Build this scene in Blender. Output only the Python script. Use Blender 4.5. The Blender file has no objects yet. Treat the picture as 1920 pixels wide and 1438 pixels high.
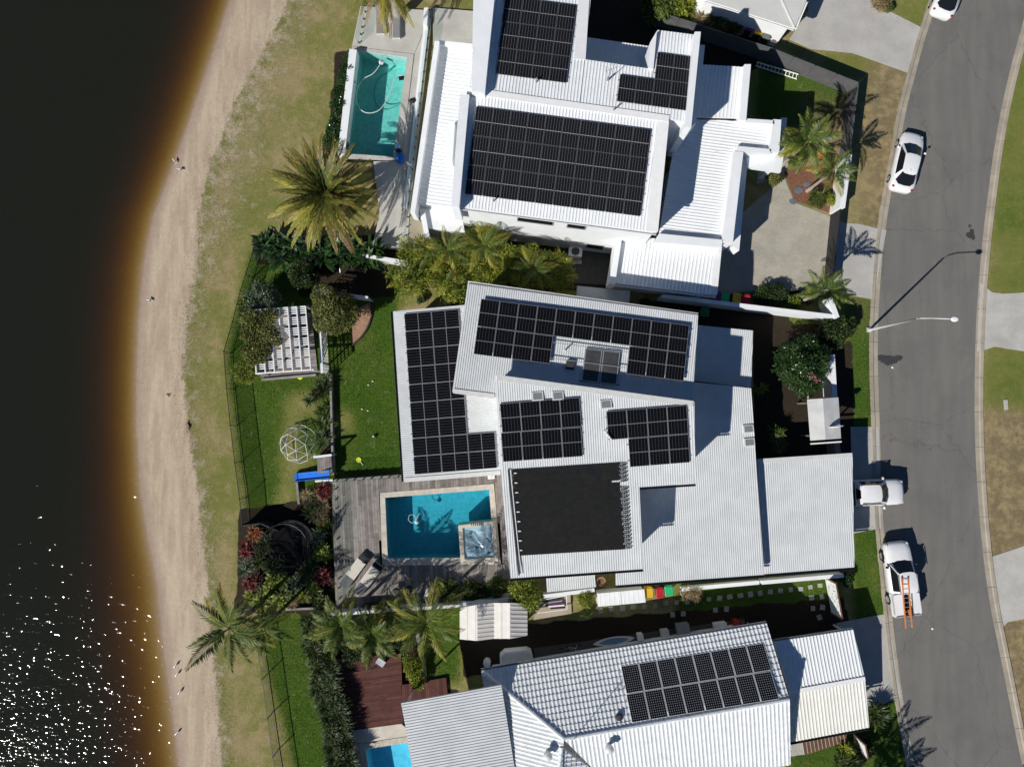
import bpy, bmesh, math, random
import numpy as np
from mathutils import Vector, Matrix

R = math.radians
random.seed(11)
rng = np.random.default_rng(11)
scene = bpy.context.scene
col = scene.collection

# ------------------------------------------------------------------ camera
CAM_H, FPX, TILT = 51.2, 1280.0, R(2.4)
cam_data = bpy.data.cameras.new("camera")
cam_data.sensor_width, cam_data.lens = 36.0, 24.0
cam_data.clip_start, cam_data.clip_end = 0.5, 3000.0
cam = bpy.data.objects.new("camera", cam_data)
cam.location, cam.rotation_euler = (0, 0, CAM_H), (TILT, 0, 0)
col.objects.link(cam)
scene.camera = cam

# ------------------------------------------------------------------ light
SUN_EL, SUN_AZ = R(37.5), R(43.5)          # shadows run towards +X +Y
to_sun = Vector((-math.cos(SUN_EL)*math.cos(SUN_AZ), -math.cos(SUN_EL)*math.sin(SUN_AZ), math.sin(SUN_EL)))
world = bpy.data.worlds.new("World")
scene.world = world
world.use_nodes = True
wn = world.node_tree
sky = wn.nodes.new("ShaderNodeTexSky")
sky.sky_type = 'NISHITA'
sky.sun_disc = False
sky.sun_elevation = SUN_EL
sky.sun_rotation = math.atan2(to_sun.x, to_sun.y)
sky.altitude = 1500
sky.air_density, sky.dust_density, sky.ozone_density = 1.3, 0.0, 10.0
wn.nodes["Background"].inputs[1].default_value = 0.05
wn.links.new(sky.outputs[0], wn.nodes["Background"].inputs[0])
sl = bpy.data.lights.new("sun", 'SUN')
sl.energy, sl.angle, sl.color = 5.0, R(0.5), (1.0, 0.96, 0.90)
sun = bpy.data.objects.new("sun", sl)
sun.rotation_euler = (-to_sun).to_track_quat('-Z', 'Y').to_euler()
sun.location = to_sun*80
col.objects.link(sun)
scene.view_settings.view_transform = 'Standard'
scene.view_settings.look = 'None'
scene.view_settings.exposure = -0.02
scene.view_settings.gamma = 1.0
scene.view_settings.use_curve_mapping = False

# ------------------------------------------------------------------ survey helpers
CT, ST = math.cos(TILT), math.sin(TILT)
def ray(px, py):
    u, v = (px-960)/FPX, (719-py)/FPX
    return Vector((u, v*CT+ST, v*ST-CT))
def P(px, py, h=0.0):
    """point of the site at height h that the survey photo shows at (px, py)"""
    d = ray(px, py)
    t = (CAM_H-h)/(-d.z)
    return Vector((d.x*t, d.y*t, h))
def pixel(x, y, z=0.0):
    yc = y*CT + (z-CAM_H)*ST
    zc = -y*ST + (z-CAM_H)*CT
    return 960+FPX*x/(-zc), 719-FPX*yc/(-zc)
def plane(a, b, c):
    """plane z = A x + B y + C through three (px, py, h)"""
    p, q, r = P(*a), P(*b), P(*c)
    n = (q-p).cross(r-p)
    return (-n.x/n.z, -n.y/n.z, p.z+(n.x*p.x+n.y*p.y)/n.z)
def flat(h):
    return (0.0, 0.0, h)
def zat(pl, x, y):
    return pl[0]*x+pl[1]*y+pl[2]
def onp(px, py, pl, off=0.0):
    d = ray(px, py)
    t = (CAM_H-pl[2]-off)/(pl[0]*d.x+pl[1]*d.y-d.z)
    return Vector((d.x*t, d.y*t, CAM_H+d.z*t))
def lerp(a, b, t):
    return a+(b-a)*t

# ------------------------------------------------------------------ object helpers
def wm(o):
    m = o.matrix_basis
    if o.parent:
        return wm(o.parent) @ o.matrix_parent_inverse @ m
    return m.copy()
def link(o, parent=None, keep=True):
    col.objects.link(o)
    if parent is not None:
        o.parent = parent
        if keep:
            o.matrix_parent_inverse = wm(parent).inverted()
    return o
def tag(o, label=None, cat=None, group=None, kind=None):
    if label: o["label"] = label
    if cat: o["category"] = cat
    if group: o["group"] = group
    if kind: o["kind"] = kind
    return o
def thing(name, label, cat, loc=(0, 0, 0), rotz=0.0, group=None):
    o = bpy.data.objects.new(name, None)
    o.empty_display_size = 0.2
    o.location, o.rotation_euler = loc, (0, 0, rotz)
    col.objects.link(o)
    return tag(o, label, cat, group)
def fastmesh(name, v, f, mat, parent=None, keep=True, var=None, smooth=False):
    """v (n,3) array, f (m,k) array of equal-sized faces"""
    v = np.asarray(v, dtype=np.float32); f = np.asarray(f, dtype=np.int32)
    me = bpy.data.meshes.new(name)
    k = f.shape[1]
    me.vertices.add(len(v)); me.vertices.foreach_set("co", v.ravel())
    me.loops.add(f.size); me.loops.foreach_set("vertex_index", f.ravel())
    me.polygons.add(len(f))
    me.polygons.foreach_set("loop_start", np.arange(0, f.size, k, dtype=np.int32))
    me.polygons.foreach_set("loop_total", np.full(len(f), k, dtype=np.int32))
    if var is not None:
        a = me.attributes.new("var", 'FLOAT', 'POINT')
        a.data.foreach_set("value", np.asarray(var, dtype=np.float32))
    me.update(calc_edges=True)
    if smooth:
        me.polygons.foreach_set("use_smooth", np.ones(len(f), dtype=bool))
    for m in (mat if isinstance(mat, (list, tuple)) else [mat]):
        me.materials.append(m)
    return link(bpy.data.objects.new(name, me), parent, keep)
def obj(name, v, f, mat, parent=None, keep=True, mi=None, smooth=False):
    me = bpy.data.meshes.new(name)
    me.from_pydata([tuple(p) for p in v], [], f)
    for m in (mat if isinstance(mat, (list, tuple)) else [mat]):
        me.materials.append(m)
    if mi: me.polygons.foreach_set("material_index", mi)
    if smooth: me.polygons.foreach_set("use_smooth", [True]*len(me.polygons))
    me.update()
    return link(bpy.data.objects.new(name, me), parent, keep)
def copy_tree(root, parent=None, loc=None, rotz=None, label=None, group=None, scale=None):
    c = root.copy()
    col.objects.link(c)
    if parent is not None: c.parent = parent
    if loc is not None: c.location = loc
    if rotz is not None: c.rotation_euler = (0, 0, rotz)
    if scale is not None: c.scale = (scale,)*3
    if label: c["label"] = label
    if group: c["group"] = group
    for ch in list(root.children): copy_tree(ch, c)
    return c

class MB:
    """collects simple shapes of ONE part"""
    def __init__(self): self.v, self.f, self.mi, self.m = [], [], [], 0
    def add(self, v, f):
        n = len(self.v)
        self.v += [tuple(p) for p in v]
        self.f += [tuple(i+n for i in q) for q in f]
        self.mi += [self.m]*len(f)
        return self
    def prism(self, pts, z0, z1):
        """pts xy(z) ring; z0/z1 numbers or lists per point"""
        n = len(pts)
        a = sum(pts[i][0]*pts[(i+1) % n][1]-pts[(i+1) % n][0]*pts[i][1] for i in range(n))
        pts = list(pts)
        zl = list(z0) if isinstance(z0, (list, tuple)) else [z0]*n
        zh = list(z1) if isinstance(z1, (list, tuple)) else [z1]*n
        if a < 0: pts.reverse(); zl.reverse(); zh.reverse()
        v = [(p[0], p[1], z) for p, z in zip(pts, zl)]+[(p[0], p[1], z) for p, z in zip(pts, zh)]
        f = [tuple(range(n-1, -1, -1)), tuple(range(n, 2*n))]+[(i, (i+1) % n, n+(i+1) % n, n+i) for i in range(n)]
        return self.add(v, f)
    def box(self, c, s, rz=0.0, z0=None):
        """c centre, s full size"""
        ca, sa = math.cos(rz), math.sin(rz)
        hx, hy = s[0]/2, s[1]/2
        pts = [(c[0]+x*ca-y*sa, c[1]+x*sa+y*ca) for x, y in ((-hx, -hy), (hx, -hy), (hx, hy), (-hx, hy))]
        return self.prism(pts, c[2]-s[2]/2, c[2]+s[2]/2)
    def bar(self, p, q, w, t=None):
        """square bar between two points"""
        p, q = Vector(p), Vector(q)
        t = t or w
        d = (q-p).normalized()
        up = Vector((0, 0, 1)) if abs(d.z) < .95 else Vector((0, 1, 0))
        s = d.cross(up).normalized()*w/2
        u = s.cross(d).normalized()*t/2
        v = [p-s-u, p+s-u, p+s+u, p-s+u, q-s-u, q+s-u, q+s+u, q-s+u]
        return self.add(v, [(0, 1, 2, 3), (7, 6, 5, 4), (0, 4, 5, 1), (1, 5, 6, 2), (2, 6, 7, 3), (3, 7, 4, 0)])
    def tube(self, pts, r, n=6, cap=True):
        pts = [Vector(p) for p in pts]
        rs = list(r) if isinstance(r, (list, tuple)) else [r]*len(pts)
        v, f = [], []
        for i, p in enumerate(pts):
            d = (pts[min(i+1, len(pts)-1)]-pts[max(i-1, 0)])
            d = d.normalized() if d.length > 1e-6 else Vector((0, 0, 1))
            up = Vector((0, 0, 1)) if abs(d.z) < .9 else Vector((1, 0, 0))
            s = d.cross(up).normalized(); u = s.cross(d)
            for k in range(n):
                a = 2*math.pi*k/n
                v.append(p+(s*math.cos(a)+u*math.sin(a))*rs[i])
        for i in range(len(pts)-1):
            for k in range(n):
                f.append((i*n+k, i*n+(k+1) % n, (i+1)*n+(k+1) % n, (i+1)*n+k))
        if cap:
            f.append(tuple(range(n))); f.append(tuple(range(len(v)-1, len(v)-n-1, -1)))
        return self.add(v, f)
    def lathe(self, prof, c=(0, 0, 0), n=16):
        v, f = [], []
        for r, z in prof:
            for k in range(n):
                a = 2*math.pi*k/n
                v.append((c[0]+r*math.cos(a), c[1]+r*math.sin(a), c[2]+z))
        for i in range(len(prof)-1):
            for k in range(n):
                f.append((i*n+k, i*n+(k+1) % n, (i+1)*n+(k+1) % n, (i+1)*n+k))
        f.append(tuple(range(n-1, -1, -1))); f.append(tuple(range((len(prof)-1)*n, len(prof)*n)))
        return self.add(v, f)
    def ell(self, c, r, n=8, m=5):
        prof = [(math.sin(math.pi*i/m), -math.cos(math.pi*i/m)) for i in range(m+1)]
        v, f = [], []
        for s, z in prof:
            for k in range(n):
                a = 2*math.pi*k/n
                v.append((c[0]+r[0]*s*math.cos(a), c[1]+r[1]*s*math.sin(a), c[2]+r[2]*z))
        for i in range(m):
            for k in range(n):
                f.append((i*n+k, i*n+(k+1) % n, (i+1)*n+(k+1) % n, (i+1)*n+k))
        return self.add(v, f)
    def build(self, name, mat, parent=None, keep=True, smooth=False):
        return obj(name, self.v, self.f, mat, parent, keep, self.mi, smooth)

# ------------------------------------------------------------------ materials
def lin(r, g, b):
    f = lambda c: (c/255/12.92) if c/255 <= .04045 else ((c/255+.055)/1.055)**2.4
    return (f(r), f(g), f(b))
def nd(nt, t, **kw):
    n = nt.nodes.new(t)
    for k, v in kw.items(): setattr(n, k, v)
    return n
def sock(nt, node_in, val):
    if hasattr(val, 'links'): nt.links.new(val, node_in)
    else: node_in.default_value = val
def math_(nt, op, a, b=0.0, clamp=False):
    n = nd(nt, 'ShaderNodeMath', operation=op, use_clamp=clamp)
    sock(nt, n.inputs[0], a); sock(nt, n.inputs[1], b)
    return n.outputs[0]
def mix_(nt, fac, a, b, blend='MIX'):
    n = nd(nt, 'ShaderNodeMix', data_type='RGBA', blend_type=blend)
    sock(nt, n.inputs[0], fac)
    for i, v in ((6, a), (7, b)):
        if hasattr(v, 'links'): nt.links.new(v, n.inputs[i])
        else: n.inputs[i].default_value = (*v[:3], 1)
    return n.outputs[2]
def noise_(nt, vec, scale, detail=3, rough=.55, dist=0.0):
    n = nd(nt, 'ShaderNodeTexNoise')
    n.inputs['Scale'].default_value = scale; n.inputs['Detail'].default_value = detail
    n.inputs['Roughness'].default_value = rough; n.inputs['Distortion'].default_value = dist
    if vec is not None: nt.links.new(vec, n.inputs['Vector'])
    return n.outputs[0]
def ramp_(nt, fac, lo, hi):
    n = nd(nt, 'ShaderNodeMapRange', interpolation_type='SMOOTHSTEP')
    sock(nt, n.inputs[0], fac)
    n.inputs[1].default_value, n.inputs[2].default_value = lo, hi
    return n.outputs[0]
def newmat(name):
    m = bpy.data.materials.new(name)
    m.use_nodes = True
    nt = m.node_tree
    return m, nt, nt.nodes["Principled BSDF"]
def bump_(nt, b, h, strength, dist=0.02):
    n = nd(nt, 'ShaderNodeBump')
    n.inputs['Strength'].default_value, n.inputs['Distance'].default_value = strength, dist
    nt.links.new(h, n.inputs['Height']); nt.links.new(n.outputs[0], b.inputs['Normal'])
MATS = {}
def M(name, c=None, rough=.6, var=.12, scale=3.0, bump=0.0, metal=0.0, spec=.4, fine=0.06, stain=None):
    """painted / solid surface: colour with slow and fine variation and optional stain colour"""
    if name in MATS: return MATS[name]
    m, nt, b = newmat(name)
    vec = nd(nt, 'ShaderNodeNewGeometry').outputs['Position']
    n1 = noise_(nt, vec, scale, 4, .6)
    n2 = noise_(nt, vec, scale*14, 2, .6)
    lo = tuple(x*(1-var) for x in c); hi = tuple(min(1, x*(1+var)) for x in c)
    cc = mix_(nt, ramp_(nt, n1, .3, .7), lo, hi)
    if stain:
        n3 = noise_(nt, vec, scale*.35, 5, .7, .6)
        cc = mix_(nt, math_(nt, 'MULTIPLY', ramp_(nt, n3, .52, .75), stain[1]), cc, stain[0])
    g = math_(nt, 'ADD', math_(nt, 'MULTIPLY', n2, fine*2), 1-fine)
    mul = nd(nt, 'ShaderNodeVectorMath', operation='SCALE')
    nt.links.new(cc, mul.inputs[0]); nt.links.new(g, mul.inputs['Scale'])
    nt.links.new(mul.outputs[0], b.inputs['Base Color'])
    nt.links.new(math_(nt, 'ADD', math_(nt, 'MULTIPLY', n1, .2), rough-.1), b.inputs['Roughness'])
    b.inputs['Metallic'].default_value = metal
    b.inputs['Specular IOR Level'].default_value = spec
    if bump: bump_(nt, b, n2, bump)
    MATS[name] = m
    return m
def LEAF(name, c1, c2, c3=None, trans=.25, rough=.5, spec=.35):
    if name in MATS: return MATS[name]
    m, nt, b = newmat(name)
    a = nd(nt, 'ShaderNodeAttribute', attribute_name='var').outputs['Fac']
    cc = mix_(nt, ramp_(nt, a, 0.1, .75), c1, c2)
    if c3: cc = mix_(nt, ramp_(nt, a, .78, .95), cc, c3)
    nt.links.new(cc, b.inputs['Base Color'])
    b.inputs['Roughness'].default_value = rough
    b.inputs['Specular IOR Level'].default_value = spec
    tr = nd(nt, 'ShaderNodeBsdfTranslucent'); nt.links.new(cc, tr.inputs[0])
    mx = nd(nt, 'ShaderNodeMixShader'); mx.inputs[0].default_value = trans
    nt.links.new(b.outputs[0], mx.inputs[1]); nt.links.new(tr.outputs[0], mx.inputs[2])
    nt.links.new(mx.outputs[0], nt.nodes['Material Output'].inputs[0])
    MATS[name] = m
    return m
def GLASS(name, c=(.01, .012, .014), rough=.06):
    if name in MATS: return MATS[name]
    m, nt, b = newmat(name)
    b.inputs['Base Color'].default_value = (*c, 1); b.inputs['Roughness'].default_value = rough
    b.inputs['Specular IOR Level'].default_value = .5
    MATS[name] = m
    return m

white_roof = M('white_roof', (.80, .82, .825), .45, .03, 1.5, fine=.03, spec=.3, stain=((.60, .57, .50), .25))
pale_roof = M('pale_roof', (.61, .63, .632), .5, .05, .9, fine=.05, spec=.3, stain=((.50, .50, .47), .35))
tile_white = M('tile_white', (.71, .735, .742), .6, .08, 2.5, fine=.1, spec=.2, stain=((.42, .44, .43), .5))
white_wall = M('white_wall', (.78, .80, .81), .7, .03, 1.2, fine=.04, spec=.2, stain=((.62, .60, .55), .3))
cream_wall = M('cream_wall', (.62, .60, .54), .75, .05, 1.2, fine=.06, spec=.2)
grey_wall = M('grey_wall', (.20, .20, .20), .8, .08, 1.2, fine=.08, spec=.2)
white_trim = M('white_trim', (.80, .80, .79), .5, .03, 3, fine=.03)
pale_trim = M('pale_trim', (.62, .62, .60), .5, .05, 3, fine=.04)
white_paint = M('white_paint', (.78, .78, .78), .3, .02, 2, fine=.02, spec=.5)
dark_trim = M('dark_trim', (.035, .036, .04), .5, .2, 4)
black_plastic = M('black_plastic', (.012, .012, .013), .5, .3, 4)
alu = M('alu', (.55, .56, .57), .35, .06, 4, metal=.6)
grey_metal = M('grey_metal', (.28, .29, .30), .5, .1, 3)
concrete_pale = M('concrete_pale', (.47, .455, .415), .85, .1, .8, bump=.15, fine=.1, spec=.15, stain=((.33, .32, .29), .6))
concrete_drive = M('concrete_drive', (.44, .425, .395), .85, .08, .6, bump=.15, fine=.12, spec=.15, stain=((.31, .31, .30), .6))
exposed_agg = M('exposed_agg', (.385, .36, .30), .9, .1, .7, bump=.3, fine=.28, spec=.15, stain=((.30, .28, .235), .5))
stone_coping = M('stone_coping', (.55, .50, .42), .8, .12, 1.6, bump=.15, fine=.12, stain=((.42, .36, .29), .5))
kerb_mat = M('kerb_concrete', (.36, .32, .255), .9, .14, .8, bump=.2, fine=.16, spec=.15, stain=((.25, .20, .15), .6))
timber_grey = M('timber_grey', (.27, .25, .235), .85, .2, 1.3, fine=.2, spec=.15, stain=((.20, .17, .145), .6))
timber_red = M('timber_red', (.105, .045, .035), .7, .2, 1.5, fine=.2, spec=.25, stain=((.15, .075, .05), .6))
timber_brown = M('timber_brown', (.13, .06, .035), .75, .2, 1.5, fine=.15)
brick_red = M('brick_paving', (.30, .14, .09), .9, .2, 3, bump=.3, fine=.25)
bark = M('bark', (.16, .12, .085), .9, .25, 4, bump=.5, fine=.25, spec=.1)
palm_bark = M('palm_bark', (.30, .27, .225), .9, .2, 5, bump=.4, fine=.2, spec=.1)
shade_cloth = M('shade_cloth', (.014, .014, .016), .9, .2, 3, fine=.2, spec=.1)
rubber = M('rubber', (.012, .012, .012), .8, .2, 6, spec=.2)
glass_dark = GLASS('glass_dark')
blue_plastic = M('blue_plastic', (.015, .16, .62), .35, .05, 3)
bin_green = M('bin_green', (.03, .42, .16), .45, .05, 4)
bin_red = M('bin_red', (.42, .02, .03), .45, .05, 4)
bin_yellow = M('bin_yellow', (.70, .42, .02), .45, .05, 4)
bin_purple = M('bin_purple', (.13, .025, .14), .45, .05, 4)
bin_body = M('bin_body', (.03, .06, .04), .5, .1, 4)
orange_paint = M('orange_paint', (.62, .20, .05), .5, .1, 4)
cushion = M('cushion', (.62, .58, .50), .9, .05, 4, fine=.08)
cushion_grey = M('cushion_grey', (.22, .22, .225), .9, .05, 4, fine=.08)
yellow_toy = M('yellow_toy', (.70, .75, .05), .4, .05, 4)
# ================================================================== SETTING
def inpoly(px, py, poly):
    r = np.zeros(px.shape, dtype=bool)
    n = len(poly)
    for i in range(n):
        x0, y0 = poly[i]; x1, y1 = poly[(i+1) % n]
        if y0 == y1: continue
        c = ((y0 > py) != (y1 > py)) & (px < (x1-x0)*(py-y0)/(y1-y0)+x0)
        r ^= c
    return r
def blur(a, k=2):
    for _ in range(k):
        b = np.pad(a, 1, mode='edge')
        a = (b[1:-1, 1:-1]*2+b[:-2, 1:-1]+b[2:, 1:-1]+b[1:-1, :-2]+b[1:-1, 2:])/6
    return a
WATER_Z = -0.5
shore = [(-400, 560), (-200, 497), (0, 425), (100, 392), (200, 358), (300, 322), (400, 283), (450, 272), (500, 263), (600, 254), (700, 250), (800, 250),
         (900, 256), (950, 262), (1000, 270), (1050, 280), (1100, 290), (1200, 299), (1300, 313), (1438, 330), (1700, 365), (2000, 410)]
sand_edge = [(-400, 640), (-200, 590), (0, 540), (60, 512), (120, 478), (200, 435), (260, 415), (300, 392), (400, 372), (500, 366), (560, 352), (640, 344), (700, 341), (800, 350),
             (900, 366), (1000, 376), (1100, 388), (1200, 396), (1300, 404), (1438, 416), (1700, 440), (2000, 480)]
lawn_edge = [(-400, 690), (-200, 660), (0, 618), (60, 602), (120, 588), (200, 568), (300, 545), (400, 500), (500, 430), (600, 400), (700, 390), (800, 395),
             (900, 405), (1000, 420), (1100, 425), (1200, 432), (1300, 440), (1438, 455), (1700, 480), (2000, 500)]
def curve(tab, py):
    t = np.array(tab, dtype=float)
    return np.interp(py, t[:, 0], t[:, 1])

def smooth_poly(pts, k=6):
    out = []
    p = [Vector((a, b)) for a, b in pts]
    for i in range(len(p)-1):
        p0, p1, p2, p3 = p[max(i-1, 0)], p[i], p[i+1], p[min(i+2, len(p)-1)]
        for j in range(k):
            t = j/k
            out.append(.5*((2*p1)+(p2-p0)*t+(2*p0-5*p1+4*p2-p3)*t*t+(3*p1-p0-3*p2+p3)*t**3))
    return out+[p[-1]]
road_l = smooth_poly([(1800, -160), (1775, -60), (1757, 0), (1744, 42), (1731, 83), (1714, 146), (1698, 209), (1687, 271), (1676, 330), (1664, 400), (1655, 470), (1648, 560), (1645, 640), (1646, 720),
                      (1649, 800), (1651, 880), (1654, 960), (1661, 1040), (1668, 1110), (1675, 1180), (1684, 1250), (1694, 1320), (1708, 1400), (1722, 1470), (1750, 1600)])
road_r = smooth_poly([(1990, -160), (1950, -60), (1930, 0), (1917, 48), (1895, 129), (1877, 209), (1864, 282), (1856, 340), (1846, 420), (1838, 500), (1831, 600), (1828, 700), (1828, 800),
                      (1831, 880), (1837, 970), (1846, 1060), (1858, 1140), (1870, 1200), (1884, 1270), (1898, 1340), (1912, 1410), (1930, 1480), (1965, 1600)])
GX, GY, STEP = np.arange(-62, 52.01, .25), np.arange(-46, 50.01, .25), .25
X, Y = np.meshgrid(GX, GY)
YC = Y*CT-CAM_H*ST; ZC = -Y*ST-CAM_H*CT
PX, PY = 960+FPX*X/(-ZC), 719-FPX*YC/(-ZC)
xs, xg, xl = curve(shore, PY), curve(sand_edge, PY), curve(lawn_edge, PY)
sand = np.clip((xl-PX)/np.maximum(xl-xg, 1), 0, 1)          # 1 on open sand, fading through the sparse grass
sand = np.where(PX < xg, 1.25, sand*0.62)
wet = np.clip(1-(PX-xs)/22, 0, 1)*(PX < xg)
t_ = np.clip((PX-xs)/np.maximum(xg-xs, 1), 0, 1)
Z = np.where(PX > xs, WATER_Z*(1-t_)**1.1, WATER_Z-np.interp(PY, [850, 1100], [.0050, .0036])*(xs-PX))
Z = np.maximum(Z, -2.6)
def mask(polys, k=2):
    m = np.zeros(PX.shape)
    for p in polys: m = np.maximum(m, inpoly(PX, PY, p).astype(float))
    return blur(m, k)
LUSH = [[(470, 470), (745, 500), (760, 895), (620, 895), (600, 975), (470, 985), (447, 850), (425, 660), (455, 540)],
        [(488, 1150), (600, 1140), (640, 1438), (552, 1438), (525, 1330), (500, 1250)],
        [(785, 1130), (868, 1130), (862, 1275), (785, 1300)], [(1270, 1072), (1570, 1060), (1570, 1130), (1270, 1150)],
        [(1480, 1380), (1660, 1360), (1680, 1480), (1470, 1480)], [(1585, 560), (1640, 560), (1640, 830), (1590, 830)],
        [(1420, 110), (1590, 160), (1560, 240), (1420, 240)], [(1600, 990), (1652, 985), (1672, 1170), (1600, 1175)],
        [(1600, 1320), (1690, 1300), (1710, 1438), (1620, 1438)], [(1465, 595), (1530, 600), (1530, 640), (1465, 640)],
        [(740, 470), (900, 480), (860, 570), (750, 580)]]
MID = [[(1845, 120), (1960, 40), (1960, 550), (1848, 545)], [(1838, 655), (1960, 655), (1960, 770), (1838, 770)], [(1660, -60), (1745, -60), (1728, 58), (1650, 20)],
       [(1560, 95), (1700, 140), (1660, 200), (1620, 170)], [(1630, 370), (1665, 370), (1650, 420), (1630, 420)]]
DRY = [[(1620, 120), (1720, 120), (1690, 250), (1660, 440), (1610, 440), (1625, 250)], [(1830, 770), (1960, 770), (1960, 1500), (1850, 1500)],
       [(1590, 555), (1632, 555), (1630, 610), (1600, 610)], [(1500, 165), (1610, 190), (1590, 300), (1500, 260)]]
WORN = [[(535, 740), (565, 740), (560, 960), (530, 960)], [(510, 960), (560, 930), (565, 880), (530, 870)], [(622, 770), (665, 770), (665, 815), (622, 815)],
        [(745, 520), (870, 545), (860, 580), (760, 590)], [(545, 740), (600, 740), (600, 780), (545, 780)], [(525, 850), (590, 850), (590, 880), (525, 880)]]
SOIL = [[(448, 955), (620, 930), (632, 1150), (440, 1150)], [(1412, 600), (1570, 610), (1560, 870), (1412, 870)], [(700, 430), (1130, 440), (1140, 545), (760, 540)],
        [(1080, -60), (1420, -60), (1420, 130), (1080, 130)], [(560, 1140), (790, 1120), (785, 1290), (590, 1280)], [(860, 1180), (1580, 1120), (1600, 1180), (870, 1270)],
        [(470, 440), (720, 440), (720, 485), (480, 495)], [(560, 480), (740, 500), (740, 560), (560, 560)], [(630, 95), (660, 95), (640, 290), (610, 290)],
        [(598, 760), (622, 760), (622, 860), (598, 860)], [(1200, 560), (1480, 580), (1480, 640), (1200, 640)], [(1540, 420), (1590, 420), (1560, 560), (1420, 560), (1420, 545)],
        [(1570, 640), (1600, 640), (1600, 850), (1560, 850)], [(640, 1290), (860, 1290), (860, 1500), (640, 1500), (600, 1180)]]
lush, mid, dry, worn, soil = mask(LUSH), mask(MID, 14), mask(DRY, 20), mask(WORN, 8), mask(SOIL)
mid = np.maximum(mid, .9*np.exp(-((PX-xg-10)/13)**2)*(PX > xs))
POOL_A = [(672, 95), (763, 108), (737, 294), (645, 288)]
POOL_B = [(722, 933), (917, 918), (927, 1045), (727, 1047)]
POOL_C = [(685, 1404), (764, 1392), (785, 1500), (703, 1510)]
hole = np.zeros(PX.shape, dtype=bool)
for q in (POOL_A, POOL_B, POOL_C):
    hole |= inpoly(PX, PY, q)
hole = blur(hole.astype(float), 2) > .02
Z = np.where(hole, -2.4, Z)
on_road = (PX > curve([(p.y, p.x) for p in road_l], PY)-14) & (PX < curve([(p.y, p.x) for p in road_r], PY)+14)
Z = np.where(blur(on_road.astype(float), 1) > .5, -.08, Z)
Z = Z + np.where((PX > xs) & ~hole & ~on_road, rng.normal(0, .004, Z.shape), 0)
ny, nx = X.shape
gv = np.stack([X, Y, Z], -1).reshape(-1, 3)
idx = np.arange(ny*nx).reshape(ny, nx)
gf = np.stack([idx[:-1, :-1], idx[:-1, 1:], idx[1:, 1:], idx[1:, :-1]], -1).reshape(-1, 4)
BIG = 900
extra = [(-22, 50, 0), (52, 50, 0), (52, BIG, 0), (-22, BIG, 0), (52, -BIG, 0), (BIG, -BIG, 0), (BIG, BIG, 0), (52, BIG, 0),
         (-22, -BIG, 0), (52, -BIG, 0), (52, -46, 0), (-22, -46, 0), (-BIG, -BIG, -2.6), (-62, -BIG, -2.6), (-62, BIG, -2.6), (-BIG, BIG, -2.6),
         (-62, 50, -2.6), (-22, 50, -2.6), (-22, BIG, -2.6), (-62, BIG, -2.6), (-62, -BIG, -2.6), (-22, -BIG, -2.6), (-22, -46, -2.6), (-62, -46, -2.6)]
gv = np.vstack([gv, np.array(extra)])
n0 = ny*nx
gf = np.vstack([gf, [[n0+4*i+k for k in range(4)] for i in range(6)]])

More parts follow.
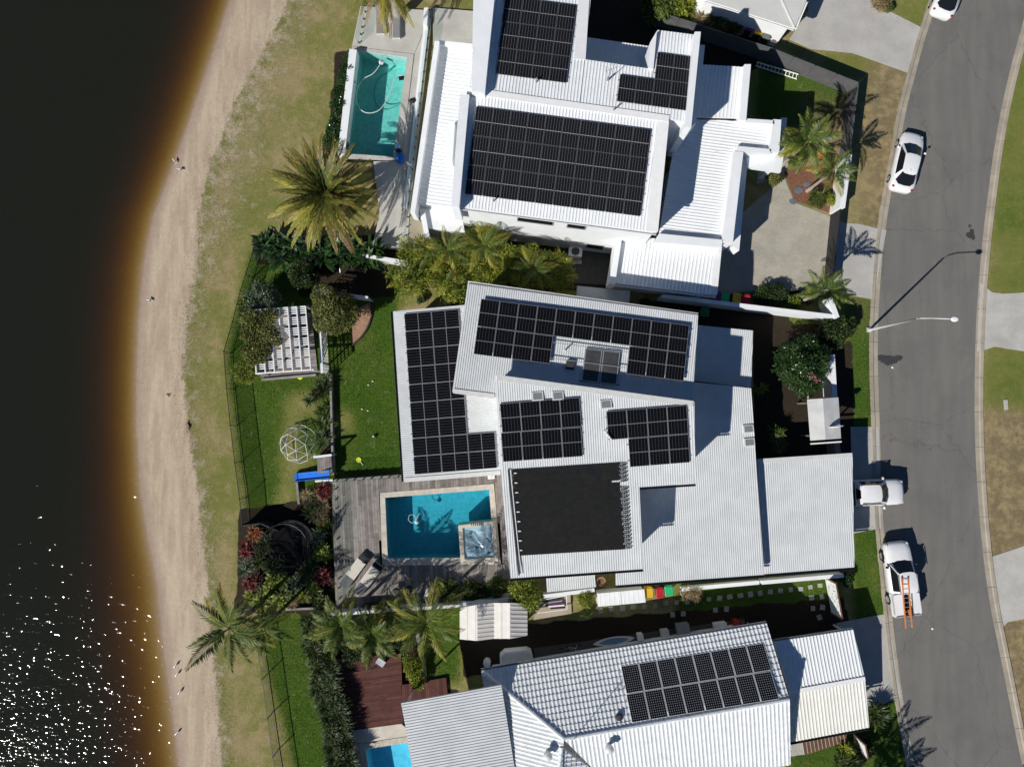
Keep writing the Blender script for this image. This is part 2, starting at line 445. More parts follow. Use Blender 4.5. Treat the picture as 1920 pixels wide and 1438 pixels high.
def ground_material():
    m, nt, b = newmat('ground')
    vec = nd(nt, 'ShaderNodeNewGeometry').outputs['Position']
    at = lambda n: nd(nt, 'ShaderNodeAttribute', attribute_name=n).outputs['Fac']
    mp = nd(nt, 'ShaderNodeMapping'); mp.inputs['Scale'].default_value = (1.0, .16, 1); mp.inputs['Rotation'].default_value = (0, 0, R(-6))
    nt.links.new(vec, mp.inputs['Vector'])
    streak = noise_(nt, mp.outputs[0], 1.6, 4, .6, .3)
    n_big, n_mid = noise_(nt, vec, .22, 4, .6), noise_(nt, vec, 1.1, 5, .65)
    n_fine, n_vf = noise_(nt, vec, 7, 3, .7), noise_(nt, vec, 26, 2, .7)
    # sand
    sc = mix_(nt, ramp_(nt, streak, .35, .65), (.385, .305, .22), (.475, .39, .285))
    sc = mix_(nt, math_(nt, 'MULTIPLY', ramp_(nt, n_mid, .55, .75), .35), sc, (.33, .255, .18))
    sc = mix_(nt, at('wet'), sc, (.33, .245, .19))
    # grass: dry -> green -> lush
    var = math_(nt, 'ADD', math_(nt, 'MULTIPLY', n_big, 1.0), math_(nt, 'MULTIPLY', n_mid, .9))     # about .95
    gl = math_(nt, 'ADD', math_(nt, 'SUBTRACT', var, .97), math_(nt, 'MULTIPLY', at('lush'), .68))
    gl = math_(nt, 'ADD', gl, math_(nt, 'MULTIPLY', at('mid'), .25))
    gl = math_(nt, 'SUBTRACT', gl, math_(nt, 'MULTIPLY', at('dry'), .26))
    gl = math_(nt, 'SUBTRACT', gl, math_(nt, 'MULTIPLY', at('worn'), .68))
    gl = math_(nt, 'ADD', gl, math_(nt, 'MULTIPLY', math_(nt, 'SUBTRACT', n_fine, .5), .75))
    gc = mix_(nt, ramp_(nt, gl, -.28, .16), (.32, .25, .13), (.165, .175, .045))
    gc = mix_(nt, ramp_(nt, gl, .12, .75), gc, (.058, .118, .012))
    gc = mix_(nt, math_(nt, 'MULTIPLY', at('dry'), ramp_(nt, n_mid, .35, .6)), gc, (.185, .145, .082))
    sf = math_(nt, 'ADD', at('sand'), math_(nt, 'MULTIPLY', math_(nt, 'SUBTRACT', n_fine, .5), 1.1))
    sf = math_(nt, 'ADD', sf, math_(nt, 'MULTIPLY', math_(nt, 'SUBTRACT', n_mid, .5), 2.2))
    cc = mix_(nt, ramp_(nt, sf, .2, .9), gc, sc)
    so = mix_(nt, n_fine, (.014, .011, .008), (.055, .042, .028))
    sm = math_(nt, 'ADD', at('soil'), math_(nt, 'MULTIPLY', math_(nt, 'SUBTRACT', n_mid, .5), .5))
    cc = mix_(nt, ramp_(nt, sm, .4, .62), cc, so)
    g = math_(nt, 'ADD', math_(nt, 'MULTIPLY', n_vf, 1.1), .30)
    g = math_(nt, 'ADD', g, math_(nt, 'MULTIPLY', noise_(nt, vec, 3.2, 3, .6), .32))
    mul = nd(nt, 'ShaderNodeVectorMath', operation='SCALE')
    nt.links.new(cc, mul.inputs[0]); nt.links.new(g, mul.inputs['Scale'])
    nt.links.new(mul.outputs[0], b.inputs['Base Color'])
    b.inputs['Roughness'].default_value = .95
    b.inputs['Specular IOR Level'].default_value = .1
    bump_(nt, b, n_vf, .5, .03)
    return m
ground = fastmesh('ground', gv, gf, ground_material())
for nme, arr in (('sand', sand), ('wet', wet), ('lush', lush), ('mid', mid), ('dry', dry), ('worn', worn), ('soil', soil)):
    a = ground.data.attributes.new(nme, 'FLOAT', 'POINT')
    a.data.foreach_set("value", np.concatenate([arr.ravel(), np.zeros(24)]).astype(np.float32))
ground.data.polygons.foreach_set("use_smooth", np.ones(len(gf), dtype=bool))
tag(ground, kind='structure')

# ---- water: clear surface over the sloping bed, tannin-brown body
def water_material(name, absorb, density, wave, bstr, rough=.02, stretch=(1, 1, 1), rot=0, two=True, murk=0.0):
    m, nt, b = newmat(name)
    nt.nodes.remove(b)
    out = nt.nodes['Material Output']
    tr = nd(nt, 'ShaderNodeBsdfTransparent')
    gl = nd(nt, 'ShaderNodeBsdfGlossy'); gl.inputs['Roughness'].default_value = rough
    vec = nd(nt, 'ShaderNodeNewGeometry').outputs['Position']
    mp = nd(nt, 'ShaderNodeMapping'); mp.inputs['Scale'].default_value = stretch; mp.inputs['Rotation'].default_value = (0, 0, rot)
    nt.links.new(vec, mp.inputs['Vector'])
    h = noise_(nt, mp.outputs[0], wave, 1.2, .5, .3)
    if two: h = math_(nt, 'ADD', h, math_(nt, 'MULTIPLY', noise_(nt, mp.outputs[0], wave*.22, 2, .5), 1.2))
    bp = nd(nt, 'ShaderNodeBump'); bp.inputs['Strength'].default_value = bstr; bp.inputs['Distance'].default_value = .1
    nt.links.new(h, bp.inputs['Height'])
    nt.links.new(bp.outputs[0], gl.inputs['Normal'])
    dt = nd(nt, 'ShaderNodeVectorMath', operation='DOT_PRODUCT')
    nt.links.new(bp.outputs[0], dt.inputs[0]); nt.links.new(nd(nt, 'ShaderNodeNewGeometry').outputs['Incoming'], dt.inputs[1])
    cs = math_(nt, 'SUBTRACT', 1.0, math_(nt, 'ABSOLUTE', dt.outputs['Value']), True)
    fr = math_(nt, 'ADD', math_(nt, 'MULTIPLY', math_(nt, 'POWER', cs, 5.0), .98), .02)
    mx = nd(nt, 'ShaderNodeMixShader')
    nt.links.new(fr, mx.inputs[0]); nt.links.new(tr.outputs[0], mx.inputs[1]); nt.links.new(gl.outputs[0], mx.inputs[2])
    surf = mx.outputs[0]
    if murk:                                   # suspended silt
        df = nd(nt, 'ShaderNodeBsdfDiffuse'); df.inputs[0].default_value = (.30, .33, .22, 1)
        m2 = nd(nt, 'ShaderNodeMixShader'); m2.inputs[0].default_value = murk
        nt.links.new(surf, m2.inputs[1]); nt.links.new(df.outputs[0], m2.inputs[2]); surf = m2.outputs[0]
    nt.links.new(surf, out.inputs['Surface'])
    va = nd(nt, 'ShaderNodeVolumeAbsorption')
    va.inputs['Color'].default_value = (*absorb, 1); va.inputs['Density'].default_value = density
    nt.links.new(va.outputs[0], out.inputs['Volume'])
    return m
river_water = water_material('river_water', (.74, .625, .10), 10.0, 3.2, .52, .05, (.75, 1.5, 1), R(14), murk=.045)
mb = MB().prism([(-880, -880), (-15, -880), (-15, 880), (-880, 880)], -3.4, WATER_Z)
tag(mb.build('water', river_water), kind='structure')

# ---- road
def asphalt_material():
    m, nt, b = newmat('asphalt')
    vec = nd(nt, 'ShaderNodeNewGeometry').outputs['Position']
    mp = nd(nt, 'ShaderNodeMapping'); mp.inputs['Scale'].default_value = (1, .1, 1); nt.links.new(vec, mp.inputs[0])
    st = noise_(nt, mp.outputs[0], 1.1, 4, .6)
    n1, n2, n3 = noise_(nt, vec, .35, 5, .65), noise_(nt, vec, 2.2, 4, .7), noise_(nt, vec, 30, 2, .7)
    c = mix_(nt, ramp_(nt, st, .3, .7), (.158, .151, .140), (.186, .177, .160))
    c = mix_(nt, math_(nt, 'MULTIPLY', ramp_(nt, n1, .45, .7), .5), c, (.125, .128, .118))
    c = mix_(nt, math_(nt, 'MULTIPLY', ramp_(nt, n2, .6, .75), .35), c, (.085, .083, .08))
    vo = nd(nt, 'ShaderNodeTexVoronoi', feature='DISTANCE_TO_EDGE'); vo.inputs['Scale'].default_value = .11
    wv = nd(nt, 'ShaderNodeVectorMath', operation='ADD'); nt.links.new(vec, wv.inputs[0])
    nz = nd(nt, 'ShaderNodeTexNoise'); nz.inputs['Scale'].default_value = 1.3; nt.links.new(vec, nz.inputs['Vector'])
    sc = nd(nt, 'ShaderNodeVectorMath', operation='SCALE'); nt.links.new(nz.outputs['Color'], sc.inputs[0]); sc.inputs['Scale'].default_value = .8
    nt.links.new(sc.outputs[0], wv.inputs[1]); nt.links.new(wv.outputs[0], vo.inputs['Vector'])
    cr = math_(nt, 'SUBTRACT', 1.0, ramp_(nt, vo.outputs['Distance'], .0, .006))
    c = mix_(nt, math_(nt, 'MULTIPLY', cr, .28), c, (.06, .058, .055))
    g = math_(nt, 'ADD', math_(nt, 'MULTIPLY', n3, .5), .75)
    mul = nd(nt, 'ShaderNodeVectorMath', operation='SCALE'); nt.links.new(c, mul.inputs[0]); nt.links.new(g, mul.inputs['Scale'])
    nt.links.new(mul.outputs[0], b.inputs['Base Color'])
    b.inputs['Roughness'].default_value = .9; b.inputs['Specular IOR Level'].default_value = .2
    bump_(nt, b, n3, .35, .02)
    return m
def strip_sheet(name, L, Rr, z, mat, n=140):
    def res(p):
        a = np.array([(q.x, q.y) for q in p]); d = np.r_[0, np.cumsum(np.hypot(*np.diff(a, axis=0).T))]
        t = np.linspace(0, d[-1], n)
        return [P(x, y, 0) for x, y in zip(np.interp(t, d, a[:, 0]), np.interp(t, d, a[:, 1]))]
    a, b_ = res(L), res(Rr)
    v = [(p.x, p.y, z) for p in a]+[(p.x, p.y, z) for p in b_]
    return obj(name, v, [(i, n+i, n+i+1, i+1) for i in range(n-1)], mat)
tag(strip_sheet('road', road_l, road_r, .012, asphalt_material()), kind='structure')
tar = M('tar_patch', (.045, .045, .047), .9, .15, 3, fine=.2)
def blot(name, c, rx, ry, z, mat, seed, n=26, parent=None):
    r_ = random.Random(seed); pts = []
    for i in range(n):
        a = 2*math.pi*i/n; k = 1+.25*math.sin(3*a+seed)+r_.uniform(-.18, .18)
        q = P(c[0]+rx*k*math.cos(a), c[1]+ry*k*math.sin(a)); pts.append((q.x, q.y, z))
    return obj(name, pts, [tuple(range(n-1, -1, -1))], mat, parent)
tag(blot('road_patch', (1668, 674), 24, 9, .016, tar, 3), kind='structure')
tag(blot('road_stain', (1820, 440), 8, 9, .016, tar, 5), kind='structure')
tag(blot('road_stain', (1818, 424), 3, 3, .016, tar, 8), kind='structure')

# ---- kerb and gutter, cast in lengths with joints
def offset_line(pts, d):
    out = []
    for i, p in enumerate(pts):
        t = (pts[min(i+1, len(pts)-1)]-pts[max(i-1, 0)]).normalized()
        out.append(p+Vector((-t.y, t.x))*d)
    return out
def kerb(pts_px, side, name):
    base = [P(p.x, p.y).xy for p in pts_px]
    root = bpy.data.objects.new(name, None); col.objects.link(root); root["kind"] = 'structure'
    d = [0]
    for a, b in zip(base, base[1:]): d.append(d[-1]+(b-a).length)
    def at(s):
        for i in range(len(base)-1):
            if d[i+1] >= s: return base[i].lerp(base[i+1], (s-d[i])/max(d[i+1]-d[i], 1e-6)), (base[i+1]-base[i]).normalized()
        return base[-1], (base[-1]-base[-2]).normalized()
    s, L = 0.0, 2.6
    while s+L < d[-1]:
        rows = []
        for k in range(4):
            p, t = at(s+.012+(L-.024)*k/3)
            nrm = Vector((-t.y, t.x))*side
            rows.append([(p+nrm*o, z) for o, z in ((-.02, -.05), (-.02, .02), (.30, .016), (.36, .09), (.58, .10), (.60, -.05))])
        v = [(q.x, q.y, z) for r_ in rows for q, z in r_]
        f = [(i*6+j, i*6+j+1, (i+1)*6+j+1, (i+1)*6+j) for i in range(3) for j in range(5)]
        f += [tuple(range(6)), tuple(range(23, 17, -1))]
        obj('kerb_segment', v, f, kerb_mat, root)
        s += L
    return root
kerb([p for p in road_l if -40 < p.y < 1480], -1, 'kerb_left')
kerb([p for p in road_r if -40 < p.y < 1480], 1, 'kerb_right')

# ---- paved sheets
def sheet(name, poly_px, z, mat, thick=.08, kind='structure'):
    o = MB().prism([P(x, y, z) for x, y in poly_px], z-thick, z).build(name, mat)
    return tag(o, kind=kind)
sheet('driveway', [(1345, 440), (1470, 332), (1490, 380), (1568, 410), (1556, 545), (1430, 545), (1345, 552)], .03, exposed_agg)
sheet('driveway', [(1568, 412), (1584, 418), (1610, 420), (1662, 432), (1638, 562), (1606, 556), (1560, 545)], .024, concrete_drive)
sheet('driveway', [(1515, -60), (1630, -60), (1665, 20), (1728, 52), (1706, 138), (1600, 100), (1520, 92), (1480, 74), (1516, 20)], .03, concrete_drive)
sheet('driveway', [(1838, 530), (1860, 548), (1882, 551), (1960, 546), (1960, 664), (1903, 656), (1866, 650), (1832, 660)], .03, concrete_pale)
sheet('driveway', [(1858, 1044), (1960, 1010), (1960, 1152), (1890, 1166), (1875, 1180)], .03, concrete_pale)
sheet('driveway', [(1595, 800), (1648, 800), (1652, 990), (1600, 1000)], .03, concrete_drive)
sheet('driveway', [(1568, 1168), (1664, 1150), (1690, 1306), (1610, 1338)], .03, concrete_drive)
sheet('path', [(1480, 1392), (1514, 1386), (1518, 1412), (1482, 1418)], .03, concrete_pale)
sheet('path', [(1420, 250), (1480, 300), (1470, 335), (1420, 345)], .02, exposed_agg)
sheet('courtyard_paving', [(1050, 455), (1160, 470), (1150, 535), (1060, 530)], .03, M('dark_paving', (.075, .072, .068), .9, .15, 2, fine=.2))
sheet('garden_mulch', [(1470, 322), (1580, 300), (1570, 405), (1490, 376)], .02, M('mulch', (.20, .09, .055), .95, .25, 6, bump=.8, fine=.4))
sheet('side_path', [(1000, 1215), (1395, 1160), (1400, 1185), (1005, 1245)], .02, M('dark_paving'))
# ================================================================== HOUSES
def clip(poly, axis, lo, hi):
    """clip list of (u, v) to lo <= poly[axis] <= hi"""
    for s, lim in ((1, lo), (-1, hi)):
        out = []
        n = len(poly)
        for i in range(n):
            a, b = poly[i], poly[(i+1) % n]
            da, db = s*(a[axis]-lim), s*(b[axis]-lim)
            if da >= 0: out.append(a)
            if (da > 0 and db < 0) or (da < 0 and db > 0):
                t = da/(da-db)
                out.append((a[0]+(b[0]-a[0])*t, a[1]+(b[1]-a[1])*t))
        poly = out
        if len(poly) < 3: return []
    return poly
def inset(pts, d):
    """inward offset of a convex ring of xy vectors"""
    n = len(pts); c = sum((Vector((p[0], p[1])) for p in pts), Vector((0, 0)))/n
    lines = []
    for i in range(n):
        a, b = Vector(pts[i][:2]), Vector(pts[(i+1) % n][:2])
        t = (b-a).normalized(); nr = Vector((-t.y, t.x))
        if (c-a).dot(nr) < 0: nr = -nr
        lines.append((a+nr*d, t))
    out = []
    for i in range(n):
        (p, t), (q, s) = lines[i-1], lines[i]
        den = t.x*s.y-t.y*s.x
        k = ((q-p).x*s.y-(q-p).y*s.x)/den
        out.append(p+t*k)
    return out
def roof(parent, poly_px, pl, rib, pitch, mat, rib_h=.035, thick=.16, fascia=None, name='roof', wall=None, wall_in=.35, ribs=True):
    pts = [onp(x, y, pl) for x, y in poly_px]
    d = (onp(*rib[1], pl)-onp(*rib[0], pl)); d = Vector((d.x, d.y)).normalized()
    u = Vector((d.y, -d.x))
    uv = [(p.x*u.x+p.y*u.y, p.x*d.x+p.y*d.y) for p in pts]
    back = lambda a, b, h: (a*u.x+b*d.x, a*u.y+b*d.y, zat(pl, a*u.x+b*d.x, a*u.y+b*d.y)+h)
    u0, u1 = min(a for a, _ in uv), max(a for a, _ in uv)
    v, f = [], []
    prof = [(0, 0), (.58, 0), (.68, 1), (.90, 1), (1, 0)] if ribs else [(0, 0), (1, 0)]
    for k in range(int((u1-u0)/pitch)+1):
        for (a, ha), (b, hb) in zip(prof, prof[1:]):
            lo, hi = u0+(k+a)*pitch, u0+(k+b)*pitch
            c = clip(uv, 0, lo, hi)
            if len(c) < 3: continue
            n0 = len(v)
            for x, y in c:
                t = (x-lo)/(hi-lo)
                v.append(back(x, y, rib_h*(ha+(hb-ha)*t)))
            f.append(tuple(range(n0, n0+len(c))))
    o = obj(name, v, f, mat, parent)
    me = o.data
    bm = bmesh.new(); bm.from_mesh(me); bmesh.ops.recalc_face_normals(bm, faces=bm.faces)
    if sum(fc.normal.z for fc in bm.faces) < 0: bmesh.ops.reverse_faces(bm, faces=bm.faces)
    bm.to_mesh(me); bm.free()
    MB().prism(pts, [p.z-thick for p in pts], [p.z-.012 for p in pts]).build('fascia', fascia or white_trim, parent)
    if wall:
        w = inset(pts, wall_in)
        MB().prism(w, 0.0, [zat(pl, p.x, p.y)-thick-.01 for p in w]).build('wall', wall, parent)
    return o
def parapet(parent, poly_px, h, z0, mat=None, name='parapet'):
    return MB().prism([P(x, y, h) for x, y in poly_px], z0, h).build(name, mat or white_wall, parent)
def cap_strip(parent, a, b, w, pl, mat=None, name='flashing', off=.05):
    p, q = onp(*a, pl, off), onp(*b, pl, off)
    return MB().bar(p, q, w, .03).build(name, mat or white_trim, parent)
def gutter(parent, a, b, pl, mat=None, out=(0, -1), off=-.04):
    p, q = onp(*a, pl, off), onp(*b, pl, off)
    t = (q-p).normalized(); n = Vector((-t.y, t.x, 0))
    if n.x*out[0]+n.y*out[1] < 0: n = -n
    m = MB()
    m.bar(p+n*.07-Vector((0, 0, .10)), q+n*.07-Vector((0, 0, .10)), .13, .012)
    m.bar(p+n*.135-Vector((0, 0, .045)), q+n*.135-Vector((0, 0, .045)), .014, .12)
    return m.build('gutter', mat or white_trim, parent)
def window(parent, p, q, t0, t1, z0, z1, out, frame=None, pane=None):
    """window on the wall line p-q, out = outward xy"""
    p, q, n = Vector(p[:2]), Vector(q[:2]), Vector(out[:2]).normalized()
    a, b = p.lerp(q, t0), p.lerp(q, t1)
    def rect(o0, o1, za, zb, aa, bb):
        return [aa+n*o0, bb+n*o0, bb+n*o1, aa+n*o1], za, zb
    t = (b-a).normalized()
    m = MB()
    m.prism(*rect(-.02, .05, z0, z0+.06, a, b)); m.prism(*rect(-.02, .05, z1-.06, z1, a, b))
    m.prism(*rect(-.02, .05, z0+.06, z1-.06, a, a+t*.06)); m.prism(*rect(-.02, .05, z0+.06, z1-.06, b-t*.06, b))
    w = m.build('window', frame or white_trim, parent)
    MB().prism(*rect(-.01, .02, z0+.06, z1-.06, a+t*.06, b-t*.06)).build('pane', pane or glass_dark, w)
    return w
def pipe(parent, px, py, pl, h=.5, r=.06, mat=None, name='vent_pipe', cowl=False):
    p = onp(px, py, pl)
    m = MB().tube([p, p+Vector((0, 0, h))], r, 8)
    if cowl: m.lathe([(r*1.2, 0), (r*2.2, .08), (r*2.2, .22), (r*.6, .32)], (p.x, p.y, p.z+h), 10)
    return m.build(name, mat or white_trim, parent)

# ------------------------------------------------------------------ solar panels
def cell_material(name, nu, nv, lw, line, cell, diamond=False, centre=True, vline=None):
    m, nt, b = newmat(name)
    uv = nd(nt, 'ShaderNodeUVMap').outputs[0]
    sp = nd(nt, 'ShaderNodeSeparateXYZ'); nt.links.new(uv, sp.inputs[0])
    def edge(s, n):
        f = math_(nt, 'FRACT', math_(nt, 'MULTIPLY', s, n))
        return math_(nt, 'MINIMUM', f, math_(nt, 'SUBTRACT', 1.0, f))
    eu, ev = edge(sp.outputs[0], nu), edge(sp.outputs[1], nv)
    lu = math_(nt, 'LESS_THAN', eu, lw)
    lv = math_(nt, 'LESS_THAN', ev, (vline or lw)*.8)
    tone = mix_(nt, noise_(nt, nd(nt, 'ShaderNodeNewGeometry').outputs['Position'], .8, 2), cell, tuple(x*1.5 for x in cell))
    c = mix_(nt, math_(nt, 'MULTIPLY', lv, .35 if not diamond else .8), tone, line)
    c = mix_(nt, math_(nt, 'MULTIPLY', lu, .85), c, line)
    if diamond: c = mix_(nt, math_(nt, 'LESS_THAN', math_(nt, 'ADD', eu, ev), .17), c, (.62, .63, .64))
    if centre:
        d = math_(nt, 'ABSOLUTE', math_(nt, 'SUBTRACT', sp.outputs[1], .5))
        c = mix_(nt, math_(nt, 'LESS_THAN', d, .011), c, tuple(min(1, x*1.7) for x in line))
    nt.links.new(c, b.inputs['Base Color'])
    b.inputs['Roughness'].default_value = .14; b.inputs['Specular IOR Level'].default_value = .25
    return m
cells_a = cell_material('cells_half_cut', 6, 20, .045, (.17, .17, .175), (.0055, .0055, .007))
cells_b = cell_material('cells_black', 6, 20, .026, (.11, .11, .115), (.003, .003, .0038))
cells_c = cell_material('cells_mono', 8, 12, .035, (.11, .115, .125), (.006, .006, .009), diamond=True, centre=False)
frame_dark = M('panel_frame', (.16, .165, .17), .4, .05, 3, metal=.5)
frame_light = M('panel_frame_light', (.34, .345, .35), .4, .05, 3, metal=.4)
def solar_array(label, quad, pl, cols, rows, cells, frame, mask=None, off=.14, gap=.025, tall=True, group=None):
    """quad TL TR BR BL in px; tall: cells' long axis runs down the rows"""
    c = [onp(x, y, pl, off) for x, y in quad]
    root = thing('solar_array', label, 'solar panels', tuple(c[3]), 0, group)
    bil = lambda s, t: (c[0]*(1-s)+c[1]*s)*(1-t)+(c[3]*(1-s)+c[2]*s)*t
    W = ((c[1]-c[0]).length+(c[2]-c[3]).length)/2/cols-gap
    Hh = ((c[3]-c[0]).length+(c[2]-c[1]).length)/2/rows-gap
    b = MB().box((0, 0, -.018), (W, Hh, .036))
    me = b.build('solar_panel', frame, root).data
    first = root.children[0]; bpy.data.objects.remove(first)
    fw = .022
    hx, hy = W/2-fw, Hh/2-fw
    gm = bpy.data.meshes.new('glass')
    gm.from_pydata([(-hx, -hy, .002), (hx, -hy, .002), (hx, hy, .002), (-hx, hy, .002), (-hx, -hy, -.004), (hx, -hy, -.004), (hx, hy, -.004), (-hx, hy, -.004)], [],
                   [(0, 1, 2, 3), (0, 4, 5, 1), (1, 5, 6, 2), (2, 6, 7, 3), (3, 7, 4, 0)])
    uvl = gm.uv_layers.new(name='uv')
    for li, l in enumerate(gm.loops):
        co = gm.vertices[l.vertex_index].co
        a, b_ = (co.x/hx+1)/2, (co.y/hy+1)/2
        uvl.data[li].uv = (a, b_) if tall else (b_, a)
    gm.materials.append(cells)
    inv = wm(root).inverted()
    for j in range(rows):
        for i in range(cols):
            if mask and not mask(i, j): continue
            k00, k10, k01, k11 = bil(i/cols, j/rows), bil((i+1)/cols, j/rows), bil(i/cols, (j+1)/rows), bil((i+1)/cols, (j+1)/rows)
            x = ((k10-k00)+(k11-k01)).normalized(); y0 = ((k00-k01)+(k10-k11)).normalized()
            z = x.cross(y0).normalized(); y = z.cross(x)
            mat = Matrix((x, y, z)).transposed().to_4x4(); mat.translation = (k00+k10+k01+k11)/4+Vector((0, 0, random.uniform(0, .004)))
            o = bpy.data.objects.new('solar_panel', me); col.objects.link(o); o.parent = root; o.matrix_basis = inv @ mat
            g = bpy.data.objects.new('glass', gm); col.objects.link(g); g.parent = o
    # mounting rails poking out at the ends of each row
    for j in range(rows):
        on = [i for i in range(cols) if not mask or mask(i, j)]
        for t in (.22, .78):
            if tall:
                a, b2 = bil(min(on)/cols, (j+t)/rows), bil((max(on)+1)/cols, (j+t)/rows)
            else:
                a, b2 = bil((min(on))/cols, (j+t)/rows), bil((max(on)+1)/cols, (j+t)/rows)
            e = (b2-a).normalized()*.10
            MB().bar(a-e-Vector((0, 0, .065)), b2+e-Vector((0, 0, .065)), .04, .05).build('mounting_rail', alu, root)
    return root

# ------------------------------------------------------------------ house A: white two-storey
hA = thing('house', 'white two-storey flat-roofed house with parapets beside the long narrow pool', 'house', tuple(P(1050, 300)))
plA1 = plane((880, 168, 8.1), (1256, 222, 8.1), (1040, 410, 7.6))
plA2 = plane((880, 168, 8.1), (1256, 222, 8.1), (1000, -10, 7.5))
rA = ((1000, 390), (1022, 215))
roof(hA, [(876, 170), (1254, 223), (1232, 436), (855, 387)], plA1, rA, .21, white_roof, wall=white_wall, wall_in=.12)
roof(hA, [(905, -90), (1114, -62), (1087, 197), (880, 168)], plA2, rA, .21, white_roof, wall=white_wall, wall_in=.12)
roof(hA, [(1097, 112), (1229, 131), (1214, 214), (1088, 197)], plA2, rA, .21, white_roof, wall=white_wall, wall_in=.12)
roof(hA, [(1233, 57), (1304, 66), (1288, 230), (1215, 214)], plA2, rA, .21, white_roof, wall=white_wall, wall_in=.12)
MB().bar(onp(876, 170, plA1, .05), onp(1254, 223, plA1, .05), .42, .06).build('ridge_cap', white_trim, hA)
parapet(hA, [(862, 176), (880, 178), (861, 389), (846, 386)], 8.55, 5.5)
parapet(hA, [(889, -80), (935, -80), (909, 174), (884, 171)], 8.8, 5.5)
cap_strip(hA, (1098, -60), (1087, 112), .75, plA2)
cap_strip(hA, (1243, 224), (1222, 434), .8, plA1)
parapet(hA, [(1303, 60), (1314, 60), (1296, 240), (1284, 238)], 8.4, 3.4)
parapet(hA, [(1219, 80), (1232, 58), (1225, 130), (1216, 128)], 8.0, 3.4)
parapet(hA, [(1314, 84), (1322, 85), (1306, 230), (1296, 238)], 6.6, 3.4, name='ledge')
gutter(hA, (855, 388), (1231, 437), plA1)
for k, (px, py) in enumerate(((1005, 155), (1138, 152), (925, 378), (1150, 208))):
    pipe(hA, px, py, plA2 if py < 200 else plA1, .55, .05, grey_metal)
# lower roofs
roof(hA, [(1096, 70), (1222, 88), (1228, 131), (1092, 112)], flat(4.8), rA, .21, white_roof, wall=white_wall)
roof(hA, [(1306, 121), (1408, 127), (1398, 222), (1296, 219)], flat(4.5), rA, .25, white_roof, wall=white_wall)
parapet(hA, [(1396, 121), (1408, 121), (1399, 226), (1387, 225)], 4.95, 2.6)
roof(hA, [(1290, 224), (1463, 230), (1460, 284), (1262, 284)], flat(4.3), ((1280, 235), (1440, 256)), .22, white_roof, wall=white_wall)
roof(hA, [(1262, 284), (1390, 284), (1368, 452), (1236, 438)], flat(4.3), ((1280, 235), (1440, 256)), .22, white_roof, wall=white_wall)
parapet(hA, [(1450, 224), (1465, 225), (1461, 286), (1443, 284)], 4.8, 2.6)
parapet(hA, [(1390, 222), (1452, 226), (1452, 233), (1390, 229)], 4.8, 2.6)
parapet(hA, [(1382, 274), (1446, 280), (1446, 288), (1382, 283)], 4.8, 2.6)
parapet(hA, [(1376, 284), (1394, 285), (1374, 456), (1354, 454)], 4.8, 2.6)
parapet(hA, [(1236, 438), (1356, 450), (1352, 464), (1226, 454)], 4.8, 2.6)
parapet(hA, [(1465, 221), (1476, 221), (1470, 286), (1461, 286)], 3.7, 2.5, name='ledge')
parapet(hA, [(1394, 289), (1403, 291), (1386, 470), (1374, 462)], 3.7, 2.5, name='ledge')
parapet(hA, [(1396, 280), (1470, 290), (1464, 323), (1402, 314)], 3.9, 3.6, name='porch_canopy')
MB().prism([P(x, y, 3) for x, y in ((1452, 296), (1462, 297), (1459, 310), (1450, 309))], 0, 3.6).build('porch_column', white_wall, hA)
MB().prism([P(x, y, 3) for x, y in ((1392, 296), (1402, 297), (1399, 318), (1388, 316))], 0, 3.6).build('porch_column', white_wall, hA)
roof(hA, [(1166, 442), (1352, 458), (1343, 554), (1152, 531)], flat(3.9), ((1250, 530), (1262, 450)), .26, white_roof, wall=white_wall)
parapet(hA, [(1157, 440), (1167, 441), (1153, 534), (1142, 531)], 4.35, 2.6)
cap_strip(hA, (1347, 460), (1338, 552), .5, flat(3.9))
gutter(hA, (1152, 532), (1343, 555), flat(3.9))
roof(hA, [(826, 84), (897, 92), (862, 390), (782, 382)], flat(4.1), ((800, 300), (860, 308)), .26, white_roof, wall=white_wall, wall_in=.1)
parapet(hA, [(815, 77), (824, 78), (778, 400), (769, 398)], 4.8, 3.0)
parapet(hA, [(822, 76), (897, 84), (896, 92), (821, 85)], 4.4, 3.0)
parapet(hA, [(778, 386), (862, 390), (872, 436), (796, 428)], 3.0, 0.0, name='terrace_block')
parapet(hA, [(786, 392), (796, 393), (806, 448), (797, 448)], 3.3, 0.0, name='fin_wall')
parapet(hA, [(840, 230), (853, 232), (848, 305), (836, 303)], 5.0, 4.1, name='roof_box')
sA = inset([onp(x, y, plA1) for x, y in ((876, 170), (1254, 223), (1232, 436), (855, 387))], .12)
window(hA, sA[3], sA[2], .30, .49, 5.7, 6.7, (.1, -1), grey_metal)
window(hA, sA[3], sA[2], .56, .66, 5.7, 6.7, (.1, -1), grey_metal)
window(hA, sA[3], sA[2], .70, .80, 1.0, 2.2, (.1, -1), grey_metal)
window(hA, sA[3], sA[2], .10, .25, .2, 2.3, (.1, -1), grey_metal)
gB = inset([P(x, y, 3.9) for x, y in ((1166, 442), (1352, 458), (1343, 554), (1152, 531))], .35)
window(hA, gB[1], gB[2], .12, .88, .1, 2.3, (1, 0), pale_trim, M('garage_door', (.6, .6, .58), .5, .04, 3))
# television aerial
p = onp(1140, 152, plA2)
m = MB().tube([p, p+Vector((0, 0, 1.6))], .025, 5)
for k in range(5):
    q = p+Vector((-.3+.15*k, -.1+.05*k, 1.5)); m.tube([q+Vector((.12, -.3, 0)), q+Vector((-.12, .3, 0))], .012, 4)
m.tube([p+Vector((-.4, -.15, 1.5)), p+Vector((.45, .15, 1.5))], .014, 4)
m.build('aerial', grey_metal, hA)

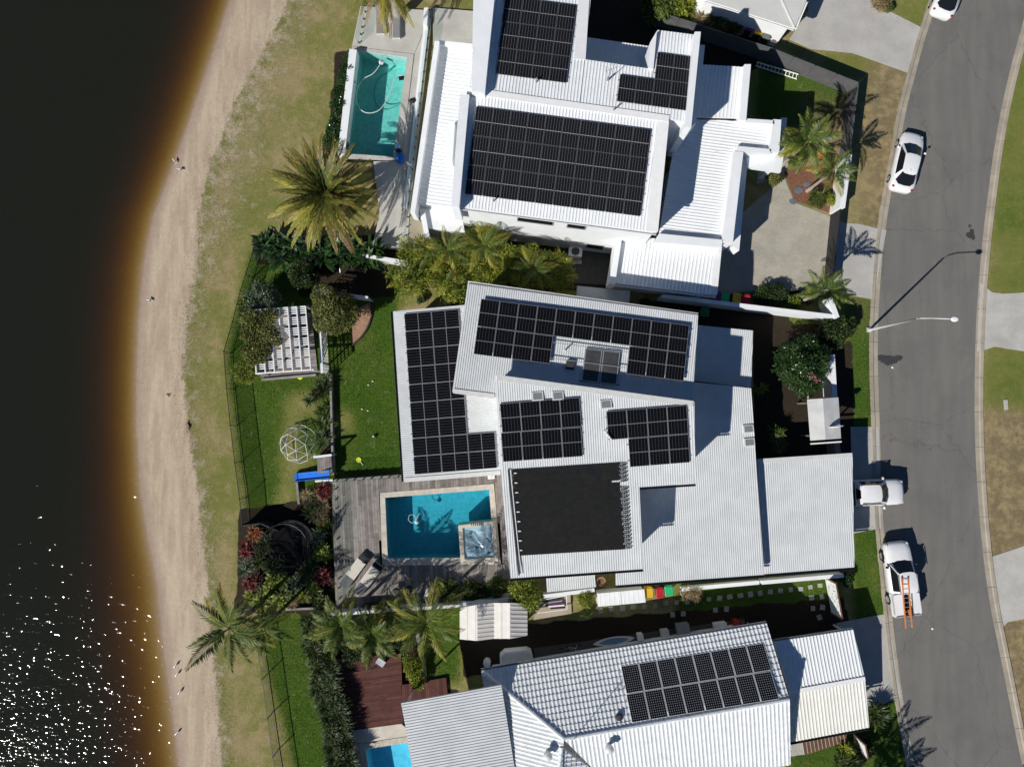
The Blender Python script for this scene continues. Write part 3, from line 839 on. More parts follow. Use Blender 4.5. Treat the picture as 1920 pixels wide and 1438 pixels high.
solar_array('three by four block of black solar panels on the upper wing of the white house',
            [(947, -8), (1082, 10), (1062, 156), (930, 139)], plA2, 4, 3, cells_a, frame_dark)
solar_array('L-shaped group of six black solar panels on the white two-storey house',
            [(1169, 89.5), (1297, 106.5), (1287, 208), (1156, 190)], plA2, 4, 2, cells_a, frame_dark, mask=lambda i, j: j == 1 or i > 1)
solar_array('largest block of black solar panels, on the main roof of the white two-storey house',
            [(893, 199), (1221, 243), (1201, 406), (871, 364)], plA1, 10, 3, cells_a, frame_dark)

# ------------------------------------------------------------------ house B: grey-white corrugated roofs in the middle
hB = thing('house', 'wide house with overlapping pale corrugated roofs and black pool-heating mat', 'house', tuple(P(1150, 820)))
plB1 = plane((737, 583, 3.5), (757, 903, 3.5), (930, 890, 3.7))
plB2 = plane((877, 532, 6.4), (1309, 592, 6.4), (848, 735, 6.8))
plB3 = plane((928, 703, 8.0), (1302, 753, 7.9), (957, 1085, 6.3))
plB4 = plane((1300, 727, 3.6), (1410, 727, 3.6), (1432, 1076, 3.5))
plB6 = flat(2.7)
rB = ((880, 720), (904, 545)); rC = ((1100, 1060), (1086, 800))
roof(hB, [(737, 584), (893, 570), (966, 885), (757, 903)], plB1, ((760, 600), (870, 590)), .15, pale_roof, .03, wall=cream_wall, wall_in=.5, fascia=pale_trim)
roof(hB, [(877, 532), (1309, 591), (1296, 790), (848, 735)], plB2, rB, .15, pale_roof, .03, wall=cream_wall, wall_in=.4, fascia=pale_trim)
roof(hB, [(928, 703), (1302, 753), (1304, 906), (943, 931)], plB3, rC, .15, pale_roof, .03, wall=white_wall, wall_in=.25, fascia=pale_trim)
roof(hB, [(943.2, 931), (1199, 913.2), (1206, 1066), (957, 1084)], plB3, rC, .15, pale_roof, .03, wall=cream_wall, wall_in=.3, fascia=pale_trim)
roof(hB, [(1290, 608), (1412, 620), (1408, 728), (1290, 712)], flat(2.7), rB, .15, pale_roof, .03, wall=cream_wall, fascia=pale_trim)
roof(hB, [(1150, 700), (1408, 728), (1433, 1077), (1155, 1097)], plB4, rC, .15, pale_roof, .03, wall=cream_wall, fascia=pale_trim)
roof(hB, [(1420, 863), (1598, 851), (1602, 1063), (1433, 1076)], plB6, ((1520, 1060), (1508, 870)), .15, pale_roof, .03, wall=cream_wall, wall_in=.4, fascia=pale_trim)
roof(hB, [(1024, 1084), (1115, 1076), (1118, 1100), (1026, 1110)], flat(2.5), rC, .15, pale_roof, .03, fascia=grey_metal)
for pts, h in (([(1027, 1086), (1034, 1086), (1034, 1106), (1028, 1107)], 2.3), ([(1106, 1080), (1113, 1080), (1114, 1098), (1107, 1098)], 2.3)):
    parapet(hB, pts, h, 0, grey_wall, 'porch_post')
roof(hB, [(1082, 536), (1182, 546), (1178, 578), (1080, 566)], flat(2.4), rB, .15, pale_roof, .03, wall=cream_wall, fascia=pale_trim)
gutter(hB, (955, 1085), (1206, 1067), plB3, M('dark_trim'))
gutter(hB, (1155, 1098), (1433, 1078), plB4, M('dark_trim'))
gutter(hB, (1433, 1077), (1602, 1064), plB6, M('dark_trim'))
gutter(hB, (1199, 914), (1305, 907), plB3, M('dark_trim'))
gutter(hB, (877, 531), (1309, 591), plB2, pale_trim, (0, 1))
gutter(hB, (736, 584), (757, 903), plB1, M('dark_trim'), (-1, 0))
cap_strip(hB, (932, 708), (1300, 757), .35, plB3, pale_trim)
cap_strip(hB, (850, 733), (927, 743), .3, plB2, pale_trim)
cap_strip(hB, (758, 900), (938, 886), .3, plB1, pale_trim)
cap_strip(hB, (1420, 864.5), (1598, 853), .3, plB6, pale_trim)
def skylight(px, py, pl, w=.72, l=.55, rz=R(5)):
    p = onp(px, py, pl, .06)
    s = MB().box((p.x, p.y, p.z), (w, l, .12), rz).build('skylight', pale_trim, hB)
    MB().box((p.x, p.y, p.z+.064), (w*.8, l*.78, .012), rz).build('pane', M('skylight_glass', (.20, .21, .22), .25, .05, 3), s)
for px, py, pl in ((1008, 743, plB3), (1046, 742, plB3), (1136, 758, plB3), (1403, 804, plB4), (1405, 829, plB4)): skylight(px, py, pl)
p = onp(1069, 685, plB2, .1)
MB().box(tuple(p), (.55, .55, .2), R(-8)).build('roof_vent', dark_trim, hB)
pipe(hB, 1058, 658, plB2, .55, .05, pale_trim); 
m = MB()
for k in range(4):
    q = onp(1132+3*k, 808+4*k, plB3); m.tube([q, q+Vector((0, 0, .25)), q+Vector((.15, -.1, .3))], .06, 6)
m.build('vent_pipe', pale_trim, hB)
bq = inset([onp(x, y, plB1) for x, y in ((737, 584), (868, 572), (940, 888), (757, 903))], .5)
window(hB, bq[3], bq[2], .08, .9, .75, 2.9, (.05, -1), grey_metal)
window(hB, bq[0], bq[3], .1, .9, .1, 2.6, (-1, 0), grey_metal)
wq = inset([onp(x, y, plB6) for x, y in ((1420, 863), (1598, 851), (1602, 1063), (1433, 1076))], .4)
window(hB, wq[1], wq[2], .1, .9, .1, 2.2, (1, 0), pale_trim, M('garage_door'))
window(hB, wq[3], wq[2], .2, .5, 1.0, 2.0, (0, -1), grey_metal)

solar_array('tall L-shaped group of black solar panels on the low roof beside the lawn',
            [(757.5, 588.5), (911, 575), (932.5, 877.5), (777, 889.5)], plB1, 3, 9, cells_b, frame_light, mask=lambda i, j: i < 2 or j > 6, tall=False)
solar_array('long U-shaped group of black solar panels on the highest pale corrugated roof',
            [(902, 560), (1293, 610), (1282, 715), (887.5, 664)], plB2, 11, 2, cells_b, frame_light, mask=lambda i, j: j == 0 or i < 4 or i > 7, off=.3)
solar_array('two by four block of black solar panels above the pool-heating mat',
            [(938, 757), (1087, 744), (1093, 856), (942, 866)], plB3, 4, 2, cells_b, frame_light)
solar_array('group of seven black solar panels at the right end of the middle pale roof',
            [(1137, 771), (1288, 759), (1294, 867), (1143, 879)], plB3, 4, 2, cells_b, frame_light, mask=lambda i, j: j == 0 or i > 0)
# solar hot water collectors
ct = thing('solar_collector', 'pair of grey glazed solar hot water collectors on the highest pale roof', 'solar collector', tuple(onp(1095, 716, plB2)))
cq = [onp(x, y, plB2, .2) for x, y in ((1098, 653), (1163, 660), (1156, 722), (1090, 714))]
for s0, s1 in ((0, .485), (.515, 1)):
    q = [cq[0].lerp(cq[1], s0), cq[0].lerp(cq[1], s1), cq[3].lerp(cq[2], s1), cq[3].lerp(cq[2], s0)]
    f = MB().prism(q, [a.z-.1 for a in q], [a.z for a in q]).build('collector_case', alu, ct)
    qi = inset(q, .06)
    MB().prism(qi, [cq[0].z-.05]*4, [cq[0].z+.006+(a.y-cq[0].y)*plB2[1]+(a.x-cq[0].x)*plB2[0] for a in qi]).build('glass', M('collector_glass', (.06, .06, .06), .3, .15, 3), f)
MB().tube([cq[3]-Vector((.15, 0, .05)), cq[2]+Vector((.2, 0, -.05))], .035, 6).build('pipe', dark_trim, ct)

# pool-heating mat of black strips with hose loops at both ends
mat_black = M('mat_black', (.012, .012, .011), .8, .25, 2.5, fine=.3, spec=.2, stain=((.022, .021, .016), .7))
pm = thing('pool_heating_mat', 'black strip pool-heating mat with hose loops on the pale corrugated roof', 'pool heater', tuple(onp(972, 1042, plB3)))
q = [onp(x, y, plB3, .075) for x, y in ((960, 880), (1160, 867), (1170, 1030), (972, 1042))]
NS = 44
for k in range(NS):
    a, b = q[0].lerp(q[3], (k+.08)/NS), q[0].lerp(q[3], (k+.92)/NS)
    c, d = q[1].lerp(q[2], (k+.92)/NS), q[1].lerp(q[2], (k+.08)/NS)
    jl, jr = random.uniform(-.05, .05), random.uniform(-.06, .06)
    if k == 9: jr -= .5
    e = (q[1]-q[0]).normalized()
    ring = [a-e*jl, d+e*jr, c+e*jr, b-e*jl]
    MB().prism(ring, [r_.z-.03 for r_ in ring], [r_.z for r_ in ring]).build('strip', mat_black, pm)
def loop(a, b, out, w):
    m_ = MB(); pts = []
    for i in range(9):
        t = math.pi*i/8
        pts.append(a.lerp(b, (1-math.cos(t))/2)+out*math.sin(t)*w+Vector((0, 0, .02)))
    m_.tube(pts, .028, 5); return m_.build('hose_loop', mat_black, pm)
er = (q[1]-q[0]).normalized()
for k in range(0, NS, 2):
    if k == 10: continue
    loop(q[1].lerp(q[2], (k+.4)/NS), q[1].lerp(q[2], (k+1.6)/NS), er, .5)
for k in range(9):
    s = (k*4.9+2)/NS
    loop(q[0].lerp(q[3], s-.016), q[0].lerp(q[3], s+.016), -er, -.35)
    c_ = q[0].lerp(q[3], s)+er*.22+Vector((0, 0, .004))
    ring = [c_+er*.16, c_+Vector((0, .09, 0)), c_-er*.16, c_-Vector((0, .09, 0))]
    MB().prism(ring, [r_.z for r_ in ring], [r_.z+.006 for r_ in ring]).build('hose_gap', pale_roof, pm)
MB().tube([onp(953, 880, plB3, .1), onp(969, 1045, plB3, .1), onp(973, 1078, plB3, .1)], .05, 6).build('header_pipe', dark_trim, pm)
MB().tube([onp(957, 880, plB3, .1), onp(974, 1045, plB3, .1), onp(979, 1076, plB3, .1)], .035, 6).build('header_pipe', pale_trim, pm)

# ------------------------------------------------------------------ house C: white tiled hip roof
hC = thing('house', 'house with a white tiled hip roof and white metal carport beside the red deck', 'house', tuple(P(1200, 1370)))
def tile_facet(poly_px, pl, along, name='roof'):
    """along: px pair running along the courses"""
    pts = [onp(x, y, pl) for x, y in poly_px]
    d = (onp(*along[1], pl)-onp(*along[0], pl)); d = Vector((d.x, d.y)).normalized()
    up = Vector((pl[0], pl[1])); s = Vector((-d.y, d.x))
    if s.dot(up) > 0: s = -s                       # s points down the slope
    uv = [(p.x*d.x+p.y*d.y, p.x*s.x+p.y*s.y) for p in pts]
    u0, u1 = min(a for a, _ in uv), max(a for a, _ in uv); v0, v1 = min(b for _, b in uv), max(b for _, b in uv)
    TW, TL, SEG = .28, .36, 4
    v, f = [], []
    hts = [0, .02, .052, .02]
    for r_ in range(int((v1-v0)/TL)+1):
        band = clip(uv, 1, v0+r_*TL, v0+(r_+1)*TL+.02)
        if len(band) < 3: continue
        b0, b1 = min(a for a, _ in band), max(a for a, _ in band)
        k0 = int((b0-u0)/(TW/SEG)); k1 = int((b1-u0)/(TW/SEG))+1
        for k in range(k0, k1):
            c = clip(band, 0, u0+k*TW/SEG, u0+(k+1)*TW/SEG)
            if len(c) < 3: continue
            n0 = len(v); h0, h1 = hts[k % SEG], hts[(k+1) % SEG]
            for a, b in c:
                tu, tv = (a-u0-k*TW/SEG)/(TW/SEG), (b-v0-r_*TL)/TL
                x, y = a*d.x+b*s.x, a*d.y+b*s.y
                v.append((x, y, zat(pl, x, y)+h0+(h1-h0)*tu+.045*tv))
            f.append(tuple(range(n0, n0+len(c))))
    o = obj(name, v, f, tile_white, hC)
    bm = bmesh.new(); bm.from_mesh(o.data); 
    for fc in bm.faces:
        if fc.normal.z < 0: fc.normal_flip()
    bm.to_mesh(o.data); bm.free()
    o["kind"] = "stuff"
    MB().prism(pts, [p.z-.2 for p in pts], [p.z-.03 for p in pts]).build('fascia', white_trim, hC)
plC1 = plane((902, 1257, 2.7), (1437, 1168, 2.7), (1058, 1385, 4.8))
plC2 = plane((1058, 1385, 4.8), (1480, 1311, 4.8), (1482, 1436, 2.9))
plC3 = plane((902, 1257, 2.7), (1058, 1385, 4.8), (1048, 1490, 4.8))
plC4 = plane((1052, 1400, 4.75), (1042, 1520, 4.75), (1150, 1462, 3.2))
tile_facet([(902, 1257), (1437, 1168), (1480, 1311), (1058, 1385)], plC1, ((902, 1257), (1437, 1168)))
tile_facet([(1058, 1386), (1480, 1312), (1482, 1433), (1200, 1480), (1112, 1440)], plC2, ((902, 1257), (1437, 1168)))
tile_facet([(902, 1258), (1057, 1386), (1050, 1520), (950, 1520)], plC3, ((1058, 1385), (1048, 1500)))
tile_facet([(1053, 1402), (1110, 1440), (1190, 1485), (1044, 1520)], plC4, ((1058, 1385), (1048, 1500)))
def ridge(parent, a, b, pl, mat=tile_white, r=.13, step=.42):
    p, q_ = onp(*a, pl, .05), onp(*b, pl, .05)
    L = (q_-p).length; n = max(1, int(L/step)); d = (q_-p)/n
    for k in range(n):
        s = p+d*k
        MB().tube([s+d*.02, s+d*.98], [r*1.06, r*.94], 8).build('ridge_tile', mat, parent)
ridge(hC, (1058, 1385), (1480, 1311), plC1); ridge(hC, (904, 1258), (1058, 1385), plC1); ridge(hC, (1053, 1400), (1045, 1480), plC3)
wC = inset([P(x, y, 2.7) for x, y in ((905, 1262), (1437, 1172), (1482, 1430), (960, 1520))], .5)
MB().prism(wC, 0, 2.5).build('wall', white_wall, hC)
gutter(hC, (902, 1257), (1437, 1168), plC1, grey_metal, (0, 1))
for px, py, pl in ((1161, 1343, plC1),):
    p = onp(px, py, pl); MB().lathe([(.26, 0), (.26, .12), (.18, .22), (.02, .24)], tuple(p), 14).build('roof_ventilator', dark_trim, hC)
for px, py, pl in ((1026, 1408, plC3), (1140, 1395, plC2)): pipe(hC, px, py, pl, .55, .14, pale_trim, 'vent_pipe', True)
p = onp(1073, 1386, plC1)
m = MB().tube([p, p+Vector((0, 0, 2.6))], .025, 5)
for k in range(4): m.tube([p+Vector((-.4, -.3+.2*k, 2.5)), p+Vector((.4, -.3+.2*k, 2.5))], .012, 4)
m.tube([p+Vector((0, -.4, 2.5)), p+Vector((0, .4, 2.5))], .014, 4); m.build('aerial', grey_metal, hC)
roof(hC, [(752, 1318), (940, 1284), (978, 1520), (790, 1520)], flat(3.9), ((760, 1340), (940, 1307)), .19, pale_roof, .04, fascia=pale_trim)
for x, y in ((760, 1330), (776, 1430), (930, 1296)):
    q_ = P(x, y, 3.7); MB().box((q_.x, q_.y, 1.85), (.12, .12, 3.7)).build('post', white_trim, hC)
plC5 = plane((1450, 1203, 2.5), (1600, 1180, 2.5), (1492, 1297, 3.0)); plC6 = plane((1492, 1297, 3.0), (1622, 1272, 3.0), (1482, 1391, 2.5))
roof(hC, [(1450, 1203), (1600, 1180), (1622, 1272), (1480, 1298)], plC5, ((1530, 1190), (1548, 1286)), .24, M('white_roof'), .045, fascia=white_trim)
roof(hC, [(1480, 1298.5), (1622, 1272.5), (1630, 1363), (1482, 1391)], plC6, ((1530, 1290), (1540, 1375)), .24, M('carport_cream', (.74, .73, .67), .5, .05, 1, fine=.05), .045, fascia=white_trim)
MB().bar(onp(1480, 1298, plC5, .05), onp(1622, 1272, plC5, .05), .3, .04).build('ridge_cap', white_trim, hC)
gutter(hC, (1482, 1392), (1630, 1364), plC6, dark_trim); gutter(hC, (1450, 1203), (1600, 1180), plC5, grey_metal, (0, 1))
for x, y in ((1592, 1190), (1618, 1355), (1490, 1384)):
    q_ = P(x, y, 2.3); MB().box((q_.x, q_.y, 1.15), (.12, .12, 2.3)).build('post', white_trim, hC)
plCp = plane((1163, 1249, 3.05), (1433, 1204, 3.05), (1184, 1355, 4.65))
solar_array('two rows of eight white-gridded solar panels on the white tiled roof',
            [(1163.5, 1248.5), (1433, 1204), (1461, 1311), (1184, 1355)], plCp, 8, 2, cells_c, white_trim, off=.28, gap=.06)

# ------------------------------------------------------------------ house D: corner of a pale flat roof
hD = thing('house', 'corner of a pale grey flat-roofed house with white gutter above the wheelie bins', 'house', tuple(P(1420, 0)))
plD = flat(3.1)
roof(hD, [(1225, -80), (1545, -80), (1512, 2), (1490, 54), (1322, 0)], plD, ((1322, 0), (1490, 54)), 3.0, M('pale_roof_d', (.60, .60, .56), .6, .04, .8), .0, fascia=white_trim, wall=white_wall, wall_in=.35, ribs=False)
gutter(hD, (1322, 0), (1490, 54), plD, white_trim); gutter(hD, (1490, 54), (1512, 2), plD, white_trim, (1, 0))
MB().bar(onp(1490, 54, plD, .03), onp(1465, 0, plD, .03), .12, .03).build('ridge_cap', white_trim, hD)

# ------------------------------------------------------------------ garden shed with zigzag roof
sh = thing('garden_shed', 'small white shed with two-gabled zigzag metal roof between the palm and the tiled house', 'shed', tuple(P(925, 1165)))
xs_ = [862, 895, 926, 957, 989]; top = [1140, 1133, 1130, 1130, 1131]; bot = [1198, 1201, 1197, 1197, 1191]; hs = [2.0, 2.55, 2.15, 2.55, 2.0]
for k in range(4):
    a = (xs_[k], top[k], hs[k]); b = (xs_[k+1], top[k+1], hs[k+1]); c = (xs_[k+1], bot[k+1], hs[k+1]); d = (xs_[k], bot[k], hs[k])
    pl = plane(a, b, d)
    roof(sh, [a[:2], b[:2], c[:2], d[:2]], pl, (d[:2], a[:2]) if k % 2 == 0 else (a[:2], b[:2]), .3 if k % 2 else .6, M('shed_roof', (.66, .63, .59), .6, .06, 1.5), .03, .06)
MB().prism(inset([P(x, y, 2.0) for x, y in ((864, 1140), (986, 1132), (986, 1190), (865, 1197))], .15), 0, 1.95).build('wall', white_wall, sh)
# ================================================================== YARDS
def board_material(name, c, stain):
    m, nt, b = newmat(name)
    rnd = nd(nt, 'ShaderNodeObjectInfo').outputs['Random']
    vec = nd(nt, 'ShaderNodeNewGeometry').outputs['Position']
    n1, n2 = noise_(nt, vec, 2.0, 4, .65), noise_(nt, vec, 22, 2, .6)
    cc = mix_(nt, ramp_(nt, n1, .35, .7), c, stain)
    g = math_(nt, 'ADD', math_(nt, 'MULTIPLY', rnd, .55), math_(nt, 'MULTIPLY', n2, .4))
    g = math_(nt, 'ADD', g, .52)
    mul = nd(nt, 'ShaderNodeVectorMath', operation='SCALE'); nt.links.new(cc, mul.inputs[0]); nt.links.new(g, mul.inputs['Scale'])
    nt.links.new(mul.outputs[0], b.inputs['Base Color'])
    b.inputs['Roughness'].default_value = .8; b.inputs['Specular IOR Level'].default_value = .2
    return m
board_grey = board_material('deck_board_grey', (.27, .25, .235), (.21, .175, .15))
board_red = board_material('deck_board_red', (.115, .045, .036), (.085, .034, .028))
def deck(root, poly_px, z, along, pitch, mat, cut=None, gap=.012, thick=.035):
    pts = [P(x, y, z) for x, y in poly_px]
    d = (P(*along[1], z)-P(*along[0], z)); d = Vector((d.x, d.y)).normalized(); u = Vector((d.y, -d.x))
    uv = [(p.x*u.x+p.y*u.y, p.x*d.x+p.y*d.y) for p in pts]
    cv = [(p.x*u.x+p.y*u.y, p.x*d.x+p.y*d.y) for p in (P(x, y, z) for x, y in cut)] if cut else None
    u0, u1 = min(a for a, _ in uv), max(a for a, _ in uv)
    k = 0
    while u0+k*pitch < u1:
        lo, hi = u0+k*pitch+gap/2, u0+(k+1)*pitch-gap/2
        k += 1
        c = clip(uv, 0, lo, hi)
        if len(c) < 3: continue
        v0, v1 = min(b for _, b in c), max(b for _, b in c)
        spans = [(v0, v1)]
        if cv:
            cc = clip(cv, 0, lo, hi)
            if len(cc) >= 3:
                p0, p1 = min(b for _, b in cc), max(b for _, b in cc)
                spans = [(v0, p0), (p1, v1)]
        for a, b in spans:
            # boards are laid in random lengths
            s = a
            while s < b-.05:
                e = min(b, s+random.uniform(2.4, 5.4))
                if b-e < .8: e = b
                piece = clip(c, 1, s+.004, e-.004)
                if len(piece) >= 3:
                    MB().prism([(x*u.x+y*d.x, x*u.y+y*d.y) for x, y in piece], z-thick, z).build('board', mat, root)
                s = e
def ring(outer, inner, z0, z1):
    m = MB()
    for i in range(4):
        j = (i+1) % 4
        m.prism([outer[i], outer[j], inner[j], inner[i]], z0, z1)
    return m
def pool(label, quad, coping, zt, depth, tile, water, cop_mat, sub=.12, cop_th=.3):
    q = [P(x, y, zt) for x, y in quad]; o = [P(x, y, zt) for x, y in coping]
    root = thing('swimming_pool', label, 'pool', tuple(q[3]))
    m = MB()
    for i in range(4):
        a, b = q[i], q[(i+1) % 4]
        n = 7
        for k in range(n):
            s, e = a.lerp(b, k/n), a.lerp(b, (k+1)/n)
            so, eo = o[i].lerp(o[(i+1) % 4], k/n), o[i].lerp(o[(i+1) % 4], (k+1)/n)
            g = (e-s).normalized()*.006
            MB().prism([s+g, e-g, eo-g, so+g], zt-.05, zt+random.uniform(-.003, .003)).build('coping_stone', cop_mat, root)
    o2 = [Vector((p.x, p.y, 0)) for p in inset(q, -.15)]
    zb = zt-depth
    ring(o2, [Vector((p.x, p.y, 0)) for p in q], zb-.1, zt-.055).build('pool_wall', tile, root)
    MB().prism(o2, zb-.2, zb).build('pool_floor', tile, root)
    w = inset(q, .004)
    MB().prism(w, zb+.004, zt-sub).build('water', water, root)
    return root, q
def tile_mat(name, c, spread=.12):
    m, nt, b = newmat(name)
    vec = nd(nt, 'ShaderNodeNewGeometry').outputs['Position']
    n1, n2 = noise_(nt, vec, 3.5, 3, .6), noise_(nt, vec, 16, 2, .6)
    vo = nd(nt, 'ShaderNodeTexVoronoi', feature='SMOOTH_F1'); vo.inputs['Scale'].default_value = 4.5; nt.links.new(vec, vo.inputs['Vector'])
    cc = mix_(nt, ramp_(nt, n1, .3, .7), tuple(x*(1-spread) for x in c), tuple(x*(1+spread) for x in c))
    g = math_(nt, 'ADD', math_(nt, 'MULTIPLY', n2, .3), .85)
    mul = nd(nt, 'ShaderNodeVectorMath', operation='SCALE'); nt.links.new(cc, mul.inputs[0]); nt.links.new(g, mul.inputs['Scale'])
    nt.links.new(mul.outputs[0], b.inputs['Base Color']); b.inputs['Roughness'].default_value = .5
    return m
pool_water_a = water_material('pool_water_green', (.42, .93, .89), .42, 3.0, .05, .02)
pool_water_b = water_material('pool_water_blue', (.10, .84, .90), .52, 3.0, .05, .02)
pool_water_c = water_material('pool_water_cyan', (.25, .86, .97), .5, 3.0, .05, .02)
poolA, qA = pool('long narrow green-blue pool beside the white two-storey house', POOL_A, [(660, 88), (776, 102), (752, 302), (634, 297)], .28, 1.65,
                 tile_mat('tiles_green', (.38, .62, .60)), pool_water_a, concrete_pale)
poolB, qB = pool('blue pool set in the weathered grey timber deck', POOL_B, [(712, 924), (926, 907), (939, 1058), (717, 1060)], .68, 1.75,
                 tile_mat('tiles_blue', (.22, .46, .54)), pool_water_b, stone_coping)
poolC, qC = pool('bright cyan pool in pale paving beside the red deck', POOL_C, [(672, 1394), (776, 1379), (800, 1512), (690, 1525)], .10, 1.4,
                 tile_mat('tiles_cyan', (.30, .66, .78)), pool_water_c, stone_coping)
# raised side wall of pool A
o = MB().prism([P(x, y, .95) for x, y in ((655, 92), (669, 94), (646, 292), (633, 290))], 0, .95).build('masonry_wall', white_wall)
tag(o, 'low white rendered wall along the green-blue pool and hedge', 'wall')
# paving round pool A
def paving(name, poly, z, mat, holes=None): return sheet(name, poly, z, mat, .12)
sheet('pool_paving', [(676, 12), (810, 20), (777, 101), (660, 87)], .27, concrete_pale, .25)
sheet('pool_paving', [(777.5, 101.5), (811, 21), (768, 392), (752.5, 302)], .27, concrete_pale, .25)
sheet('pool_paving', [(700, 303), (752, 302.5), (768, 393), (764, 470), (698, 462), (712, 400)], .27, concrete_pale, .25)
sheet('pool_paving', [(811, 15), (896, 22), (900, 90), (812, 82)], .30, concrete_pale, .25)
sheet('pool_paving', [(768, 397), (806, 430), (806, 470), (765, 470)], .22, M('sandstone', (.40, .33, .25), .85, .1, 1, fine=.12), .2)
# pale paving round pool C
trav = M('travertine', (.60, .55, .47), .8, .1, 1.4, fine=.1, stain=((.50, .38, .29), .45))
for a, b in (((640, 1374), (672, 1394)),):
    sheet('pool_terrace', [(640, 1372), (752, 1356), (776, 1378), (672, 1393)], .08, trav)
    sheet('pool_terrace', [(640, 1372.5), (671.5, 1394), (690, 1525), (648, 1525)], .08, trav)

# ---- grey timber deck of house B
dk = thing('timber_deck', 'weathered grey timber deck around the blue pool', 'deck', tuple(P(640, 1000)))
deck(dk, [(622, 903), (944, 880), (962, 1090), (862, 1128), (630, 1139)], .65, ((640, 1120), (628, 905)), .19, board_grey,
     cut=[(712, 924), (926, 907), (939, 1058), (717, 1060)])
MB().prism([P(x, y, .6) for x, y in ((622, 903), (626, 903), (634, 1139), (630, 1139))], 0, .64).build('deck_edge', timber_grey, dk)
MB().prism([P(x, y, .6) for x, y in ((622, 899), (760, 889), (760, 893), (622, 903))], 0, .64).build('deck_edge', timber_grey, dk)
# spa standing in the corner of pool B
sp = thing('spa', 'square stone spa with a shiny blue cover in the corner of the deck pool', 'spa', tuple(P(893, 1020)))
so = [P(x, y, 1.0) for x, y in ((859, 985), (928, 977), (934, 1053), (864, 1057))]; si = [P(x, y, 1.0) for x, y in ((867, 990), (921, 983), (926, 1045), (871, 1049))]
ring(so, si, -.4, 1.0).build('surround', stone_coping, sp)
MB().prism(si, -.4, .78).build('spa_water', M('spa_body', (.05, .16, .25), .2, .1, 3), sp)
n = 26
cv, cf = [], []
for j in range(n+1):
    for i in range(n+1):
        q = (si[0].lerp(si[1], i/n)).lerp(si[3].lerp(si[2], i/n), j/n)
        e = min(i, j, n-i, n-j)
        hgt = .05*math.sin(q.x*5+math.sin(q.y*4)*1.5)+.035*math.sin(q.y*7+q.x*3)+random.uniform(-.004, .004)
        cv.append((q.x, q.y, .85+hgt*min(1, e/3)))
cf = [(j*(n+1)+i, (j+1)*(n+1)+i, (j+1)*(n+1)+i+1, j*(n+1)+i+1) for j in range(n) for i in range(n)]
cm, nt_, b_ = newmat('spa_cover'); b_.inputs['Base Color'].default_value = (.34, .50, .58, 1); b_.inputs['Roughness'].default_value = .22
obj('cover', cv, cf, cm, sp, smooth=True)
m = MB()
for k in range(7):
    a = P(884+3.6*k, 981, 1.02); m.box((a.x, a.y, 1.02), (.05, .34, .03))
m.build('spillway_grate', M('timber_brown'), sp)
# pool cleaner, hoses and skimmer
def hose(label, pts, z, r, mat, name='pool_hose'):
    pp = smooth_poly(pts, 8)
    o = MB().tube([P(p.x, p.y, z) for p in pp], r, 6).build(name, mat, smooth=True)
    return tag(o, label, 'hose')
hose_white = M('hose_white', (.55, .62, .62), .5, .05, 3)
hose('pale floating hose curling from the cleaner across the green-blue pool', [(715, 118), (700, 138), (680, 150), (668, 175), (672, 200), (688, 212), (712, 206), (730, 178), (742, 145), (755, 143)], .19, .035, hose_white)
hose('second loose hose loop lying on the sunlit floor of the green-blue pool', [(722, 102), (738, 118), (732, 132), (712, 145), (702, 170), (706, 196), (724, 206), (748, 196)], -1.3, .03, M('hose_grey', (.10, .28, .26), .6, .05, 3))
cl = thing('pool_cleaner', 'round white pool cleaner at the head of the green-blue pool', 'pool cleaner', tuple(P(715, 117, .1)))
c_ = P(715, 117, .14)
MB().lathe([(.05, -.08), (.2, -.05), (.2, .02), (.1, .08)], tuple(c_), 12).build('body', hose_white, cl)
MB().lathe([(.05, .08), (.07, .12), (.02, .14)], tuple(c_), 8).build('float', grey_metal, cl)
cl = thing('pool_cleaner', 'small pale pool cleaner with a looped hose on the deck pool', 'pool cleaner', tuple(P(781, 979, .5)))
c_ = P(781, 979, .55)
MB().lathe([(.05, -.08), (.14, -.05), (.14, .02), (.06, .08)], tuple(c_), 12).build('body', hose_white, cl)
MB().tube([P(p.x, p.y, .56) for p in smooth_poly([(781, 977), (776, 966), (768, 966), (766, 974), (772, 980), (779, 976), (784, 966), (788, 962)], 6)], .02, 5).build('hose', hose_white, cl)
o = MB().box(tuple(P(753, 147, .18)), (.42, .28, .1), R(8)).box(tuple(P(753, 147, .25)), (.2, .16, .05), R(8)).build('skimmer_box', black_plastic); tag(o, 'black skimmer box floating at the edge of the green-blue pool', 'skimmer')

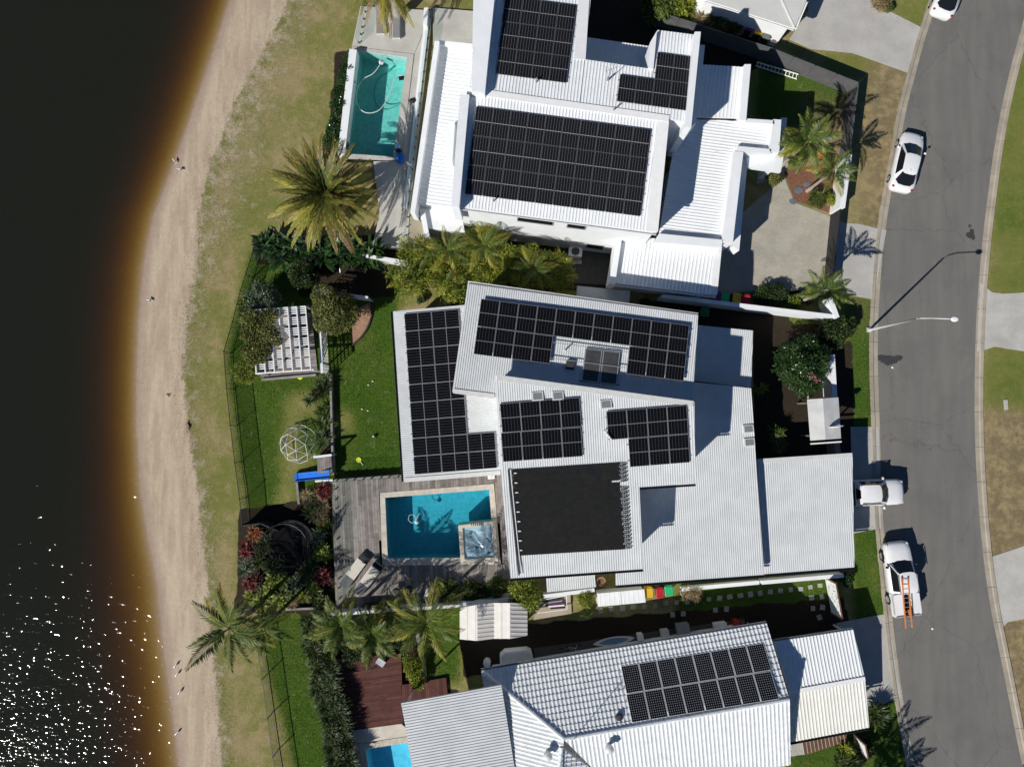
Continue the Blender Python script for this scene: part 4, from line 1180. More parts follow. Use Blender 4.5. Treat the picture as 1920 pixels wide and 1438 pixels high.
# ---- glass pool fences
def glass_mat():
    m, nt, b = newmat('fence_glass'); nt.nodes.remove(b)
    tr = nd(nt, 'ShaderNodeBsdfTransparent'); tr.inputs[0].default_value = (.90, .95, .93, 1)
    gl = nd(nt, 'ShaderNodeBsdfGlossy'); gl.inputs['Roughness'].default_value = .03
    mx = nd(nt, 'ShaderNodeMixShader'); mx.inputs[0].default_value = .06; nt.links.new(tr.outputs[0], mx.inputs[1]); nt.links.new(gl.outputs[0], mx.inputs[2])
    nt.links.new(mx.outputs[0], nt.nodes['Material Output'].inputs[0]); return m
fence_glass = glass_mat()
def glass_fence(label, a, b, z, n, h=1.15):
    p, q = P(*a, z), P(*b, z)
    root = thing('glass_fence', label, 'fence', tuple(p))
    d = (q-p)/n; t = d.normalized()
    for k in range(n):
        s, e = p+d*k+t*.03, p+d*(k+1)-t*.03
        g = MB().bar(s+Vector((0, 0, .08+h/2)), e+Vector((0, 0, .08+h/2)), .014, h).build('glass_pane', fence_glass, root)
        for f in (.22, .78):
            c = s.lerp(e, f); MB().box((c.x, c.y, c.z+.1), (.07, .07, .2)).build('spigot', black_plastic, root)
    return root
glass_fence('frameless glass fence along the garden side of the grey deck', (629, 908), (637, 1130), .65, 6)
glass_fence('frameless glass fence between the lawn and the grey deck', (624, 902), (754, 893), .65, 4)
glass_fence('long frameless glass fence between the pool and the white two-storey house', (808, 24), (765, 392), .28, 9)
glass_fence('short glass fence at the sandstone steps near the date palm', (766, 400), (760, 468), .28, 2)
glass_fence('glass fence at the lawn end of the pale pool paving', (690, 2), (672, 88), .28, 3)

# ---- balustrade kerb with white edge by house A
o = MB().prism([P(x, y, .42) for x, y in ((797, 25), (806, 26), (763, 392), (756, 388))], 0, .42).build('masonry_wall', white_wall); tag(o, 'low white kerb wall below the long frameless glass fence', 'wall')
o = MB().prism([P(x, y, .8) for x, y in ((795, 15), (803, 15), (801, 47), (793, 47))], .2, .8).build('planter_box', white_wall); tag(o, 'small white planter block beside the long frameless glass fence', 'planter')

# ---- black picket fence and wire fence along the foreshore
def picket_fence(label, base, h, mat, pitch, post=.05, pick=.018, start_post=True):
    root = thing('fence', label, 'fence', tuple(P(*base[0])))
    pk = MB()
    for i, (a, b) in enumerate(zip(base, base[1:])):
        p, q = P(*a), P(*b)
        for z in (.1, h-.03):
            MB().bar(p+Vector((0, 0, z)), q+Vector((0, 0, z)), .04, .04).build('rail', mat, root)
        n = max(2, int((q-p).length/pitch))
        for k in range(1, n):
            c = p.lerp(q, k/n); pk.bar(c+Vector((0, 0, .1)), c+Vector((0, 0, h-.05)), pick, pick)
    for c in base:
        p = P(*c); MB().box((p.x, p.y, (h+.08)/2), (post, post, h+.08)).build('post', mat, root)
    o = pk.build('pickets', mat, root); o["kind"] = 'stuff'
    return root
picket_fence('black metal picket fence between the foreshore and the fenced lawn', [(508, 474), (488, 476), (474, 521), (464, 551), (450, 607), (434, 662), (439, 730), (446, 797), (454, 865), (463, 931), (467, 978)], 1.4, black_plastic, .15, .06, .03)
picket_fence('grey wire pool fence between the foreshore and the strappy hedge', [(491, 1190), (502, 1262), (512, 1334), (522, 1404), (534, 1480)], 1.2, M('wire_grey', (.10, .10, .10), .6, .1, 3), .10, .05, .010)

# ---- walls and screens
def wall(label, a, b, h, t, mat, name='garden_wall', cat='garden wall', cap=None, group=None):
    p, q = P(*a), P(*b)
    if name == 'garden_wall': cap = cap or mat
    if cap is None:
        o = MB().bar(p+Vector((0, 0, h/2)), q+Vector((0, 0, h/2)), t, h).build(name, mat)
        return tag(o, label, cat, group)
    root = thing(name, label, cat, tuple(p), 0, group)
    MB().bar(p+Vector((0, 0, (h-.06)/2)), q+Vector((0, 0, (h-.06)/2)), t, h-.06).build('wall', mat, root)
    MB().bar(p+Vector((0, 0, h-.03)), q+Vector((0, 0, h-.03)), t+.06, .06).build('coping', cap, root)
    return root
wall('long white rendered boundary wall between the driveway and the pale corrugated roofs', (1232, 562), (1549, 600), 1.7, .22, white_wall, cap=white_wall)
wall('short white wall pier by the street beside a small palm', (1549, 602), (1536, 566), 1.75, .3, white_wall, cap=white_wall)
wall('white front wall along the mulch bed facing the street', (1572, 305), (1559, 402), 1.7, .35, white_wall, cap=white_wall)
wall('white boundary wall between the lawn and the golden cane palms', (688, 486), (776, 500), 1.2, .2, white_wall, cap=white_wall)
wall('white paling fence along the pool-deck side garden', (630, 1140), (868, 1124), 1.6, .2, white_wall, 'fence', 'fence')
wall('white fence behind the side garden next to the zigzag shed', (868, 1122), (1012, 1108), 1.5, .2, white_wall, 'fence', 'fence')
wall('low white kerb wall under the lowest pale corrugated roofs', (1018, 1112), (1112, 1100), .9, .2, white_wall)
wall('low white garden wall beside the stone pot under the pale roof edge', (1275, 1101), (1418, 1088), .6, .22, white_wall)
wall('low white garden wall under the garage roof edge by the stepping stones', (1421, 1087), (1572, 1074), .8, .22, white_wall)
def rib_fence(label, a, b, h, mat, n):
    p, q = P(*a), P(*b)
    root = thing('fence', label, 'fence', tuple(p)); d = (q-p)/n; t = d.normalized()
    for k in range(n):
        s, e = p+d*k+t*.01, p+d*(k+1)-t*.01
        MB().bar(s+Vector((0, 0, h/2)), e+Vector((0, 0, h/2)), .05, h).build('panel', mat, root)
        MB().box((s.x, s.y, h/2+.02), (.08, .08, h+.04)).build('post', mat, root)
    MB().bar(p+Vector((0, 0, h+.02)), q+Vector((0, 0, h+.02)), .07, .04).build('top_rail', mat, root)
    return root
fence_grey = M('fence_grey', (.105, .105, .108), .6, .1, 1.5, fine=.08)
rib_fence('long dark grey panel fence beside the sloping pale driveway', (1432, 114), (1588, 176), 1.7, fence_grey, 4)
rib_fence('dark grey panel fence behind the shrubs and wheelie bins', (1222, 46), (1431.5, 113.8), 1.7, fence_grey, 5)
rib_fence('dark grey panel fence running along the street verge', (1588, 178), (1573, 300), 1.7, fence_grey, 3)
rib_fence('dark sliding driveway gate between the white front wall and the street palm', (1557, 406), (1543, 545), 1.5, M('gate_black', (.025, .025, .027), .6, .1, 2), 3)
speck = None
def speckle():
    m, nt, b = newmat('screen_white')
    vec = nd(nt, 'ShaderNodeNewGeometry').outputs['Position']
    n1 = noise_(nt, vec, 7, 2, .5)
    nt.links.new(mix_(nt, ramp_(nt, n1, .60, .63), (.74, .76, .75), (.12, .15, .15)), b.inputs['Base Color']); b.inputs['Roughness'].default_value = .6
    return m
screen_white = speckle()
def screen(label, a, b, h):
    p, q = P(*a), P(*b); root = thing('privacy_screen', label, 'screen', tuple(p))
    MB().bar(p+Vector((0, 0, h/2+.05)), q+Vector((0, 0, h/2+.05)), .04, h-.1).build('panel', screen_white, root)
    for c in (p, q): MB().box((c.x, c.y, h/2+.05), (.1, .1, h+.1)).build('post', timber_brown, root)
    MB().bar(p+Vector((0, 0, h+.05)), q+Vector((0, 0, h+.05)), .09, .05).build('top_rail', timber_brown, root)
screen('white patterned privacy screen at the street end of the stepping-stone path', (1546, 1082), (1558, 1148), 1.75)
screen('white patterned privacy screen beside the brown slatted steps', (1598, 1373), (1604, 1400), 1.8)
def lattice(label, a, b, h):
    p, q = P(*a), P(*b); root = thing('lattice_screen', label, 'trellis', tuple(p)); L = (q-p).length; d = (q-p).normalized()
    n = int(L/.24)
    for k in range(n+1):
        c = p+d*(L*k/n); MB().bar(c+Vector((0, 0, .05)), c+Vector((0, 0, h)), .05, .03).build('upright_slat', white_trim, root)
    for k in range(7):
        z = .12+(h-.2)*k/6; MB().bar(p+Vector((0, 0, z)), q+Vector((0, 0, z)), .03, .06).build('cross_slat', white_trim, root)
    MB().bar(p+Vector((0, 0, h+.03)), q+Vector((0, 0, h+.03)), .16, .06).build('top_rail', white_trim, root)
lattice('white lattice screen running beside the pergola towards the lawn', (612, 602), (617, 702), 1.9)
lattice('white lattice screen behind the round clipped tree', (604, 552), (700, 566), 1.9)

rib_fence('solid black screen fence at the end of the black picket fence', (468, 980), (500, 976), 1.35, M('gate_black'), 2)
rib_fence('solid black screen fence behind the trampoline', (501, 977), (532, 990), 1.2, M('gate_black'), 2)
# ---- garden bed by the round tree: brick edging
bed = thing('garden_bed', 'curved brick-red garden bed in front of the white lattice screen', 'garden bed', tuple(P(660, 620)))
MB().prism([P(x, y, .1) for x, y in ((620, 606), (694, 566), (696, 590), (688, 615), (675, 632), (660, 645), (655, 610))], 0, .1).build('mulch', M('mulch_pale', (.34, .20, .13), .95, .2, 5, bump=.6, fine=.3), bed)
arc = [(696, 568), (697, 590), (690, 613), (677, 633), (661, 648)]
ap = smooth_poly(arc, 8)
for a, b in zip(ap, ap[1:]):
    p, q = P(a.x, a.y), P(b.x, b.y); MB().bar(p.lerp(q, .04)+Vector((0, 0, .08)), p.lerp(q, .96)+Vector((0, 0, .08)), .11, .16).build('edging_brick', M('dark_brick', (.06, .045, .04), .9, .2, 3), bed)

# ---- pergola
pg = thing('pergola', 'white slatted timber pergola partly covered with a vine', 'pergola', tuple(P(530, 650)))
HP = 2.5
pq = [P(x, y, HP) for x, y in ((472, 581), (573, 574), (583, 693), (481, 700))]
for t in [k/6 for k in range(7)]:
    a, b = pq[0].lerp(pq[1], t), pq[3].lerp(pq[2], t)
    MB().bar(a, b, .075, .16).build('beam', white_trim, pg)
NSL = 30
for k in range(NSL+1):
    if k % 5 == 4: continue
    a, b = pq[0].lerp(pq[3], k/NSL), pq[1].lerp(pq[2], k/NSL)
    MB().bar(a-Vector((0, 0, .115)), b-Vector((0, 0, .115)), .075, .05).build('slat', white_trim, pg)
for a, b in ((pq[0], pq[1]), (pq[3], pq[2])):
    e = (b-a).normalized()*.15; MB().bar(a-e-Vector((0, 0, .22)), b+e-Vector((0, 0, .22)), .09, .16).build('bearer', white_trim, pg)
for c in pq:
    MB().box((c.x, c.y, (HP-.3)/2), (.12, .12, HP-.3)).build('post', white_trim, pg)
pd = thing('timber_platform', 'grey timber platform under the white pergola', 'deck', tuple(P(530, 655)))
deck(pd, [(478, 592), (584, 585), (596, 702), (488, 708)], .12, ((480, 600), (580, 592)), .16, board_grey)

# ---- red deck of house C
rd = thing('timber_deck', 'dark red timber deck beside the strappy hedge', 'deck', tuple(P(700, 1300)))
deck(rd, [(625, 1235), (752, 1225), (756, 1356), (640, 1372)], .25, ((640, 1300), (750, 1284)), .145, board_red)
deck(rd, [(752, 1284), (800, 1276), (836, 1270), (840, 1310), (756, 1330)], .25, ((800, 1300), (798, 1276)), .145, board_red)
MB().prism([P(x, y, .2) for x, y in ((630, 1240), (750, 1230), (752, 1352), (644, 1366))], 0, .2).build('deck_frame', dark_trim, rd)
# brown slatted steps
st = thing('slatted_steps', 'brown timber boards with pale edges beside the white carport', 'steps', tuple(P(1550, 1395)))
for k in range(12):
    a = (1507+7.0*k, 1389-1.35*k); b = (1511+6.9*k, 1414-2.2*k)
    p, q = P(*a, .2), P(*b, .2)
    MB().bar(p, q, .22, .08).build('tread', timber_brown, st)
    MB().bar(p+Vector((-.13, 0, .02)), q+Vector((-.13, 0, .02)), .03, .09).build('nosing', M('nosing', (.5, .45, .36), .7, .1, 3), st)

# ---- planted kerbs / retaining sleepers in the yard of B
def sleeper(label, a, b, h, t=.16, mat=None, name='retaining_sleeper'):
    p, q = P(*a, h), P(*b, h); o = MB().bar(p-Vector((0, 0, h/2)), q-Vector((0, 0, h/2)), t, h).build(name, mat or timber_grey); return tag(o, label, 'edging')
sleeper('grey timber sleeper edging between the lawn and the play area', (619, 700), (624, 890), .5)
sleeper('grey timber sleeper edging beside the planted bed by the blue slide', (556, 905), (560, 945), .4)
sleeper('low grey sleeper at the foot of the pergola garden strip', (490, 712), (592, 703), .3)
sleeper('pale stone edging between the yellow-flecked shrubs and the small shaded lawn', (783, 1186), (796, 1270), .25, .3, concrete_pale)
sleeper('grey sleeper between the trampoline garden and the strappy hedge lawn', (520, 1143), (632, 1139), .3)

# ---- stepping stones
stones = [(1208, 1137), (1228, 1135), (1248, 1130), (1268, 1129), (1288, 1128), (1309, 1123), (1329, 1123), (1349, 1121), (1368, 1118.5), (1388, 1116), (1407, 1113.5), (1425, 1111.6),
          (1444, 1109), (1463, 1107), (1482, 1105), (1501, 1103.6), (1519, 1100), (1537, 1097), (1521, 1120), (1540, 1118), (1524, 1140), (1542, 1138), (1341, 1143), (1362, 1141),
          (1261, 1152), (1281, 1150), (1536, 1157), (1126, 1145), (1146, 1141), (1167, 1140), (1187, 1138)]
sm_ = M('stepping_stone', (.34, .325, .29), .9, .15, 2, fine=.15)
sb = MB().box((0, 0, .02), (.34, .34, .06)); sme = None
for k, (x, y) in enumerate(stones):
    p = P(x, y)
    if sme is None: o = sb.build('stepping_stone', sm_); sme = o.data
    else: o = bpy.data.objects.new('stepping_stone', sme); col.objects.link(o)
    o.location = (p.x, p.y, .01); o.rotation_euler = (0, 0, R(5)+random.uniform(-.25, .25)); o.scale = (random.uniform(.85, 1.2), random.uniform(.85, 1.2), 1)
    tag(o, 'square pale stepping stone in the side path below the pale roofs', 'stepping stone', 'stepping stones along the side path')
for k, (x, y, rz, lab) in enumerate(((1497, 357, .4, 'larger irregular slate stone set in the red mulch'), (1487, 378, -.3, 'slate stone in the red mulch at the driveway edge'), (1512, 346, .8, 'small slate stone in the red mulch under the palm'))):
    p = P(x, y, .03); r_ = (.42, .32, .28)[k]
    o = MB().prism([(p.x+r_*random.uniform(.8, 1.2)*math.cos(a+rz), p.y+r_*.7*random.uniform(.8, 1.2)*math.sin(a+rz)) for a in [i*2*math.pi/7 for i in range(7)]], .01, .06).build('slate_stone', M('slate', (.13, .145, .16), .8, .15, 3)); tag(o, lab, 'stone')

# ---- entry arbour on the street side of B
ar = thing('entry_arbour', 'pale gabled entry roof over the front gate with a number sign on it', 'arbour', tuple(P(1545, 785)))
plL = plane((1514, 749, 2.45), (1520, 826, 2.45), (1543, 747, 2.75)); plR = plane((1543, 747, 2.75), (1548, 824, 2.75), (1572, 745, 2.45))
arb = M('arbour_roof', (.55, .555, .54), .45, .1, 1.2, fine=.05, stain=((.40, .40, .40), .5))
roof(ar, [(1514, 749), (1543, 747), (1548, 824), (1520, 826)], plL, ((1520, 780), (1540, 779)), .8, arb, 0, .07, ribs=False, fascia=white_trim)
roof(ar, [(1543.3, 747), (1572, 745), (1577, 822), (1548.3, 824)], plR, ((1550, 780), (1570, 779)), .8, arb, 0, .07, ribs=False, fascia=white_trim)
for x, y in ((1522, 756), (1566, 752), (1526, 818), (1568, 815)):
    p = P(x, y, 2.4); MB().box((p.x, p.y, 1.18), (.1, .1, 2.36)).build('post', grey_wall, ar)
p = P(1520, 832, 2.2); q = P(1577, 828, 2.2); MB().bar(p, q, .1, .14).build('bearer', white_trim, ar)
sg = thing('number_sign', 'white arched name board standing on the pale entry roof', 'sign', tuple(P(1564, 800, 2.5)))
a, b = P(1553, 801, 2.62), P(1578, 798, 2.62)
w = (b-a).length; dx = (b-a).normalized(); nrm = Vector((dx.y, -dx.x, 0))
prof = [(0, 0), (w, 0), (w, .34), (w*.85, .47), (w*.65, .54), (w*.5, .56), (w*.35, .54), (w*.15, .47), (0, .34)]
vv = [a+dx*x+Vector((0, 0, z)) for x, z in prof]; n = len(vv)
obj('board', [v-nrm*.03 for v in vv]+[v+nrm*.03 for v in vv], [tuple(range(n-1, -1, -1)), tuple(range(n, 2*n))]+[(i, (i+1) % n, n+(i+1) % n, n+i) for i in range(n)], white_trim, sg)
grey_ink = M('sign_ink', (.16, .16, .17), .6, .05, 3)
def stroke(x, z0, x2, z2): 
    MB().bar(a+dx*(x*w)+nrm*.034+Vector((0, 0, z0)), a+dx*(x2*w)+nrm*.034+Vector((0, 0, z2)), .012, .03).build('letter_stroke', grey_ink, sg)
for s in ((.10, .1, .10, .32), (.22, .1, .22, .32), (.10, .21, .22, .21), (.32, .1, .385, .32), (.385, .32, .45, .1), (.345, .18, .425, .18)): stroke(*s)
wall('low dark front wall running between the entry roof and the garage', (1552, 828), (1556, 862), 1.5, .3, grey_wall)
wall('pale front wall behind the flowering shrub by the entry roof', (1543, 668), (1548, 752), 1.5, .3, white_wall)

# ---- street light
sl_ = thing('street_light', 'tall grey street light leaning its arm over the road', 'street light', tuple(P(1629, 619)))
b0 = P(1629, 619); top = P(1718, 597, 6.3); head = P(1766, 599, 6.75)
MB().tube([b0, (b0.x, b0.y, 3), (b0.x, b0.y, 6.1)], [.10, .085, .06], 10).build('pole', M('galvanised', (.52, .53, .53), .5, .06, 3, metal=.2), sl_, smooth=True)
arm = [Vector((b0.x, b0.y, 6.0)), Vector((b0.x+.15, b0.y+.01, 6.35)), Vector((b0.x+.6, b0.y, 6.55)), Vector((b0.x+1.9, b0.y-.08, 6.72))]
MB().tube(arm, .04, 8).build('arm', M('galvanised'), sl_, smooth=True)
lh = MB().lathe([(.14, -.06), (.2, -.02), (.2, .05), (.12, .11)], (0, 0, 0), 12)
lo = lh.build('lamp_head', white_trim, sl_); lo.matrix_parent_inverse = wm(sl_).inverted(); lo.location = arm[-1]+Vector((.2, -.01, 0)); lo.scale = (1.25, .9, 1)
MB().box((b0.x, b0.y, .05), (.35, .35, .1)).build('base_plate', M('galvanised'), sl_)
# ================================================================== PLANTS
def leaf_quads(c, d, n, L, W, fold=.0):
    """diamond leaves: base points c, directions d, normals n (N,3 arrays); lengths L, widths W"""
    s = np.cross(d, n); s /= np.maximum(np.linalg.norm(s, axis=1, keepdims=True), 1e-6)
    a, t = c, c+d*L[:, None]
    m = c+d*(L*.45)[:, None]
    w = s*(W/2)[:, None]
    up = n*(W*fold)[:, None]
    v = np.stack([a, m+w+up, t, m-w+up], 1).reshape(-1, 3)
    f = np.arange(len(c)*4).reshape(-1, 4)
    return v, f
def unit(a): return a/np.maximum(np.linalg.norm(a, axis=1, keepdims=True), 1e-6)
def crown_points(blobs, n, shell=.75):
    """points and outward directions through a set of ellipsoids (cx, cy, cz, rx, ry, rz)"""
    w = np.array([b[3]*b[4]*b[5] for b in blobs])**.67; w /= w.sum()
    k = rng.choice(len(blobs), n, p=w)
    B = np.array(blobs)[k]
    o = unit(rng.normal(size=(n, 3))); o[:, 2] = np.where(rng.random(n) < .75, np.abs(o[:, 2]), o[:, 2])
    r = np.where(rng.random(n) < shell, rng.uniform(.78, 1.06, n), rng.uniform(.2, .8, n))
    return B[:, :3]+o*B[:, 3:]*r[:, None], o
def foliage(name, blobs, n, L, W, mat, parent, up=.5, shell=.75, jitter=.35):
    c, o = crown_points(blobs, n, shell)
    d = unit(o*.8+rng.normal(0, .8, (n, 3)))
    nr = unit(o+np.array([0, 0, up])+rng.normal(0, .55, (n, 3)))
    ll = L*rng.uniform(1-jitter, 1+jitter, n); ww = W*rng.uniform(1-jitter, 1+jitter, n)
    v, f = leaf_quads(c, d, nr, ll, ww, .12)
    # clump tone: leaves close together share a tone
    tone = .5+.5*np.sin(c[:, 0]*3.1+1.7*np.sin(c[:, 1]*2.3))*np.sin(c[:, 1]*2.7+c[:, 2]*2)
    var = np.clip(.55*tone+.45*rng.random(n), 0, 1)
    return fastmesh(name, v, f, mat, parent, True, np.repeat(var, 4))
def blobset(c, r, k, flat_=.75, spread=.6):
    out = [(c[0], c[1], c[2], r*.72, r*.72, r*.72*flat_)]
    for i in range(k):
        a = 2*math.pi*i/k+random.uniform(-.3, .3); q = r*spread*random.uniform(.7, 1.15); s = r*random.uniform(.32, .52)
        out.append((c[0]+q*math.cos(a), c[1]+q*math.sin(a), c[2]+random.uniform(-.25, .3)*r, s, s, s*flat_))
    return out
def trunk(parent, base, tips, r0, mat=None):
    m = MB()
    b = Vector(base)
    for t in tips:
        t = Vector(t); mid = b.lerp(t, .5)+Vector((random.uniform(-.1, .1), random.uniform(-.1, .1), .1))
        m.tube([b, mid, t], [r0, r0*.7, r0*.3], 6)
    return m.build('trunk', mat or bark, parent)
def shrub(label, px, py, h, r, n, L, W, mat, k=5, flat_=.8, name='shrub', cat='shrub', group=None, shell=.75, up=.5):
    c = P(px, py, h)
    root = thing(name, label, cat, (c.x, c.y, 0), 0, group)
    bl = blobset(c, r, k, flat_)
    foliage('crown', bl, n, L, W, mat, root, up, shell)
    trunk(root, (c.x, c.y, 0), [(b[0], b[1], b[2]) for b in bl[:4]], min(.12, r*.07))
    return root
leaf_dark = LEAF('leaf_dark', (.016, .034, .008), (.050, .080, .018), (.15, .18, .07))
leaf_mid = LEAF('leaf_mid', (.030, .060, .010), (.11, .15, .030), (.26, .28, .10))
leaf_gloss = LEAF('leaf_gloss', (.012, .038, .009), (.045, .100, .022), (.16, .21, .10), rough=.25, spec=.6)
leaf_olive = LEAF('leaf_olive', (.07, .085, .018), (.21, .22, .060), (.34, .33, .12))
leaf_lime = LEAF('leaf_lime', (.10, .15, .015), (.28, .32, .045), (.46, .45, .09))
leaf_gold = LEAF('leaf_gold', (.11, .16, .016), (.33, .36, .045), (.55, .50, .10))
leaf_silver = LEAF('leaf_silver', (.05, .085, .045), (.18, .23, .14), (.42, .46, .36))
leaf_red = LEAF('leaf_red', (.06, .010, .012), (.22, .030, .030), (.45, .13, .09))
leaf_orange = LEAF('leaf_orange', (.16, .045, .02), (.38, .13, .05), (.45, .30, .10))
leaf_straw = LEAF('leaf_straw', (.16, .11, .05), (.34, .26, .13), (.50, .42, .24))
frond_green = LEAF('frond_green', (.026, .062, .009), (.10, .15, .023), (.26, .26, .06))
frond_yellow = LEAF('frond_yellow', (.11, .14, .016), (.32, .32, .042), (.52, .38, .08))
frond_date = LEAF('frond_date', (.028, .055, .011), (.120, .145, .027), (.46, .29, .065))
frond_dead = LEAF('frond_dead', (.12, .075, .03), (.26, .17, .07), (.38, .29, .17))
flower_pink = LEAF('flower_pink', (.45, .06, .12), (.65, .25, .30), (.75, .6, .55))
flower_orange = LEAF('flower_orange', (.7, .12, .02), (.8, .25, .05))

def frond_mesh(name, e0, e1, leaflets, ll, spread, droop, width, mat, seed, tip=.25):
    """one pinnate frond of unit length along +X from the crown centre"""
    r_ = np.random.default_rng(seed)
    N = 14; t = np.linspace(0, 1, N)
    e = e0+(e1-e0)*t**1.3
    step = 1/(N-1)
    x = np.r_[0, np.cumsum(np.cos(e[:-1])*step)]; z = np.r_[0, np.cumsum(np.sin(e[:-1])*step)]
    V, F, VAR = [], [], []
    for i in range(N-1):
        w0, w1 = .011*(1-.8*t[i]), .011*(1-.8*t[i+1])
        n = len(V)
        V += [(x[i], -w0, z[i]+.004), (x[i], w0, z[i]+.004), (x[i+1], w1, z[i+1]+.004), (x[i+1], -w1, z[i+1]+.004)]
        F.append((n, n+1, n+2, n+3)); VAR += [.62]*4
    tt = np.linspace(.14, .995, leaflets)
    for s in (-1, 1):
        for u in tt:
            u2 = u+r_.normal(0, .004)
            cx, cz = np.interp(u2, t, x), np.interp(u2, t, z); ee = np.interp(u2, t, e)
            prof = min(1, .45+2.2*(u-.1))*(1-max(0, u-.55)/.45*(1-tip))
            L = ll*prof*r_.uniform(.85, 1.12)
            a = spread*(1-.55*u)+r_.normal(0, .07)
            dx, dy = math.cos(a), s*math.sin(a); dr = droop*r_.uniform(.6, 1.3)
            d = np.array([dx*math.cos(ee), dy, dx*math.sin(ee)+.15-dr*.4]); d /= np.linalg.norm(d)
            d2 = np.array([d[0], d[1], d[2]-dr]); d2 /= np.linalg.norm(d2)
            b = np.array([cx, s*.006, cz]); m_ = b+d*L*.5; e_ = m_+d2*L*.5
            ax = np.array([math.cos(ee), 0, math.sin(ee)])*width/2
            n = len(V)
            V += [tuple(b-ax*.6), tuple(m_-ax), tuple(e_), tuple(m_+ax)]
            F.append((n, n+1, n+2, n+3))
            q = float(np.clip(r_.uniform(.05, .85)+.28*u, 0, 1)); VAR += [q*.8, q, min(1, q+.22), q]
    me_o = fastmesh(name, np.array(V), np.array(F), mat, None, True, np.array(VAR))
    me = me_o.data; bpy.data.objects.remove(me_o)
    return me
def frond_set(key, mats, ll, leaflets, spread, droop, width, e_tab):
    return [frond_mesh('frond', a, b, leaflets, ll, spread, droop, width, m, 100+i*7+len(key)) for i, ((a, b), m) in enumerate(zip(e_tab, mats))]
F_DATE = frond_set('date', [frond_date, frond_date, frond_date, frond_yellow, frond_dead], .135, 66, .62, .22, .030,
                   [(R(72), R(35)), (R(55), R(5)), (R(35), R(-18)), (R(14), R(-38)), (R(-5), R(-55))])
F_FOX = frond_set('fox', [frond_green, frond_green, frond_green, frond_yellow], .25, 46, 1.15, .55, .034, [(R(65), R(5)), (R(42), R(-25)), (R(25), R(-45)), (R(8), R(-60))])
F_COCO = frond_set('coco', [frond_green, frond_green, frond_green, frond_yellow], .24, 44, .95, .7, .028, [(R(60), R(10)), (R(38), R(-22)), (R(18), R(-42)), (R(2), R(-58))])
F_GOLD = frond_set('gold', [frond_green, frond_green, frond_yellow, frond_yellow], .24, 44, .85, .6, .022, [(R(70), R(15)), (R(48), R(-15)), (R(30), R(-38)), (R(10), R(-55))])
def palm(label, px, py, h, L, nf, fset, r=.16, name='palm_tree', group=None, base=None, weights=None, cat='palm', seed=1, lean=True):
    c = P(px, py, h) if base is None else Vector((*base, h))
    root = thing(name, label, cat, (c.x, c.y, 0), 0, group)
    pts = [(0, 0, 0), (.02, .03, h*.35), (0, .02, h*.7), (0, 0, h-.05)]
    MB().tube(pts, [r*1.35, r, r*.92, r*.8], 9).build('trunk', palm_bark, root, keep=False, smooth=True)
    rr = random.Random(seed)
    MB().tube([(0, 0, h-.35), (0, 0, h+.1)], [r*.9, r*.5], 8).build('crownshaft', M('crownshaft', (.12, .15, .05), .6, .15, 4), root, keep=False)
    for i in range(nf):
        u = (i+.5)/nf
        k = min(len(fset)-1, int(u*len(fset))) if weights is None else rr.choices(range(len(fset)), weights)[0]
        o = bpy.data.objects.new('frond', fset[k]); col.objects.link(o); o.parent = root
        o.location = (0, 0, h-.02*k)
        o.rotation_euler = (rr.uniform(-.25, .25), rr.uniform(-.12, .12), i*2.39996+rr.uniform(-.18, .18))
        s = L*rr.uniform(.86, 1.08); o.scale = (s, s, s)
    return root
palm('big spreading date palm beside the narrow pool', 612, 368, 5.0, 4.1, 84, F_DATE, .32, seed=3, name='date_palm', weights=(2, 3, 4, 3.5, 1.8))
palm('date palm hanging its brown fronds over the grey loungers', 722, -52, 5.5, 3.9, 46, F_DATE, .32, seed=4, name='date_palm', weights=(1, 2, 3, 4, 3))
palm('feathery palm in the red mulch bed beside the white porch', 1512, 268, 4.6, 2.3, 15, F_FOX, .13, seed=5)
palm('smaller feathery palm rising over the white front wall', 1562, 322, 4.2, 1.9, 12, F_FOX, .11, seed=6)
palm('lone feathery palm at the white wall pier by the street', 1546, 548, 4.0, 2.2, 10, F_FOX, .11, seed=7, weights=(2, 4, 3, 0))
palm('sparse coconut-like palm leaning over the beach edge', 430, 1178, 4.6, 3.3, 15, F_COCO, .16, seed=8, weights=(2, 3, 3, 2))
palm('slim coconut-like palm among the garden plants near the wire fence', 492, 1175, 3.4, 2.3, 11, F_COCO, .12, seed=18)
palm('dark feathery palm at the corner of the red deck hedge', 640, 1172, 4.0, 2.5, 15, F_FOX, .14, seed=9)
palm('dark feathery palm overhanging the barbecue on the red deck', 700, 1186, 4.0, 2.4, 15, F_FOX, .14, seed=10)
palm('yellow-green palm beside the white zigzag shed', 802, 1166, 4.8, 3.1, 17, F_GOLD, .14, seed=12)
palm('young palm between the dark palms and the grey deck', 735, 1150, 2.8, 1.8, 12, F_FOX, .10, seed=13)
b_ = P(1532, 1514); palm('palm at the carport corner casting its shadow on the road', 0, 0, 5.2, 2.6, 16, F_FOX, .14, seed=14, base=(b_.x, b_.y))
b_ = P(1588, 1530); palm('second palm near the carport verge throwing shade over the kerb', 0, 0, 4.2, 2.3, 14, F_FOX, .14, seed=15, base=(b_.x, b_.y))

